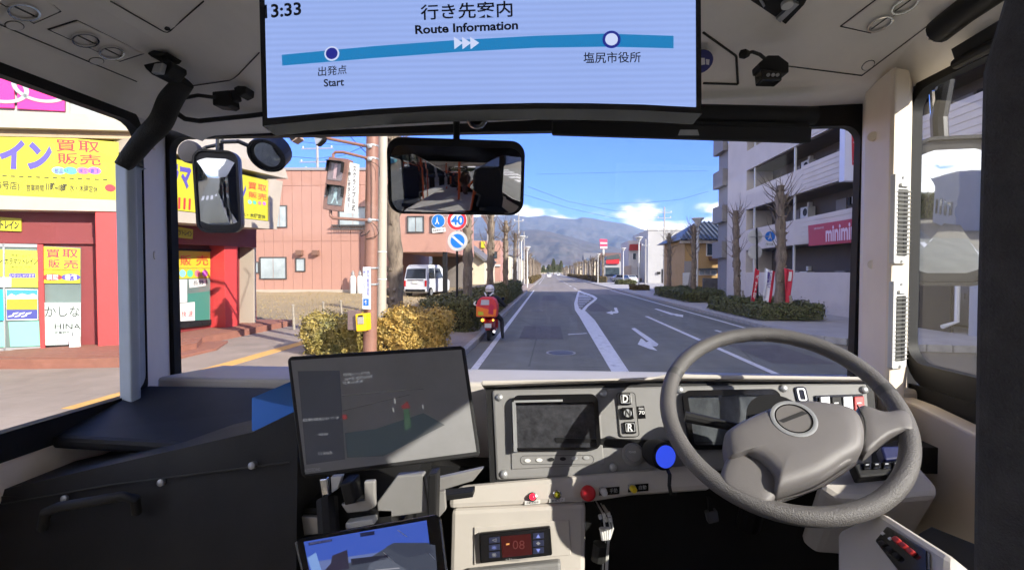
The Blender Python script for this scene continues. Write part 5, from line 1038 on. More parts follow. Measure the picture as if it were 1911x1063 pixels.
for s in (-1, 1): mr_ = sb('mirror', m_dark, sc_, lambda mb: mb.tube([(s*.25, 1.05, 1.04), (s*.34, 1.05, 1.22)], .008, 6)); sb('mirror_glass', m_mir, mr_, lambda mb: mb.lathe((s*.36, 1.04, 1.25), (0, -1, 0), [(.055, -.01), (.055, .01)], 14))
sb('mudguard', m_scr, sc_, lambda mb: mb.box((0, -.05, .46), (.16, .12, .22)), bevel=.03); sb('number_plate', m_plate, sc_, lambda mb: mb.box((.01, -.13, .50), (.21, .012, .13)), bevel=.01); sb('tail_lamp', m_tl, sc_, lambda mb: mb.box((0, -.1, .63), (.16, .06, .08)), bevel=.015)
sb('turn_signal', mat('amber_lamp', (.9, .3, .03), .3, emit=(1, .35, .03), estr=1.2), sc_, lambda mb: mb.lathe((-.16, -.05, .66), (0, -1, 0), [(.045, 0), (.045, .05), (.02, .07)], 12)); sb('turn_signal', MATS['amber_lamp'], sc_, lambda mb: mb.lathe((.16, -.05, .66), (0, -1, 0), [(.03, 0), (.03, .04), (.015, .06)], 12)); sb('exhaust', m_chrome, sc_, lambda mb: mb.tube([(.17, .5, .25), (.19, .1, .28), (.19, -.1, .32)], [.03, .05, .045], 10))
rd = thing('person', 'delivery rider in dark clothes and white helmet on the red scooter', 'person', (g0.x, g0.y, 0))
J = dict(hip=(0, .3, .86), belly=(0, .31, 1.02), chest=(0, .36, 1.24), neck0=(0, .39, 1.38), neck=(0, .41, 1.44), head=(0, .44, 1.55), crown=(0, .44, 1.64), shl=(-.22, .37, 1.33), ell=(-.44, .52, 1.10), wrl=(-.36, .88, 1.06), shr=(.22, .37, 1.33), elr=(.46, .5, 1.06), wrr=(.40, .88, 1.04), thl=(-.11, .4, .84), knl=(-.2, .78, .74), anl=(-.17, .72, .36), thr=(.12, .4, .84), knr=(.36, .62, .60), anr=(.40, .40, .10), toe=(0, .12, 0))
person_mesh(rd, {k: V(v) for k, v in J.items()}, m_jk)
def rb_(name, m, fn, **k): mb = MB(); fn(mb); o = mb.build(name, m, None, **k); o.parent = rd; return o
rb_('helmet', mat('helmet_white', (.62, .58, .58), .3, coat=.5), lambda mb: mb.lathe((0, .44, 1.50), (0, 0, 1), [(.13, 0), (.142, .05), (.14, .11), (.115, .17), (.07, .205), (.005, .215)], 20), smooth=60); rb_('helmet_band', mat('helmet_grey', (.25, .23, .24), .4), lambda mb: mb.lathe((0, .44, 1.555), (0, 0, 1), [(.1435, 0), (.1445, .012), (.143, .03)], 20), smooth=60); rb_('cuff', m_white, lambda mb: mb.tube([(-.46, .50, 1.13), (-.42, .66, 1.09)], [.07, .065], 12), smooth=40)
bg_ = thing('delivery_bag', 'big red and orange delivery box carried on the rider back', 'bag', (g0.x, g0.y - .15, .76))
sb('box', m_bag, bg_, lambda mb: mb.loft([[V((x, y, z)) for x, y in ((-w_, -.40), (w_, -.40), (w_, .1), (-w_, .1))] for z, w_ in ((.78, .30), (1.12, .315), (1.28, .26), (1.36, .16))]), bevel=.03, segs=3)
sb('orange_panel', m_bago, bg_, lambda mb: mb.prism([(-.3, -.405, .80), (.27, -.405, .80), (.30, -.405, 1.02), (.1, -.405, 1.0), (-.3, -.405, 1.10)], (0, -.012, 0))); sb('logo_panel', mat('bag_crimson', (.5, .02, .06), .6), bg_, lambda mb: mb.prism([(.06, -.418, .88), (.2, -.418, .86), (.22, -.418, 1.12), (.14, -.418, 1.18), (.08, -.418, 1.1)], (0, -.008, 0))); sb('yellow_patch', m_yel, bg_, lambda mb: mb.prism([(-.25, -.418, .84), (-.08, -.418, .84), (-.1, -.418, .94), (-.24, -.418, .95)], (0, -.006, 0))); sb('window_pocket', mat('clear_pocket', (.42, .40, .45), .3), bg_, lambda mb: mb.prism([(-.17, -.39, 1.14), (.08, -.39, 1.14), (.08, -.385, 1.29), (-.15, -.385, 1.29)], (0, -.03, 0)))
for s in (-1, 1): sb('strap', m_white, bg_, lambda mb: mb.tube([(s*.06, -.02, 1.40), (s*.13, .2, 1.47), (s*.13, .36, 1.44)], .022, 6))
# ================================================================== THE BUS
XL, XR, YF0 = -1.12, .957, 1.5
RX = [-1.12, -1.10, -1.07, -.98, -.90, -.78, .6, .70, .78, .87, .93, .957]
RZ = [2.525, 2.54, 2.585, 2.622, 2.637, 2.715, 2.735, 2.705, 2.693, 2.658, 2.60, 2.587]
RY = [-6, .6, .9, 1.10, 1.24, 1.28, 1.335, 1.38, 1.6]; RF = [2.95, 2.735, 2.715, 2.675, 2.635, 2.615, 2.578, 2.57, 2.57]
def zroof(x, y):
    a = float(np.interp(x, RX, RZ)); b = float(np.interp(y, RY, RF)) + .026*x; k = .012; h = max(k - abs(a - b), 0)/k
    return min(a, b) - h*h*k/4
def onroof(px, py, off=0):
    d = ray(px, py).normalized(); t = .05
    while t < 6:
        p = CAM + d*t
        if p.z > zroof(p.x, p.y): break
        t += .01
    for _ in range(12): 
        p = CAM + d*t; t += (zroof(p.x, p.y) - p.z)*.5/max(.2, abs(d.z))
    p = CAM + d*t; e = .004; nrm = V(((zroof(p.x+e, p.y) - zroof(p.x-e, p.y))/(2*e), (zroof(p.x, p.y+e) - zroof(p.x, p.y-e))/(2*e), -1)).normalized()
    return p + nrm*off, nrm
bus = thing('bus', 'beige-lined bus cab with large windscreen, pillars and side windows around the camera', 'bus', (0, 0, .9))
xs_ = sorted(set([round(float(v), 4) for v in np.concatenate([np.linspace(XL, XR, 50), np.array(RX)])])); ys_ = sorted(set([round(float(v), 4) for v in np.concatenate([np.linspace(-5.8, .5, 10), np.linspace(.55, YF0, 60)])]))
nx = len(xs_); RM = MB().add([(x, y, zroof(x, y)) for y in ys_ for x in xs_], [(j*nx+i, (j+1)*nx+i, (j+1)*nx+i+1, j*nx+i+1) for j in range(len(ys_)-1) for i in range(nx-1)])
roof = RM.build('roof_lining', m_lin, bus, smooth=50, recalc=False)
MB().bx(XL - .1, XR + .1, -5.9, 1.75, 2.86, 2.95).build('roof_skin', m_white, bus)
MB().bx(XL - .1, XR + .1, 1.56, 1.62, 2.62, 2.86).build('front_cap', m_white, bus); MB().bx(XL - .1, XL - .02, -5.9, 1.28, 2.54, 2.86).bx(XL - .1, XL - .02, 1.281, 1.62, 2.66, 2.86).bx(XR + .02, XR + .1, -5.9, 1.62, 2.625, 2.86).build('roof_side', m_white, bus)
def roofline(name, px, r=.0014, m=m_seam, off=.001): return MB().tube([onroof(a, b, off)[0] for a, b in px], r, 6).build(name, m, roof)
def seg(a, b, n=10): return [(a[0] + (b[0]-a[0])*i/n, a[1] + (b[1]-a[1])*i/n) for i in range(n + 1)]
roofline('panel_seam', seg((206, 2), (300, 56), 8) + [(306, 59), (312, 60), (318, 57)] + seg((322, 53), (380, 2), 6))
roofline('panel_seam', seg((0, 46), (255, 152), 14)); 
roofline('panel_seam', seg((345, 162), (428, 150), 6) + [(436, 146)] + seg((445, 139), (484, 98), 5))
roofline('panel_seam', seg((1460, 122), (1608, 141), 8)); roofline('panel_seam', seg((1608, 141), (1792, 2), 10))
roofline('panel_seam', seg((1312, 60), (1372, 103), 6) + seg((1374, 106), (1377, 156), 4) + seg((1376, 157), (1312, 155), 4), .003)
for px, py in ((312, 53),): p, nn = onroof(px, py); MB().lathe(p, nn, [(.006, -.002), (.006, .002), (.002, .003)], 10).build('screw', m_seam, roof)
for px, py in ((27, 48), (180, 114), (1620, 122)):
    p, nn = onroof(px, py); MB().lathe(p, nn, [(.0145, -.003), (.0145, .0006)], 18).build('blanking_ring', m_seam, roof); MB().lathe(p, nn, [(.013, -.003), (.013, .0015), (.012, .002)], 18).build('blanking_cap', m_lin, roof)
def roof_frame(px, py, dx=(20, 10)):
    a, nn = onroof(px, py); b, _ = onroof(px + dx[0], py + dx[1]); u = b - a; u = u - nn*u.dot(nn); u.normalize(); v = nn.cross(u); return Fr(a, u, v)
def vent_housing(label, corners, discs, dirv, flip):
    c = (sum(p[0] for p in corners)/4, sum(p[1] for p in corners)/4); f = roof_frame(*c, dirv); t = thing('air_vent', label, 'air vent', f.O, 'round ceiling air vents')
    P = [V((*f.uv(*p), 0)) for p in corners]; cc = sum(P, V())/4; P2 = [cc + (p - cc)*.97 for p in P]
    mb = MB(); mb.prism([f.w(p.x, p.y, -.012) for p in P], f.n*.016); mb.build('housing', m_lin, t, bevel=.004)
    mb = MB(); mb.ring([f.w(*(cc + (p - cc)*1.035).to_2d(), -.004) for p in P], [f.w(*(cc + (p - cc)*1.015).to_2d(), -.004) for p in P], f.n*.0065); mb.build('housing_gap', m_seam, t)
    for d in discs:
        u, v = f.uv(*d); R = .024; rg = MB(); rg.ring([f.w(u + R*cos(a), v + R*sin(a), .003) for a in np.linspace(0, 2*pi, 25)[:-1]], [f.w(u + R*.86*cos(a), v + R*.86*sin(a), .003) for a in np.linspace(0, 2*pi, 25)[:-1]], f.n*.007); rg.build('outlet_ring', m_chrome, t)
        mb = MB(); f.disc(mb, (u, v), R*.84, .002, .0045, 24); mb.build('outlet_flap', m_lin, t)
        mb = MB(); mb.prism([f.w(u - R*.8, v - .0015, .0046), f.w(u + R*.8, v - .0015, .0046), f.w(u + R*.8, v + .0015, .0046), f.w(u - R*.8, v + .0015, .0046)], f.n*.001); mb.build('flap_slot', m_seam, t)
vent_housing('double round ceiling air vent above the left window, nearest the windscreen', [(92, 55), (145, 38), (268, 98), (222, 113)], [(157, 69), (206, 93)], (60, 30), 1)
vent_housing('round ceiling air vent in the upper left corner, partly cut off', [(-40, -20), (75, -14), (112, 20), (62, 42)], [(42, 16)], (60, 30), 1)
vent_housing('double round ceiling air vent near the black driver seat on the right', [(1570, 48), (1625, 60), (1720, -12), (1660, -20)], [(1641, 40), (1687, 5)], (60, -40), -1)
# open electronics hatch in the ceiling
f = roof_frame(1450, 12, (30, 0)); oh = thing('ceiling_hatch', 'dark open ceiling hatch with electronics above the lettering display', 'hatch', f.O); P = [f.uv(*p) for p in ((1372, -20), (1516, -20), (1500, 8), (1466, 44), (1452, 34))]
mb = MB(); mb.prism([f.w(a, b, -.004) for a, b in P], f.n*.006); mb.build('opening', m_dark, oh)
mb = MB(); f.slab(mb, [(1448, 30), (1455, 36), (1490, 2), (1482, -2)], .002, .010); mb.build('latch_bar', m_steel, oh); mb = MB(); f.disc(mb, f.uv(1468, 3), .012, .003, .012, 14); mb.build('lamp', m_white, oh); mb = MB(); f.slab(mb, [(1420, -6), (1427, 6), (1424, 9), (1416, -4)], .002, .008); mb.build('connector', m_steel, oh)
# ---- walls with window openings
def wall_side(X, out, z_sill, z_head, spans, nm):
    z_front = z_sill; z_back = 1.28; a, b = sorted((X, X + out)); ysplit = spans[-1][0] - .06
    MB().bx(a, b, ysplit, 1.22, .8, z_sill).build(nm + '_wall', m_lin2, bus); MB().bx(a, b, -5.8, -1.86, .8, z_back).build(nm + '_wall', m_lin2, bus); MB().bx(a, b, -1.859, ysplit - .001, .8, .96 if out < 0 else z_back).build(nm + '_wall', m_lin2, bus)
    ys = [-5.8] + [v for s in spans for v in s] + [1.26]
    for i in range(0, len(ys), 2):
        if ys[i+1] - ys[i] > .01: MB().bx(a, b, ys[i], ys[i+1], (z_sill if ys[i] > ysplit else z_back) + .001, z_head).build('window_post', m_dark, bus)
    for (y0, y1) in spans:
        z_sill = z_front if y0 > ysplit else (.98 if (out < 0 and y0 == -1.8) else z_back)  # left pane reaching near the floor is added, unseen, to let in bounce light
        f = Fr((X, 0, 0), (0, 1 if out < 0 else -1, 0), (0, 0, 1)); ro = (y0 - .05, z_sill - .03, y1 + .04 if y0 < ysplit else y1 - .026, z_head + .02); ri = (y0 + .03, z_sill + .03, y1 - .03, z_head - .03)
        if out > 0: ro = (-ro[2], ro[1], -ro[0], ro[3]); ri = (-ri[2], ri[1], -ri[0], ri[3])
        mb = MB(); f.rring(mb, ro, .08, ri, .055, -.022, .005); w_ = mb.build('window_frame', m_dark, bus, smooth=30)
        mb = MB(); f.rbox(mb, (ri[0] - .02, ri[1] - .02, ri[2] + .02, ri[3] + .02), .05, -.014, -.010); mb.build('window_pane', m_glass_s, w_)
wall_side(XL, -.06, 1.74, 2.535, ((-5.6, -3.3), (-3.2, -1.9), (-1.8, -.45), (-.32, 1.29)), 'left')
wall_side(XR, .06, 1.835, 2.60, ((-5.5, -3.4), (-3.2, -1.5), (-1.3, -.42), (-.32, 1.38)), 'right')
MB().bx(XR - .014, XR - .002, -.1, 1.33, 1.715, 1.81).build('window_ledge', m_dark, bus)
MB().bx(XR + .002, XR + .04, 1.375, 1.5, 1.0, 2.7).build('outer_post', m_dark, bus)
MB().bx(XL, XR, -5.85, -5.8, .8, 1.7).bx(XL, XR, -5.85, -5.8, 2.4, 2.75).bx(XL, -.8, -5.85, -5.8, 1.7, 2.4).bx(.65, XR, -5.85, -5.8, 1.7, 2.4).build('rear_wall', m_lin, bus)
MB().bx(-.8, .65, -5.83, -5.82, 1.7, 2.4).build('rear_window', m_glass_s, bus)
MB().bx(XL, XR, -5.8, .1, .78, .85).build('passenger_floor', mat('grey_floor', (.52, .51, .50), .7, noise=.1), bus); MB().bx(XL, XR, .1, 1.55, .95, 1.02).build('cab_floor', m_dark, bus)
# ---- windscreen
FW = Fr.p3(PY(313, 240, 1.5), PY(1605, 216, 1.5), PY(318, 770, 1.512)); ri = FW.rc(322, 246, 1598, 790); ro = (ri[0] - .09, ri[1] - .2, ri[2] + .09, ri[3] + .09)
mb = MB(); FW.rring(mb, ro, .05, ri, .045, -.03, .0); wf = mb.build('windscreen_frame', m_dark, bus, smooth=30)
mb = MB(); FW.rbox(mb, (ri[0] - .03, ri[1] - .03, ri[2] + .03, ri[3] + .03), .045, -.022, -.016); mb.build('windscreen_pane', m_glass, wf)
MB().bx(XL - .1, XR + .1, 1.55, 1.75, .6, 1.55).build('front_panel', m_white, bus)
# ---- pillars
def post(name, pts, z0, z1, m, par=bus, bevel=.006): return MB().prism([(x, y, z0) for x, y in pts], (0, 0, z1 - z0)).build(name, m, par, bevel=bevel)
def xat(px, y): return PY(px, 508, y).x
post('left_pillar', [(XL - .05, 1.30), (xat(256, 1.26), 1.26), (xat(260, 1.262), 1.262), (xat(313, 1.5) + .003, 1.495), (XL - .14, 1.52)], 1.55, 2.56, m_lin3)
post('pillar_channel', [(XL + .004, 1.21), (xat(217, 1.185), 1.185), (xat(240, 1.165), 1.165), (xat(258, 1.19), 1.19), (xat(258, 1.262), 1.262), (XL + .004, 1.262)], 1.55, PY(250, 305, 1.2).z, mat('blue_grey_channel', (.42, .48, .55), .45, noise=.05))
for py in (272, 476):
    p = PY(287, py, 1.379); MB().lathe(p, V((.93, .36, 0)), [(.0125, -.012), (.0125, .004), (.011, .0055)], 18).build('cap', m_lin3, bus)
post('right_pillar', [(xat(1603, 1.5) + .0, 1.497), (xat(1610, 1.40), 1.40), (xat(1655, 1.262), 1.262), (xat(1664, 1.25), 1.25), (xat(1689, 1.272), 1.272), (XR, 1.355), (XR, 1.52)], 1.55, 2.60, m_lin2)
for py in (255, 493, 690):
    p = PY(1629, py, 1.345); MB().lathe(p, V((-.9, -.45, 0)), [(.0125, -.02), (.0125, .003), (.0115, .0045)], 18).build('cap', m_lin2, bus)
FPl = Fr(PY(1664, 508, 1.247), PY(1689, 508, 1.269) - PY(1664, 508, 1.247), (0, 0, 1))
for lab, (xa, ya, xb, yb) in (('upper slatted air vent on the right pillar', (1660, 326, 1690, 492)), ('lower slatted air vent on the right pillar', (1652, 524, 1687, 686))):
    dx = (1652 - 1660)/2 if ya > 500 else 0
    t = thing('pillar_vent', lab, 'air vent', FPl.w(*FPl.uv(1675, yb)), 'slatted vents on the right pillar'); r = FPl.rc(1663 if ya < 500 else 1660, ya, 1691 if ya < 500 else 1687, yb); wd = r[2] - r[0]
    mb = MB(); FPl.rbox(mb, r, .006, -.004, .008); mb.build('housing', m_white, t, bevel=.002); lo, hi = r[1] + (r[3]-r[1])*.09, r[1] + (r[3]-r[1])*.83
    mb = MB(); FPl.rbox(mb, (r[0] + wd*.2, lo, r[2] - wd*.2, hi), .003, .0081, .0095); mb.build('opening', m_seam, t)
    n = 16
    for i in range(n): v = lo + (hi - lo)*(i + .5)/n; a = [FPl.w(r[0] + wd*.1, v - .0025, .008), FPl.w(r[2] - wd*.1, v - .0025, .008), FPl.w(r[2] - wd*.1, v + .0012, .013), FPl.w(r[0] + wd*.1, v + .0012, .013)]; MB().prism(a, FPl.n*.002).build('slat', m_white, t)
    mb = MB(); FPl.rbox(mb, (r[0] + wd*.55, lo, r[0] + wd*.78, hi), .002, .0095, .0105); mb.build('shutter', m_dark, t); mb = MB(); FPl.rbox(mb, (r[0] + wd*.25, r[3] - (r[3]-r[1])*.14, r[2] - wd*.2, r[3] - (r[3]-r[1])*.105), .002, .008, .014); mb.build('slider', m_white, t)
    for v in (r[1] + .006, r[3] - .008): mb = MB(); FPl.disc(mb, (r[0] + wd*.5, v), .0035, .008, .0105, 12); mb.build('screw', m_steel, t)
# ---- lower structure below the windows, dash shelf
MB().bx(XL, -.30, .90, 1.56, 1.0, 1.64).build('dash_base', m_dark, bus)
sh = MB().prism([(XL + .0, 1.0, 1.70), (-.33, .95, 1.70), (-.33, 1.27, 1.755), (XL + .0, 1.27, 1.755)], (0, 0, .03)).build('dash_shelf', m_dark, bus, bevel=.01)
MB().prism([(XL, 1.58, 1.55), (XL, 1.58, 1.78), (XL, 1.30, 1.80), (XL, 1.28, 1.55)], (XR - XL, 0, 0)).build('screen_ledge', m_cons, bus, bevel=.01)
blue = MB().prism([PY(470, 806, .93), PY(560, 762, .93), PY(560, 704, 1.02), PY(470, 742, 1.02)], (0, .01, -.02)).build('glossy_strip', mat('sky_reflection_gloss', (.02, .09, .24), .12, coat=.5), bus)  # sky reflection on the dark dash edge put into the blue colour
MB().prism([PY(-200, 1500, .75), PY(548, 1500, .75), PY(556, 765, .93), PY(470, 806, .92), PY(-200, 960, .90)], (0, .15, 0)).build('dash_left_face', m_dark, bus)

# moulded detail on the dark left dash
fd = Fr.p3(PY(200, 870, .905), PY(480, 830, .915), PY(200, 1060, .86)); dl = bus.children[-1] if False else None
for y0_, y1_ in ((905, 862), (1000, 958)): MB().tube([PY(-150, y0_ + 62, .895), PY(200, y0_, .895), PY(540, y1_, .895)], .0022, 6).build('dash_seam', m_seam, bus)
for x, y in ((120, 930), (300, 900), (470, 868), (300, 1010), (500, 975)): MB().lathe(PY(x, y, .893), (0, -1, .2), [(.007, -.01), (.007, .002), (.004, .004), (.0004, .0045)], 14).build('dash_screw', m_steel, bus, smooth=50)
MB().tube([PY(80, 985, .87), PY(85, 955, .85), PY(110, 945, .845), PY(230, 925, .845), PY(252, 930, .85), PY(255, 955, .87)], .009, 10).build('grab_handle', m_rub, bus, smooth=50)
EXPF = 2 ** vs.exposure
def ecol(r, g, b, k=1.0): return tuple(c/EXPF*k for c in LIN(r, g, b))
# ================================================================== ROUTE DISPLAY
m_disp = emis('display_white', ecol(150, 174, 234), 1.0); 
def screen_texture(m, c, amp=.06):
    nt = m.node_tree; N = nt.nodes; L = nt.links; b = N['Principled BSDF']; tc = N.new('ShaderNodeTexCoord'); w_ = N.new('ShaderNodeTexWave'); w_.bands_direction = 'Z'; w_.inputs['Scale'].default_value = 26; w_.inputs['Distortion'].default_value = .6; L.new(tc.outputs['Object'], w_.inputs['Vector'])
    n = N.new('ShaderNodeTexNoise'); n.inputs['Scale'].default_value = 3; n.inputs['Detail'].default_value = 3; L.new(tc.outputs['Object'], n.inputs['Vector']); a = N.new('ShaderNodeMath'); L.new(w_.outputs['Fac'], a.inputs[0]); L.new(n.outputs['Fac'], a.inputs[1])
    r = N.new('ShaderNodeMapRange'); r.inputs['From Max'].default_value = 1.6; r.inputs['To Min'].default_value = 1 - amp; r.inputs['To Max'].default_value = 1 + amp; L.new(a.outputs[0], r.inputs['Value']); L.new(r.outputs[0], b.inputs['Emission Strength']); b.inputs['Roughness'].default_value = .3; b.inputs['Base Color'].default_value = (.03, .03, .035, 1)
screen_texture(m_disp, None, .09); m_bar = emis('display_bar', ecol(28, 126, 188), 1.0); m_dring = emis('display_blue', ecol(30, 40, 140), 1.0); m_dwh = emis('display_pure_white', ecol(205, 215, 248), 1.0); m_dtx = mat('display_text', (.004, .005, .012), .5)
FD_ = Fr.p3(PY(488, 8, .92), PY(1303, -8, .95), PY(492, 236, .895)); dp = thing('route_display', 'wide ceiling display reading Route Information with a blue route line', 'display', FD_.w(*FD_.uv(900, 200)))
edge = [(486, 5), (484, -60), (700, -76), (900, -84), (1100, -86), (1306, -80), (1308, 214), (1200, 208), (1100, 205.5), (1000, 205), (900, 207), (800, 210), (700, 216), (600, 225), (492, 237)]
part(FD_, 'housing', edge, -.045, .004, m_blk, dp); inner = [(497, 0), (495, -50), (700, -64), (900, -72), (1100, -74), (1296, -68), (1297, 202), (1200, 197), (1100, 194.5), (1000, 194), (900, 196), (800, 199.5), (700, 205), (600, 213), (502, 222)]
scn = part(FD_, 'screen', inner, .004, .006, m_disp, dp)
part(FD_, 'route_line', [(529, 106), (700, 90), (850, 79), (1000, 71), (1130, 67), (1255, 71), (1255, 94), (1130, 91), (1000, 93), (850, 101), (700, 112), (530, 126)], .006, .0065, m_bar, scn)
for i in range(3): x = 848 + i*15; part(FD_, 'chevron', [(x, 73), (x + 17, 84), (x + 1, 96)], .0065, .0069, m_dwh, scn)
for nm, x, y, ro_, mo, ri_, mi in (('stop_marker', 622, 104, 14, m_dwh, 11, m_dring), ('stop_marker', 1140, 78, 16.5, m_dring, 11.5, m_dwh)):
    mb = MB(); FD_.disc(mb, FD_.uv(x, y), ro_*.00103, .0065, .0072, 28); o = mb.build(nm, mo, scn); mb = MB(); FD_.disc(mb, FD_.uv(x, y), ri_*.00103, .0072, .0076, 28); mb.build('marker_centre', mi, scn)
for tx, q, b in (('13:33', ((497, 14), (565, 9), (566, 33), (498, 40)), .025), ('行き先案内', ((786, 14), (956, 6), (957, 37), (787, 43)), .014), ('Route Information', ((776, 52), (967, 43), (967, 60), (777, 69)), .03), ('出発点', ((597, 129), (650, 125), (650, 142), (597, 147)), .007), ('Start', ((607, 152), (645, 149), (645, 164), (608, 166)), .02), ('塩尻市役所', ((1088, 102), (1194, 101), (1194, 121), (1088, 123)), .009)): letter(FD_, tx, q, m_dtx, scn, .0078, b)
mb = MB()
for x in (640, 1180): a = PY(x, -40, 1.05); mb.bx(a.x - .02, a.x + .02, 1.0, 1.06, a.z, a.z + .14)
mb.build('bracket', m_dark, dp)
# ================================================================== INTERIOR MIRROR
def convex(fr, r4, rad, R, d=0.0, n=16, sq=False):
    """rounded-rect convex glass patch"""
    u0, v0, u1, v1 = r4; cu, cv = (u0+u1)/2, (v0+v1)/2; P = []; Fc = []
    edge = [(fr.uv_of(p)) for p in fr.rr(r4, rad, 0, 6)] if False else None
    E = []
    for p in fr.rr(r4, rad, 0, 6): q = p - fr.O; E.append((q.dot(fr.u), q.dot(fr.v)))
    K = 12; m = len(E)
    for k in range(1, K + 1):
        f = k/K
        for e in E: a, b = cu + (e[0]-cu)*f, cv + (e[1]-cv)*f; P.append(fr.w(a, b, d - ((a-cu)**2 + (b-cv)**2)/(2*R)))
    P.append(fr.w(cu, cv, d)); c = len(P) - 1
    for i in range(m): Fc.append((c, i, (i+1) % m))
    for k in range(K - 1):
        for i in range(m): j = (i+1) % m; Fc.append((k*m+i, (k+1)*m+i, (k+1)*m+j, k*m+j))
    return MB().add(P, Fc)
def mirror_frame(px, py, y, tgt, up=(0, 0, 1)):
    c = PY(px, py, y); d = (c - CAM).normalized(); n = (V(tgt).normalized() - d).normalized(); u = V(up).cross(n).normalized(); return Fr(c, u, n.cross(u))
YM = 1.2; fm = mirror_frame(853, 331, YM, (.22, -1, -.20)); mi = thing('rear_view_mirror', 'wide black-framed interior mirror hanging at the top of the windscreen', 'mirror', fm.O)
hw_, hh_ = 123.5/900*YM*1.03, 69/900*YM; r4 = (-hw_, -hh_, hw_, hh_)
mb = MB(); fm.rbox(mb, r4, .035, -.03, -.004, 6); mb.build('casing', m_dark, mi, bevel=.004); convex(fm, (-hw_ + .006, -hh_ + .005, hw_ - .006, hh_ - .018), .03, .75, .0185).build('glass', m_mir_in, mi, smooth=180)
mb = MB(); fm.rring(mb, r4, .035, (-hw_ + .006, -hh_ + .005, hw_ - .006, hh_ - .018), .03, -.006, .003, 6); mb.build('rim', m_dark, mi)
MB().tube([PY(852, 268, YM + .02), PY(852, 215, YM + .04), PY(852, 180, YM + .06)], .0085, 10).build('stem', m_dark, mi)
# ================================================================== OUTSIDE MIRRORS
m_mcase = mat('mirror_case', (.02, .02, .022), .35)
def outside(name, label, fr, r4, rad, R, m=m_mcase, glass=True):
    t = thing(name, label, 'mirror', fr.O); mb = MB(); fr.rbox(mb, r4, rad, -.06, -.004, 6); mb.build('casing', m, t, bevel=.012, segs=3); e = .009; ri = (r4[0]+e, r4[1]+e, r4[2]-e, r4[3]-e); mb = MB(); fr.rring(mb, r4, rad, ri, rad - e, -.004, .006, 6); mb.build('rim', m, t)
    convex(fr, ri, rad - e, R, .003).build('glass', m_mir, t, smooth=180); return t
YO = 2.05; f1 = mirror_frame(406, 358, YO, (.02, -1, -.10)); k = YO/900*1.02; lm = outside('left_mirror', 'tall rectangular outside mirror reflecting the crossing, at the left of the windscreen', f1, (-41*k*.95, -78*k, 41*k*.95, 78*k), .045, 1.6)
MB().tube([PY(410, 290, YO + .05), PY(410, 246, YO + .05), PY(412, 150, YO + .02)], .016, 10).build('arm', m_mcase, lm)
f2 = mirror_frame(498, 290, YO - .05, (-.55, -.35, -.75)); k2 = (YO - .05)/900; rm = outside('round_mirror', 'round convex outside mirror at the top left of the windscreen', f2, (-34*k2*1.1, -34*k2, 34*k2*1.1, 34*k2), 34*k2, .22); MB().tube([PY(414, 265, YO + .03), PY(445, 264, YO), PY(470, 275, YO + .04)], .009, 8).build('arm', m_mcase, rm)
dk = thing('mirror_back', 'plain grey round mirror back beside the tall outside mirror', 'mirror', PY(352, 283, YO)); fk = Fr(PY(352, 283, YO), (1, 0, 0), (0, 0, 1)); mb = MB(); mb.lathe(fk.O, (0, -1, 0), [(.047, -.03), (.05, -.02), (.05, 0), (.046, .006), (.02, .012), (.001, .013)], 28); mb.build('shell', mat('grey_brown_plastic', (.13, .115, .10), .5), dk, smooth=40); MB().tube([PY(360, 290, YO + .03), PY(385, 275, YO + .06), PY(408, 270, YO + .05)], .008, 8).build('arm', m_mcase, dk)
f3_ = mirror_frame(1768, 398, 1.42, (.42, -1, -.02)); k3 = 1.42/900; rr3 = outside('right_mirror', 'large outside mirror reflecting sky and crossing, through the right side window', f3_, (-48*k3*1.25, -127*k3, 58*k3*1.25, 132*k3), .05, 2.2); MB().tube([PY(1755, 280, 1.46), PY(1752, 220, 1.46), PY(1765, 150, 1.44)], .02, 10).build('arm', m_mcase, rr3); MB().tube([PY(1748, 277, 1.47), PY(1743, 220, 1.47), PY(1740, 170, 1.45)], .008, 8).build('stay', m_chrome, rr3)
# ================================================================== SUN BLINDS
rbn = thing('roller_blind', 'black rolled sun blind across the top right of the windscreen', 'sun blind', PY(1270, 230, 1.36)); MB().tube([PY(1032, 205, 1.37), PY(1522, 216, 1.37)], .024, 14).build('roll', m_dark, rbn, smooth=40); mb = MB(); fb = Fr.p3(PY(1030, 232, 1.36), PY(1514, 242, 1.36), PY(1030, 252, 1.36)); fb.slab(mb, [(1030, 226), (1514, 238), (1512, 267), (1030, 252)], -.012, .006); mb.build('blind_bar', m_dark, rbn, bevel=.004); part(fb, 'fabric', [(1036, 205), (1514, 214), (1512, 240), (1036, 230)], -.008, -.004, m_rub, rbn); part(fb, 'pull_tab', [(1268, 244), (1300, 244), (1303, 254), (1264, 254)], .006, .009, m_steel, rbn)
sb2 = thing('side_blind', 'black rolled side window blind near the driver seat', 'sun blind', PX(1780, 60, .87)); MB().tube([PX(1752, 58, .87), PX(1800, 20, .87), PX(1960, -90, .87)], .028, 14).build('roll', m_dark, sb2, smooth=40); MB().tube([PX(1784, 120, .91), PX(1815, 104, .91), PX(1960, 30, .91)], .012, 10).build('blind_bar', m_dark, sb2); MB().prism([PX(1775, 92, .90), PX(1960, -20, .90), PX(1960, 30, .91), PX(1784, 120, .91)], (.003, 0, 0)).build('fabric', m_rub, sb2); a = PX(1752, 58, .87); MB().lathe(a, (0, 1, 0), [(.02, -.01), (.02, .01), (.008, .012)], 12).build('end_cap', m_chrome, sb2)
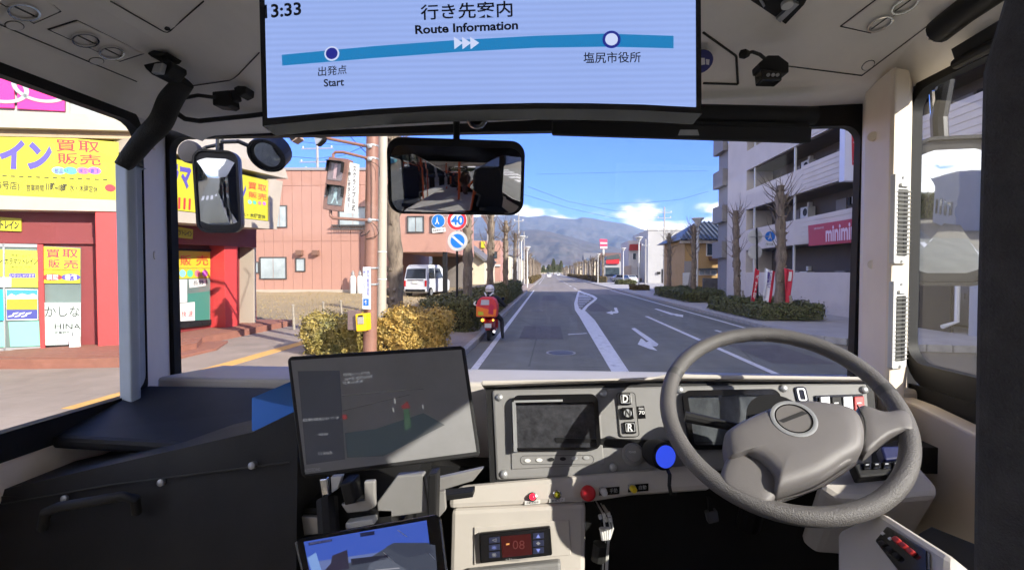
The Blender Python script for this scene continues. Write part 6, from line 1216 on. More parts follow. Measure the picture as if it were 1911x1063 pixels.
# ================================================================== SMALL CAMERAS AND CABLES
def cam_body(name, label, y, pieces, cat='camera'):
    t = thing(name, label, cat, PY(*pieces[0][1][0], y)); f = Fr((0, y, 0), (1, 0, 0), (0, 0, 1))
    for nm, px, d0, d1, m in pieces: part(f, nm, px, d0, d1, m, t, .003)
    return t, f
cam_body('ceiling_camera', 'black bracket camera under the ceiling above the left pillar', 1.12, [('base', [(286, 106), (298, 100), (324, 104), (318, 111), (294, 113)], -.03, .02, m_dark), ('bracket', [(308, 108), (316, 108), (315, 124), (308, 124)], -.01, .01, m_dark), ('body', [(279, 127), (306, 121), (332, 121), (333, 130), (320, 146), (296, 146), (284, 135)], -.03, .02, m_dark), ('lens_barrel', [(309, 130), (325, 128), (320, 147), (303, 147)], .02, .035, m_steel)])
cam_body('front_camera', 'small black camera on the fascia left of the route display', 1.24, [('mount', [(440, 166), (448, 162), (463, 163), (462, 176), (450, 182), (442, 176)], -.03, .01, m_dark), ('body', [(405, 176), (436, 173), (440, 200), (433, 204), (406, 201)], -.02, .02, m_dark), ('link', [(424, 172), (445, 170), (448, 188), (436, 192)], -.01, .012, m_dark)])
t, f = cam_body('driver_camera', 'black camera with three small lights on the fascia right of the display', 1.2, [('body', [(1412, 122), (1428, 108), (1448, 108), (1467, 122), (1467, 140), (1452, 142), (1430, 134), (1414, 134)], -.03, .015, m_dark), ('lamp_face', [(1414, 136), (1452, 140), (1452, 157), (1416, 156)], -.02, .02, m_blk)])
for x in (1426, 1435, 1443): mb = MB(); f.disc(mb, f.uv(x, 147), .004, .02, .023, 10); mb.build('light', m_steel, t)
MB().tube([PY(1390, 101, 1.17), PY(1404, 97, 1.17), PY(1418, 102, 1.18), PY(1430, 112, 1.19)], .004, 8).build('microphone_arm', m_rub, t); a = PY(1390, 101, 1.17); MB().lathe(a, (-1, 0, 0), [(.006, -.01), (.011, 0), (.009, .01), (.002, .013)], 12).build('microphone', m_dark, t)
dc = thing('dome_camera', 'chrome-based dome camera under the display beside the mirror stem', 'camera', PY(890, 215, 1.28)); a = PY(890, 217, 1.28); MB().lathe(a + V((0, 0, .01)), (0, 0, -1), [(.036, -.02), (.036, 0), (.03, .012)], 24).build('base', m_chrome, dc, smooth=40); MB().lathe(a, (0, 0, -1), [(.03, 0), (.028, .014), (.018, .027), (.004, .033)], 20).build('dome', m_blk, dc, smooth=60)
sd_ = tag(MB().lathe(PY(940, 213, 1.3), (0, 0, -1), [(.022, -.012), (.022, 0), (.012, .006)], 18).build('sensor_disc', m_lin), 'small beige sensor disc under the display right of the dome camera', 'sensor')
sl = [(345, 152), (318, 188), (300, 228), (272, 258), (246, 290), (228, 312)]; sly = [1.17, 1.18, 1.18, 1.18, 1.18, 1.17]; sp_ = spline([PY(*p, y) for p, y in zip(sl, sly)], 6); csl = MB().tube(sp_, [float(np.interp(i/(len(sp_)-1), [0, .2, .5, .8, 1], [.022, .027, .0265, .023, .019])) for i in range(len(sp_))], 16)
tag(csl.build('cable_sleeve', mat('black_sleeve', (.012, .012, .012), .75, noise=.3, nscale=60, bump=.6, bscale=300), smooth=60), 'thick black cable sleeve bending from the ceiling into the left pillar', 'cable')
tag(MB().tube([PY(338, 184, 1.2), PY(370, 178, 1.2), PY(400, 182, 1.22), PY(412, 188, 1.23)], .005, 8).build('camera_cable', m_rub), 'black cable from the sleeve to the small front camera', 'cable')
tag(MB().tube([PY(328, 210, 1.24), PY(345, 222, 1.26), PY(372, 226, 1.29), PY(420, 221, 1.32), PY(470, 216, 1.33), PY(500, 212, 1.33)], .007, 8).build('fascia_cable', m_rub), 'black cable clipped along the fascia above the windscreen', 'cable')
rs_ = thing('round_sticker', 'round dark blue sticker partly behind the display right edge', 'sticker', PY(1312, 118, 1.2)); fk = Fr.p3(PY(1290, 92, 1.21), PY(1330, 92, 1.21), PY(1290, 145, 1.27)); mb = MB(); fk.disc(mb, fk.uv(1306, 116), .031, -.002, .001, 28); mb.build('disc', mat('sticker_blue', (.02, .025, .16), .4), rs_); part(fk, 'seat_pictogram', [(1308, 108), (1315, 108), (1316, 120), (1308, 121)], .001, .0016, m_whl, rs_); part(fk, 'seat_pictogram', [(1317, 110), (1324, 111), (1323, 121), (1318, 120)], .001, .0016, m_whl, rs_)
# ================================================================== INSTRUMENT PANEL
FI = Fr.p3(PY(912, 724, 1.22), PY(1625, 710, 1.22), PY(915, 898, 1.13)); ip = thing('instrument_panel', 'grey dashboard panel with screen, drive buttons and cluster behind the wheel', 'dashboard', FI.w(*FI.uv(1200, 898)))
part(FI, 'surround', [(906, 718), (1632, 703), (1645, 872), (914, 903)], -.13, -.006, m_dark, ip)
pn = part(FI, 'panel', [(918, 727), (1618, 712), (1630, 866), (926, 895)], -.05, 0, m_panel, ip, .006)
part(FI, 'hood', [(900, 712), (1210, 708), (1240, 700), (1640, 706), (1640, 713), (1240, 709), (900, 722)], -.16, .022, m_cons, ip, .006)
def dome(x, y, r=.0095, m=m_steel, par=pn): a = FI.w(*FI.uv(x, y)); MB().lathe(a, FI.n, [(r, -.002), (r, .002), (r*.75, .005), (r*.3, .0065), (.0003, .0068)], 18).build('screw_cap', m, par, smooth=60)
for x, y in ((932, 741), (1126, 734), (1144, 871), (1462, 724), (1268, 727), (940, 884), (1612, 727)): dome(x, y)
part(FI, 'screen_plate', [(952, 742), (1118, 737), (1127, 866), (955, 875)], 0, .003, m_panel, pn, .004)
r = FI.rc(960, 750, 1113, 838); mb = MB(); FI.rring(mb, (r[0]-.004, r[1]-.002, r[2]+.006, r[3]+.016), .018, (r[0]+.004, r[1]+.003, r[2]-.004, r[3]-.004), .004, .003, .018); mb.build('screen_bezel', m_blk, pn, smooth=30)
mb = MB(); FI.rbox(mb, r, .004, .003, .005); mb.build('left_screen', mat('dusty_screen', (.035, .036, .042), .22, noise=.5, nscale=40, spec=.6, bump=.1), pn)
part(FI, 'screen_trim', [(957, 752), (963, 752), (966, 843), (960, 843)], .003, .02, m_steel, pn); part(FI, 'screen_trim', [(960, 749), (1050, 747), (1050, 751), (960, 753)], .003, .019, m_steel, pn)
r = FI.rc(971, 849, 1108, 866); mb = MB(); FI.rring(mb, r, .0098, (r[0]+.001, r[1]+.001, r[2]-.001, r[3]-.001), .009, .003, .0037); mb.build('button_outline', m_seam, pn)
for i in range(6): mb = MB(); FI.disc(mb, FI.uv(985 + i*21.8, 859 - i*1.1), .0074, .003, .0055, 20, .0042); mb.build('button', (m_white, m_white, m_dark, m_dark, m_steel, m_steel)[i], pn)
FIr = FI.rc(1153, 732, 1189, 815); mb = MB(); FI.rbox(mb, FIr, .008, 0, .004); gs = mb.build('gear_selector', m_panel, pn); mb = MB(); FI.rring(mb, FIr, .008, (FIr[0]+.0015, FIr[1]+.0015, FIr[2]-.0015, FIr[3]-.0015), .007, .004, .0045); mb.build('outline', m_seam, gs)
for i, t in enumerate('DNR'):
    cyp = 745 + i*26.5; cxp = 1166 + i*4.5; r = FI.rc(cxp - 11, cyp - 10.5, cxp + 11, cyp + 10.5); mb = MB(); FI.rbox(mb, r, .003, .004, .011); b_ = mb.build('gear_button', m_blk, gs, bevel=.001)
    mb = MB(); FI.rring(mb, (r[0]+.003, r[1]+.003, r[2]-.003, r[3]-.003), .002, (r[0]+.0045, r[1]+.0045, r[2]-.0045, r[3]-.0045), .002, .011, .0116) if t != 'N' else FI.disc(mb, ((r[0]+r[2])/2, (r[1]+r[3])/2), .0095, .011, .0115); mb.build('mark', m_steel, b_); letter(FI, t, (cxp - 5, cyp - 7, cxp + 5, cyp + 7), m_whl if t != 'N' else m_blkl, b_, .012, .03)
mb = MB(); a = FI.w(*FI.uv(1181, 847)); mb.lathe(a, FI.n, [(.026, -.002), (.026, .005), (.022, .008), (.0195, .008), (.0195, .02), (.0175, .024), (.001, .024)], 32); kb = mb.build('power_knob', m_panel, pn, smooth=35); letter(FI, 'POWER', (1171, 842, 1184, 846), m_whl, kb, .0245)
part(FI, 'speed_sticker', [(1189, 758), (1202, 757), (1205, 780), (1191, 781)], 0, .001, m_blk, pn); letter(FI, '70', (1192, 766, 1203, 773), m_whl, pn, .0015, .02); letter(FI, 'max', (1192, 760, 1201, 764), m_whl, pn, .0015)
r = FI.rc(1287, 739, 1452, 830); mb = MB(); FI.rring(mb, (r[0]-.012, r[1]-.01, r[2]+.012, r[3]+.014), .02, (r[0], r[1], r[2], r[3]), .006, 0, .014); mb.build('cluster_bezel', m_blk, pn, smooth=30); mb = MB(); FI.rbox(mb, r, .004, 0, .004)
mb.build('cluster_screen', mat('reflection_streak_screen', (.03, .035, .042), .14, spec=.7, col2=(.10, .11, .12), noise=.4, nscale=26, stretch=(1, 1, .3)), pn)  # reflections painted as pale streaks in the screen colour
r = FI.rc(1484, 721, 1506, 752); mb = MB(); FI.rbox(mb, r, .008, 0, .003); sl_ = mb.build('slot_switch', m_blk, pn); mb = MB(); FI.rring(mb, (r[0]+.004, r[1]+.005, r[2]-.004, r[3]-.004), .005, (r[0]+.0075, r[1]+.008, r[2]-.0075, r[3]-.008), .003, .003, .005); mb.build('slot_ring', m_steel, sl_)
part(FI, 'switch_bank', [(1520, 738), (1608, 735), (1612, 770), (1524, 775)], 0, .004, m_blk, pn)
for i, m_ in enumerate((m_steel, m_dark, m_steel, mat('switch_red', (.5, .02, .02), .4))): x = 1526 + i*21; part(FI, 'rocker_switch', [(x, 741), (x + 18, 740), (x + 20, 768), (x + 1, 769)], .004, .012, m_, pn, .002); part(FI, 'rocker_mark', [(x + 5, 752), (x + 13, 751.5), (x + 13, 754), (x + 5, 754.5)], .012, .0125, m_whl, pn)
for x, w_ in ((1053, 16), (1110, 12)):
    a = PY(x, 716, 1.32); tag(MB().lathe(a - V((0, 0, .012)), (0, -.3, 1), [(w_*.0013, 0), (w_*.0015, .012), (w_*.0011, .018), (w_*.0006, .012)], 22).build('glass_nozzle', m_chrome, smooth=50), ('larger chrome-rimmed nozzle on the dash ledge behind the panel' if w_ > 14 else 'smaller chrome-rimmed nozzle on the dash ledge behind the panel'), 'nozzle', 'chrome rims on the dash ledge')
# blue lit puck
pk = thing('lit_button_puck', 'black puck with a glowing blue face beside the steering wheel', 'button', PY(1243, 850, 1.08)); a = PY(1234, 848, 1.1); ax = V((.35, -.92, .12)).normalized(); MB().lathe(a, ax, [(.026, -.04), (.031, -.02), (.031, .012), (.026, .016)], 28).build('case', m_dark, pk, smooth=40); MB().lathe(a + ax*.0155, ax, [(.0245, 0), (.0245, .003), (.02, .0045), (.001, .005)], 28).build('face', mat('puck_blue', (.03, .06, .55), .25, emit=ecol(60, 90, 255), estr=.75), pk, smooth=60)
MB().tube([a + V((.012, -.01, -.03)), PY(1250, 885, 1.07), PY(1249, 905, 1.06), PY(1252, 920, 1.06), PY(1262, 922, 1.06)], .0042, 8).build('cord', m_rub, pk)
# ================================================================== LOWER DASH AND CONSOLE
FO = Fr.p3(PY(850, 908, 1.12), PY(1300, 874, 1.12), PY(850, 955, 1.10)); cn = thing('centre_console', 'ivory console with push buttons and a climate controller below the panel', 'console', FO.w(*FO.uv(970, 950)))
part(FO, 'button_ledge', [(838, 918), (862, 906), (920, 900), (1320, 866), (1330, 914), (1180, 924), (1095, 937), (836, 950)], -.10, 0, m_cons, cn, .012)
FO2 = Fr.p3(PY(842, 950, 1.095), PY(1093, 938, 1.095), PY(838, 1075, 1.07)); fc = part(FO2, 'console_face', [(842, 951), (1093, 939), (1090, 1200), (836, 1200)], -.25, 0, m_cons, cn, .01)
part(FO2, 'controller_recess', [(885, 982), (1062, 968), (1066, 1034), (885, 1052)], 0, .004, m_cons, cn, .003)
ac = part(FO2, 'climate_controller', [(895, 990), (1027, 977), (1031, 1031), (898, 1046)], .004, .016, m_blk, cn, .004); part(FO2, 'controller_display', [(936, 995), (991, 990), (994, 1028), (939, 1034)], .016, .017, mat('red_filter', (.04, .004, .004), .2), ac); letter(FO2, '08', (958, 1002, 980, 1018), emis('led_dim_red', ecol(110, 12, 10), 1), ac, .018); part(FO2, 'amber_led', [(946, 1008), (952, 1007), (952, 1010), (946, 1011)], .017, .0176, emis('amber_led', ecol(255, 170, 90), 1), ac)
for j in range(3):
    for x0_, tx in ((914, '◁*※'[j]), (995, '▲◆▼'[j])): y = 997 + j*13.5 - (x0_ - 914)*.095; part(FO2, 'controller_key', [(x0_, y), (x0_ + 20, y - 2), (x0_ + 20.5, y + 9), (x0_ + .5, y + 11)], .016, .0178, mat('key_navy', (.02, .025, .06), .4), ac, .001); letter(FO2, tx, (x0_ + 6, y + 1, x0_ + 14, y + 8), emis('key_blue', ecol(150, 165, 250), .9) if (tx in '▲▼*') else m_steel, ac, .0182)
letter(FO2, 'climate', (945, 1035, 985, 1039), m_steel, ac, .0165)
part(FO2, 'lower_box', [(874, 1056), (1046, 1038), (1054, 1200), (874, 1200)], .002, .03, m_panel, cn, .006)
for x, y, m_ in ((994, 926, mat('lamp_red', (.55, .01, .03), .15, emit=(1, .02, .05), estr=.35)), (1040, 922, mat('lamp_olive', (.35, .33, .02), .15))):
    a = FO.w(*FO.uv(x, y)); b_ = MB().lathe(a, FO.n, [(.0098, 0), (.0098, .004), (.008, .005)], 18).build('lamp_bezel', m_chrome, cn); MB().lathe(a + FO.n*.004, FO.n, [(.0078, 0), (.007, .006), (.004, .010), (.0004, .011)], 16).build('lamp_lens', m_, b_, smooth=60); q = part(FO, 'label_plate', [(x - 15, y + 8), (x + 14, y + 5.5), (x + 14, y + 13), (x - 15, y + 15.5)], 0, .001, m_white, cn, .0004); letter(FO, '自動運転中' if x < 1000 else '準備完了', ((x - 11, y + 9.5), (x + 11, y + 7.5), (x + 11, y + 12), (x - 11, y + 14)), m_blkl, q, .0014)
a = FO.w(*FO.uv(1097, 919)); MB().lathe(a, FO.n, [(.012, 0), (.012, .008), (.0165, .009), (.0175, .014), (.0165, .02), (.013, .023), (.0004, .0235)], 28).build('stop_button', mat('stop_red', (.52, .012, .02), .35), cn, smooth=40)
for x, y, m_, tx in ((1124, 914, m_white, '手動'), (1178, 908, mat('yellow_button', (.75, .55, .02), .4), '自動')):
    part(FO, 'nameplate', [(x - 6, y - 4), (x + 32, y - 7), (x + 32, y + 7), (x - 6, y + 10)], 0, .0015, m_blk, cn); letter(FO, tx, ((x + 14, y - 3), (x + 28, y - 4), (x + 28, y + 4), (x + 14, y + 5)), m_steel, cn, .002); a = FO.w(*FO.uv(x + 1, y)); d = (FO.n + V((.1, 0, -.25))).normalized(); b_ = MB().lathe(a, d, [(.0085, 0), (.0085, .008)], 16).build('button_collar', m_steel, cn); MB().lathe(a + d*.008, d, [(.0072, 0), (.0072, .014), (.005, .018), (.0004, .0185)], 16).build('push_button', m_, b_, smooth=50)
MB().bx(-.30, .02, 1.22, 1.5, 1.0, 1.6).build('console_body', m_dark, cn); MB().bx(.02, XR, 1.40, 1.5, 1.0, 1.7).build('footwell_back', m_dark, bus); MB().bx(.02, XR, 1.16, 1.42, 1.64, 1.70).build('footwell_top', m_dark, bus)
MB().bx(-.33, -.29, .85, 1.2, 1.0, 1.60).build('console_side', m_dark, cn)
# loom of white-tagged wires in the footwell
lo = thing('wire_loom', 'bundle of wires with white tags hanging in the dark footwell', 'wires', PY(1130, 1000, 1.1))
for i in range(5): x = 1120 + i*5; MB().tube([PY(x - 14, 930 + i*3, 1.16), PY(x, 955 + i*2, 1.12), PY(x + 4, 985, 1.1), PY(1128 + i*2, 1010, 1.1), PY(1124 + i*2.5, 1040, 1.1), PY(1120 + i*3, 1090, 1.1)], .0022, 6).build('wire', (m_rub, m_white, m_rub, m_white, m_white)[i], lo)
for i, (x, y) in enumerate(((1119, 963), (1126, 960), (1135, 958), (1130, 968), (1138, 968))): MB().tube([PY(x, y - 3, 1.1), PY(x + 2, y + 4, 1.1)], .004, 8).build('tag', m_white, lo)
for i in range(4): MB().tube([PY(1122 + i*5, 984, 1.095), PY(1126 + i*3, 1006, 1.095)], .005, 8).build('sleeve', m_white, lo)
MB().tube([PY(1120, 1014, 1.09), PY(1116, 1044, 1.09)], .016, 10).build('tape_wrap', m_rub, lo)
pd = thing('pedal', 'dark metal pedal bracket hanging in the footwell left of the wheel', 'pedal', PY(1325, 980, 1.25)); fpd = Fr((0, 1.25, 0), (1, 0, 0), (0, 0, 1)); part(fpd, 'plate', [(1313, 950), (1334, 945), (1338, 966), (1318, 971)], 0, .02, mat('grey_pedal', (.08, .08, .085), .5), pd, .004); part(fpd, 'arm', [(1318, 925), (1324, 925), (1328, 948), (1320, 950)], 0, .015, m_dark, pd)
# ================================================================== STEERING WHEEL
WC = V((.457, .9865, 1.8257)); wn = V((-.143, -.617, .774)).normalized(); wu = V((1, 0, 0)) - wn*wn.x; Fwh = Fr(WC, wu, wn.cross(wu)); sw = thing('steering_wheel', 'large grey two-spoke bus steering wheel', 'steering wheel', WC)
def torus(fr, R, r_, n=96, k=16):
    rings = []
    for i in range(n):
        a = 2*pi*i/n; rad = fr.u*cos(a) + fr.v*sin(a); c = fr.O + rad*R; grip = 1 + (.05*sin(i*pi/1.5) if 15 < (i % 96) < 33 else 0)
        rings.append([c + (rad*cos(2*pi*j/k)*(grip if cos(2*pi*j/k) < 0 else 1) + fr.n*sin(2*pi*j/k))*r_ for j in range(k)])
    rings.append(rings[0]); return MB().loft(rings, cap=False)
torus(Fwh, .2085, .0165).build('rim', m_wheel, sw, smooth=60)
for a0 in (2.55, .1): # darker stitched bands on the rim
    pts = [Fwh.w(.2085*cos(a0 + k*.02), .2085*sin(a0 + k*.02), 0) for k in range(5)]; MB().tube(pts, .0168, 16).build('rim_band', mat('rim_band_dark', (.07, .068, .068), .5), sw, smooth=60)
Fpad = Fr(WC + wn*.030, Fwh.u, Fwh.v); pad = [(1352, 811), (1362, 796), (1396, 777), (1441, 758), (1486, 747), (1520, 745), (1576, 753), (1601, 764), (1614, 788), (1616, 818), (1608, 839), (1576, 860), (1531, 888), (1463, 912), (1448, 912), (1446, 886), (1426, 860), (1396, 843), (1362, 848)]
pd_ = domed(Fpad, pad, ((1, -.05), (1, -.02), (.992, -.009), (.97, -.002), (.93, .003), (.85, .007), (.7, .009), (.4, .0095)), 4).build('hub_pad', m_wheel2, sw)
for p_ in pd_.data.polygons: p_.use_smooth = True
try: pd_.data.set_sharp_from_angle(angle=radians(50))
except Exception: pass
Fsp = Fr(WC + wn*.014, Fwh.u, Fwh.v)
for nm, q in (('spoke', [(1362, 846), (1396, 840), (1430, 860), (1450, 886), (1452, 914), (1434, 940), (1392, 930), (1344, 898)]), ('spoke', [(1600, 758), (1650, 766), (1694, 764), (1708, 800), (1690, 803), (1662, 812), (1640, 826), (1610, 842)])): o = domed(Fsp, q, ((.97, -.03), (1, -.014), (.985, -.004), (.93, .001), (.8, .004), (.5, .005)), 4).build(nm, m_wheel2, sw, smooth=60)
Fpad = Fr(WC + wn*.0385, Fwh.u, Fwh.v); a = Fpad.w(*Fpad.uv(1481, 781)); MB().lathe(a, wn, [(.039, -.002), (.039, .002), (.0345, .003), (.0315, .002), (.0315, .0008)], 36, cap=False).build('emblem_ring', m_steel, sw, smooth=40); MB().lathe(a, wn, [(.0315, .0008), (.0315, .0026), (.0295, .0026), (.0295, .0008)], 36, cap=False).build('emblem_bezel', m_blk, sw, smooth=40); mb = MB(); Fpad.disc(mb, Fpad.uv(1481, 781), .0296, 0, .0012, 36); mb.build('emblem', mat('emblem_grey', (.16, .15, .145), .3), sw); part(Fpad, 'emblem_band', [(1452, 785), (1497, 767), (1507, 772), (1462, 789)], .0013, .0017, mat('emblem_dark', (.035, .034, .035), .4), sw)
for sp2 in ([(1366, 850), (1396, 844), (1426, 861), (1446, 887), (1449, 911)], [(1598, 760), (1611, 786), (1613, 815), (1606, 838)]): MB().tube(spline([Fsp.w(*Fsp.uv(*p), .0075) for p in sp2], 5), .0017, 6).build('part_seam', m_seam, sw)
MB().tube([Fpad.w(*Fpad.uv(*p), .0) + wn*-.032 for p in ((1455, 917), (1500, 905), (1540, 890), (1580, 864), (1606, 845))], .0024, 6).build('chrome_strip', m_chrome, sw)
MB().tube([WC - wn*.02, WC - wn*.10], [.055, .05], 24).build('column_shroud', m_dark, sw, smooth=40); MB().tube([WC - wn*.09, WC - wn*.5], .03, 12).build('column', m_dark, sw)
MB().tube([WC + Fwh.u*-.05 - wn*.06, WC + Fwh.u*-.17 - wn*.045 + Fwh.v*.03], [.009, .012], 10).build('indicator_stalk', m_dark, sw)
# ================================================================== DASH MONITOR AND TABLET
FM = Fr.p3(PY(535, 665, .80), PY(867, 645, .895), PY(562, 893, .775)); mo = thing('dash_monitor', 'black monitor with driving view standing on the dash left of centre', 'monitor', FM.w(*FM.uv(720, 880)))
part(FM, 'housing', [(536, 672), (541, 665), (860, 645), (868, 649), (897, 846), (893, 852), (570, 892), (562, 887)], -.022, 0, m_dark, mo, .004)
m_scrn = mat('dusty_monitor_glass', (.17, .17, .175), .46, spec=1.0, noise=.12, nscale=8); scr = part(FM, 'screen', [(543, 672), (861, 652), (889, 842), (570, 884)], 0, .001, m_scrn, mo)
def ui(name, px, c, d=.0012): return part(FM, name, px, .001, d + .0003, mat('ui_%d_%d_%d' % c, tuple(v for v in (.075, .075, .08)), .46, emit=ecol(*c), estr=.4), scr)
ui('side_panel', [(556, 692), (634, 691), (644, 856), (572, 866)], (38, 44, 58)); ui('road_field', [(644, 807), (700, 800), (790, 770), (830, 792), (715, 850), (648, 853)], (42, 62, 70), .0016)
ui('path_red', [(748, 758), (760, 748), (766, 760), (752, 762)], (150, 40, 45), .002); ui('path_green', [(753, 763), (763, 762), (768, 796), (755, 803)], (70, 110, 80), .002); ui('alert', [(639, 773), (647, 773), (648, 781), (640, 782)], (170, 50, 45), .002); ui('lane_trace', [(638, 737), (790, 724), (790, 725.5), (638, 739)], (95, 95, 95), .002); ui('lane_trace', [(640, 765), (765, 735), (765, 736), (640, 766.5)], (85, 80, 80), .002); ui('vehicle_mark', [(735, 743), (738, 743), (739, 752), (736, 752)], (200, 200, 200), .002); ui('vehicle_mark', [(732, 760), (735, 760), (736, 768), (733, 768)], (200, 200, 200), .002); ui('vehicle_mark', [(787, 754), (790, 754), (791, 762), (788, 762)], (180, 180, 185), .002)
m_uit = mat('ui_text', (.1, .1, .1), .4, emit=ecol(150, 152, 158), estr=.8)
letter(FM, '自動運転システム 走行状況', ((641, 696), (690, 692), (690, 698), (641, 702)), m_uit, scr, .0016); letter(FM, '目的地 塩尻市役所', ((643, 704), (695, 699), (695, 705), (644, 710)), m_uit, scr, .0016); letter(FM, '交差点直進', ((640, 711), (678, 708), (678, 713), (640, 717)), m_uit, scr, .0016); letter(FM, '自動運転中です', ((566, 780), (634, 776), (634, 781), (567, 786)), m_uit, scr, .0018); letter(FM, '11 km/h', ((595, 842), (620, 840), (620, 846), (595, 848)), m_uit, scr, .0018); letter(FM, '現在速度', ((595, 808), (613, 807), (613, 811), (595, 812)), m_uit, scr, .0018)
letter(FM, 'AUTOTECHNO', ((568, 874), (598, 871), (598, 877), (569, 880)), m_steel, mo, .002, .01)
# brackets and arms under the monitor
br = thing('monitor_bracket', 'grey and black metal bracket arms under the dash monitor', 'bracket', PY(720, 930, .9)); fb = Fr((0, .90, 0), (1, 0, 0), (0, 0, 1)); m_brk = mat('bracket_grey', (.33, .32, .31), .4, metal=.3, noise=.08)
part(fb, 'plate', [(703, 938), (740, 888), (790, 884), (800, 955), (705, 968)], -.02, 0, m_panel, br, .003); part(fb, 'angle_bracket', [(683, 893), (703, 892), (704, 940), (690, 948), (652, 952), (640, 935), (684, 928)], 0, .012, m_brk, br, .003); part(fb, 'clamp', [(645, 890), (668, 886), (675, 925), (655, 930)], -.01, .03, m_dark, br, .004); part(fb, 'arm', [(802, 880), (818, 878), (816, 975), (800, 972)], -.02, .012, m_dark, br, .003)
f9 = Fr((0, .98, 0), (1, 0, 0), (0, 0, 1)); part(f9, 'side_bracket', [(814, 888), (904, 868), (884, 892), (816, 912)], 0, .014, m_brk, br, .002); part(f9, 'side_plate', [(813, 914), (832, 911), (834, 946), (816, 966)], 0, .012, m_brk, br, .002); part(f9, 'cross_bar', [(640, 955), (880, 925), (880, 936), (640, 968)], -.05, -.02, m_dark, br, .002); part(fb, 'foot_plate', [(560, 958), (600, 960), (602, 990), (566, 995)], 0, .01, m_brk, br, .002); part(fb, 'foot_plate', [(652, 966), (704, 958), (706, 968), (653, 978)], 0, .02, m_white, br, .002); part(fb, 'hinge', [(600, 890), (615, 888), (618, 922), (606, 925)], 0, .01, m_chrome, br, .002); part(fb, 'hinge', [(618, 888), (640, 886), (632, 910), (620, 918)], -.01, .004, m_white, br, .002)
MB().tube([PY(610, 930, .9), PY(615, 1010, .86), PY(612, 1080, .84)], .02, 10).build('stem', m_dark, br)
FT = Fr.p3(PY(548, 1010, .70), PY(822, 965, .765), PY(575, 1140, .66)); tb = thing('dash_tablet', 'tablet showing a rear street camera view below the monitor', 'tablet', FT.w(*FT.uv(690, 1063))); part(FT, 'housing', [(548, 1012), (556, 1003), (815, 958), (824, 966), (852, 1190), (590, 1190)], -.014, 0, m_blk, tb, .004)
tsc = part(FT, 'screen', [(567, 1010), (796, 970), (822, 1180), (600, 1180)], 0, .0008, emis('cam_sky', ecol(62, 92, 190), .9), tb)
def cv(name, px, c, d): return part(FT, name, px, .0008, d, emis('cv_%d_%d_%d' % c, ecol(*c), .9), tsc)
cv('sky_low', [(580, 1048), (806, 1015), (822, 1180), (600, 1180)], (104, 120, 175), .0011); cv('ground_view', [(600, 1064), (640, 1052), (690, 1040), (735, 1012), (812, 1016), (825, 1180), (604, 1180)], (70, 76, 92), .0014); cv('house_view', [(618, 1050), (620, 1036), (648, 1025), (652, 1060), (604, 1066)], (48, 44, 66), .0017); cv('hill_view', [(720, 1020), (735, 1012), (800, 1012), (810, 1030), (760, 1040)], (60, 66, 84), .0018); cv('rail_view', [(655, 1042), (724, 1034), (724, 1042), (657, 1054)], (36, 38, 56), .002); cv('road_view', [(690, 1052), (712, 1040), (724, 1040), (760, 1063), (770, 1180), (640, 1180)], (96, 102, 118), .002); cv('road_line', [(700, 1062), (745, 1058), (746, 1060), (700, 1064)], (170, 170, 180), .0024); cv('glare', [(574, 1040), (590, 1030), (600, 1063), (590, 1090)], (130, 165, 225), .002); cv('time_stamp', [(576, 1012), (620, 1005), (620, 1009), (577, 1017)], (18, 24, 70), .0016); cv('title_block', [(672, 994), (699, 990), (699, 997), (673, 1001)], (24, 28, 66), .0016); letter(FT, '2026-01-22 13:33:32', ((578, 1012), (618, 1006), (618, 1008.5), (578, 1015)), emis('cv_text', ecol(150, 150, 190), .8), tsc, .002)
for q in ((((742, 988), (760, 1001))), (((716, 1030), (752, 1062))), (((788, 1018), (812, 1043)))): MB().tube([FT.w(*FT.uv(*q[0]), .001), FT.w(*FT.uv(*q[1]), .001)], .0006, 5).build('scratch', m_white, tb)
# ================================================================== RIGHT SIDE PANEL AND SWITCH CONSOLE
rsd = thing('driver_side_console', 'ivory driver side console with switch rows right of the wheel', 'console', PX(1650, 900, .8)); FXr = Fr((.88, 0, 0), (0, -1, 0), (0, 0, 1))
part(FXr, 'door_card', [(1560, 700), (1700, 755), (2150, 980), (2150, 1500), (1560, 1300)], -.06, -.01, m_lin2, rsd, .006)
f_a = Fr.p3(PY(1480, 905, 1.06), PY(1690, 872, 1.06), PY(1480, 950, 1.02)); part(f_a, 'armrest', [(1530, 890), (1590, 868), (1700, 850), (1752, 905), (1750, 925), (1640, 934), (1560, 930), (1530, 910)], -.25, 0, m_cons, rsd, .015)
f_s = Fr.p3(PY(1590, 862, 1.05), PY(1690, 850, 1.05), PY(1592, 888, 1.03)); part(f_s, 'switch_block', [(1588, 868), (1688, 862), (1694, 886), (1600, 895)], -.02, .012, m_dark, rsd, .004)
for i in range(5): x = 1606 + i*18; part(f_s, 'rocker_switch', [(x, 869 - i*.8), (x + 14, 868 - i*.8), (x + 15, 880 - i*.8), (x + 1, 882 - i*.8)], .012, .017, m_blk, rsd, .002); part(f_s, 'switch_mark', [(x + 4, 872 - i*.8), (x + 10, 871.6 - i*.8), (x + 10, 874 - i*.8), (x + 4, 874.4 - i*.8)], .017, .0175, m_steel, rsd)
part(f_s, 'blue_unit', [(1640, 836), (1690, 834), (1692, 858), (1648, 862)], -.02, .01, mat('navy_unit', (.015, .02, .09), .4), rsd, .004)
f_c = Fr.p3(PY(1560, 980, .80), PY(1700, 1000, .62), PY(1560, 1080, .76)); f_c = Fr.p3(PY(1600, 960, .86), PY(1760, 1030, .70), PY(1580, 1060, .80))
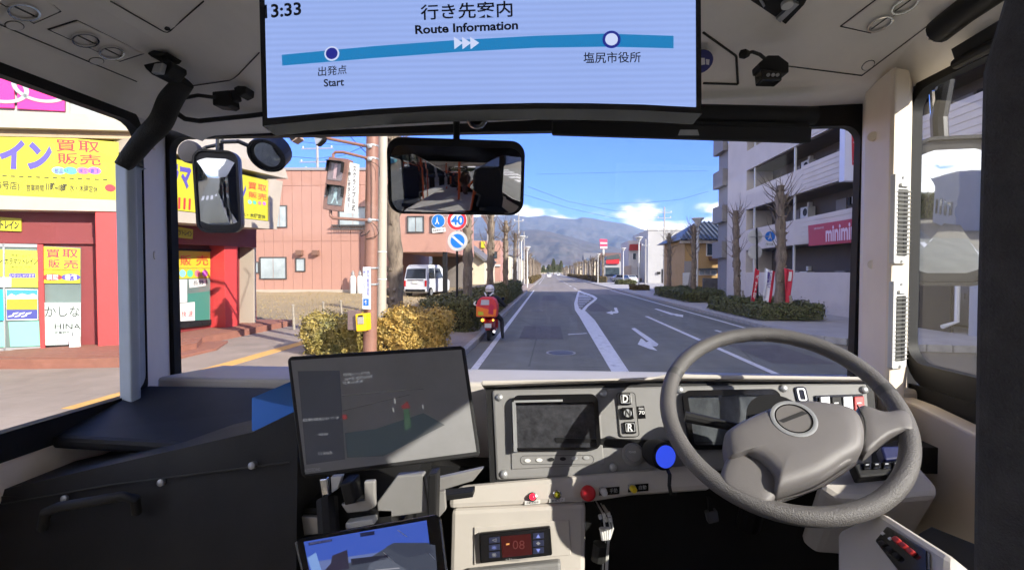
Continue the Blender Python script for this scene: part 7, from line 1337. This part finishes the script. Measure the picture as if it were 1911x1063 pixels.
part(f_c, 'switch_console', [(1560, 990), (1640, 950), (1775, 1035), (1775, 1300), (1560, 1300)], -.05, 0, m_cons, rsd, .01); part(f_c, 'switch_panel', [(1637, 1012), (1660, 984), (1738, 1032), (1740, 1100), (1690, 1080)], 0, .006, m_blk, rsd, .004)
for i in range(3):
    x, y = 1675 + i*13.5, 1014 + i*11; part(f_c, 'red_rocker', [(x, y), (x + 9, y - 5), (x + 18, y + 2), (x + 9, y + 9)], .006, .014, mat('rocker_red', (.40, .03, .03), .35), rsd, .002)
    x, y = 1648 + i*13, 1020 + i*11; part(f_c, 'rocker_switch', [(x, y), (x + 9, y - 5), (x + 17, y + 2), (x + 9, y + 9)], .006, .012, m_dark, rsd, .002)
for i in range(2): x, y = 1650 + i*14, 1000 + i*10; part(f_c, 'indicator', [(x, y), (x + 5, y - 3), (x + 8, y), (x + 3, y + 3)], .006, .008, m_whl, rsd)
part(f_c, 'tray', [(1655, 950), (1680, 935), (1790, 975), (1790, 1040)], -.10, -.06, m_dark, rsd)
# ================================================================== DRIVER SEAT
st = thing('driver_chair', 'tall black driver seat back at the right edge, close to the camera', 'seat', (.42, .3, 1.02))
def cushion(name, c, d, R=None, b=.05, par=None):
    o = MB().box(c, d, R).build(name, m_seat, par if par is not None else st, bevel=b, segs=5); return o
SY = .24
sl0, sl1 = PY(1806, 60, SY).x, PY(1758, 1063, SY).x
rg = []
for z, x0_, x1_ in ((1.45, sl1 - .005, .62), (1.75, sl1, .63), (1.95, PY(1800, 560, SY).x, .63), (2.08, sl0, .60), (2.19, sl0, .56), (2.27, sl0 + .02, .5)): rg.append([V((x, y, z)) for x, y in ((x0_, SY), (x1_, SY), (x1_ - .03, SY - .13), (x0_ + .03, SY - .13))])
MB().loft(rg).build('backrest', m_seat, st, bevel=.012, segs=4); cushion('cushion', (.42, .44, 1.42), (.44, .45, .12)); MB().bx(.28, .56, .3, .6, 1.0, 1.36).build('pedestal', m_dark, st)
# ================================================================== PASSENGER SALOON (seen in the mirror)
m_blue = mat('navy_seat', (.015, .02, .035), .8, noise=.2, nscale=40); m_or = mat('orange_rail', (.75, .12, .02), .35)
def pseat():
    t = thing('passenger_seat', '', 'seat', (0, 0, 0), 'navy passenger seats behind the driver'); MB().box((0, 0, .43), (.42, .42, .1)).build('cushion', m_blue, t, bevel=.04, segs=3); MB().box((0, -.2, .82), (.42, .1, .75), Euler((-.15, 0, 0)).to_matrix()).build('backrest', m_blue, t, bevel=.04, segs=3); MB().box((0, 0, .2), (.3, .3, .4)).build('pedestal', m_dark, t); MB().tube([(-.2, -.25, 1.1), (-.2, -.27, 1.24), (.2, -.27, 1.24), (.2, -.25, 1.1)], .016, 8).build('grab_rail', m_or, t, smooth=40); return t
s0 = pseat(); first = True
for i, (x, y, lab) in enumerate([(-.85, -1.3, 'left'), (-.85, -2.2, 'left'), (-.85, -3.1, 'left'), (.70, -2.2, 'right'), (.70, -3.1, 'right'), (-.85, -4.9, 'rear'), (-.35, -4.9, 'rear'), (.2, -4.9, 'rear'), (.70, -4.9, 'rear')]):
    o = s0 if i == 0 else dup(s0); o['label'] = 'navy passenger seat, %s, seen in the interior mirror' % ('front left', 'second on the left', 'third on the left', 'front right', 'second on the right', 'rear bench left end', 'rear bench left of aisle', 'rear bench right of aisle', 'rear bench right end')[i]; o.location = (x, y, .85)
for i, (x, y) in enumerate(((-.5, -.95), (.30, -1.05), (-.48, -2.6), (.36, -2.6))):
    t = thing('grab_pole', 'orange vertical grab pole, %s of the aisle, seen in the interior mirror' % ('front left', 'front right', 'rear left', 'rear right')[i], 'grab pole', (x, y, .85), 'orange grab poles in the saloon'); MB().tube([(x, y, .85), (x, y, 2.72)], .018, 10).build('pole', m_or, t, smooth=40); MB().lathe((x, y, .85), (0, 0, 1), [(.045, 0), (.045, .015), (.02, .03)], 14).build('foot', m_steel, t)
for i, x in enumerate((-.5, .33)):
    t = thing('ceiling_rail', 'grey ceiling handrail %s of the aisle seen in the interior mirror' % ('left', 'right')[i], 'rail', (x, -2, 2.6)); MB().tube([(x, -.7, 2.72), (x, -.75, 2.6), (x, -4.3, 2.6), (x, -4.35, 2.72)], .014, 8).build('bar', m_steel, t)
    for k in range(6): y = -1.0 - k*.55; MB().tube([(x, y, 2.6), (x, y, 2.42)], .008, 6).build('strap', m_white, t); MB().tube([(x + .05*cos(a), y, 2.37 + .05*sin(a)) for a in np.linspace(0, 2*pi, 13)], .007, 6).build('hand_ring', m_white, t)
MB().bx(.30, .90, -.30, -.26, .86, 1.55).build('driver_partition', m_dark, bus); MB().tube([(.30, -.28, .86), (.30, -.28, 1.95), (.36, -.28, 2.0), (.86, -.28, 2.0)], .02, 10).build('partition_rail', m_or, bus, smooth=40)
def passenger(x, y, label, mj):
    t = thing('person', label, 'person', (x, y, .85)); Jp = dict(hip=(0, -.05, .55), belly=(0, -.06, .70), chest=(0, -.06, .92), neck0=(0, -.05, 1.06), neck=(0, -.04, 1.12), head=(0, 0, 1.23), crown=(0, 0, 1.32), shl=(-.18, -.05, 1.01), ell=(-.24, .04, .78), wrl=(-.12, .25, .66), shr=(.18, -.05, 1.01), elr=(.24, .04, .78), wrr=(.12, .25, .66), thl=(-.1, .05, .53), knl=(-.12, .42, .52), anl=(-.12, .42, .1), thr=(.1, .05, .53), knr=(.12, .42, .52), anr=(.12, .42, .1), toe=(0, .12, 0))
    person_mesh(t, {k: V(v) for k, v in Jp.items()}, mj); o = MB().lathe((0, .01, 1.17), (0, 0, 1), [(.088, 0), (.098, .05), (.098, .1), (.08, .16), (.03, .2)], 16).build('hair', mat('black_hair', (.01, .009, .008), .6), None, smooth=60); o.parent = t; o.location = (0, -.02, 0)
    o = MB().prism([(-.06, .1, 1.17), (.06, .1, 1.17), (.065, .1, 1.28), (-.065, .1, 1.28)], (0, .012, 0)).build('face', m_skin, None, bevel=.02); o.parent = t; o = MB().prism([(-.05, .11, 1.165), (.05, .11, 1.165), (.055, .112, 1.22), (-.055, .112, 1.22)], (0, .012, 0)).build('mask', m_white, None, bevel=.008); o.parent = t
passenger(-.85, -2.15, 'seated passenger in dark clothes on the left side, seen in the interior mirror', mat('coat_dark', (.03, .03, .035), .8)); passenger(.70, -2.15, 'seated passenger with white mask on the right side, seen in the interior mirror', mat('coat_brown', (.10, .06, .05), .8))
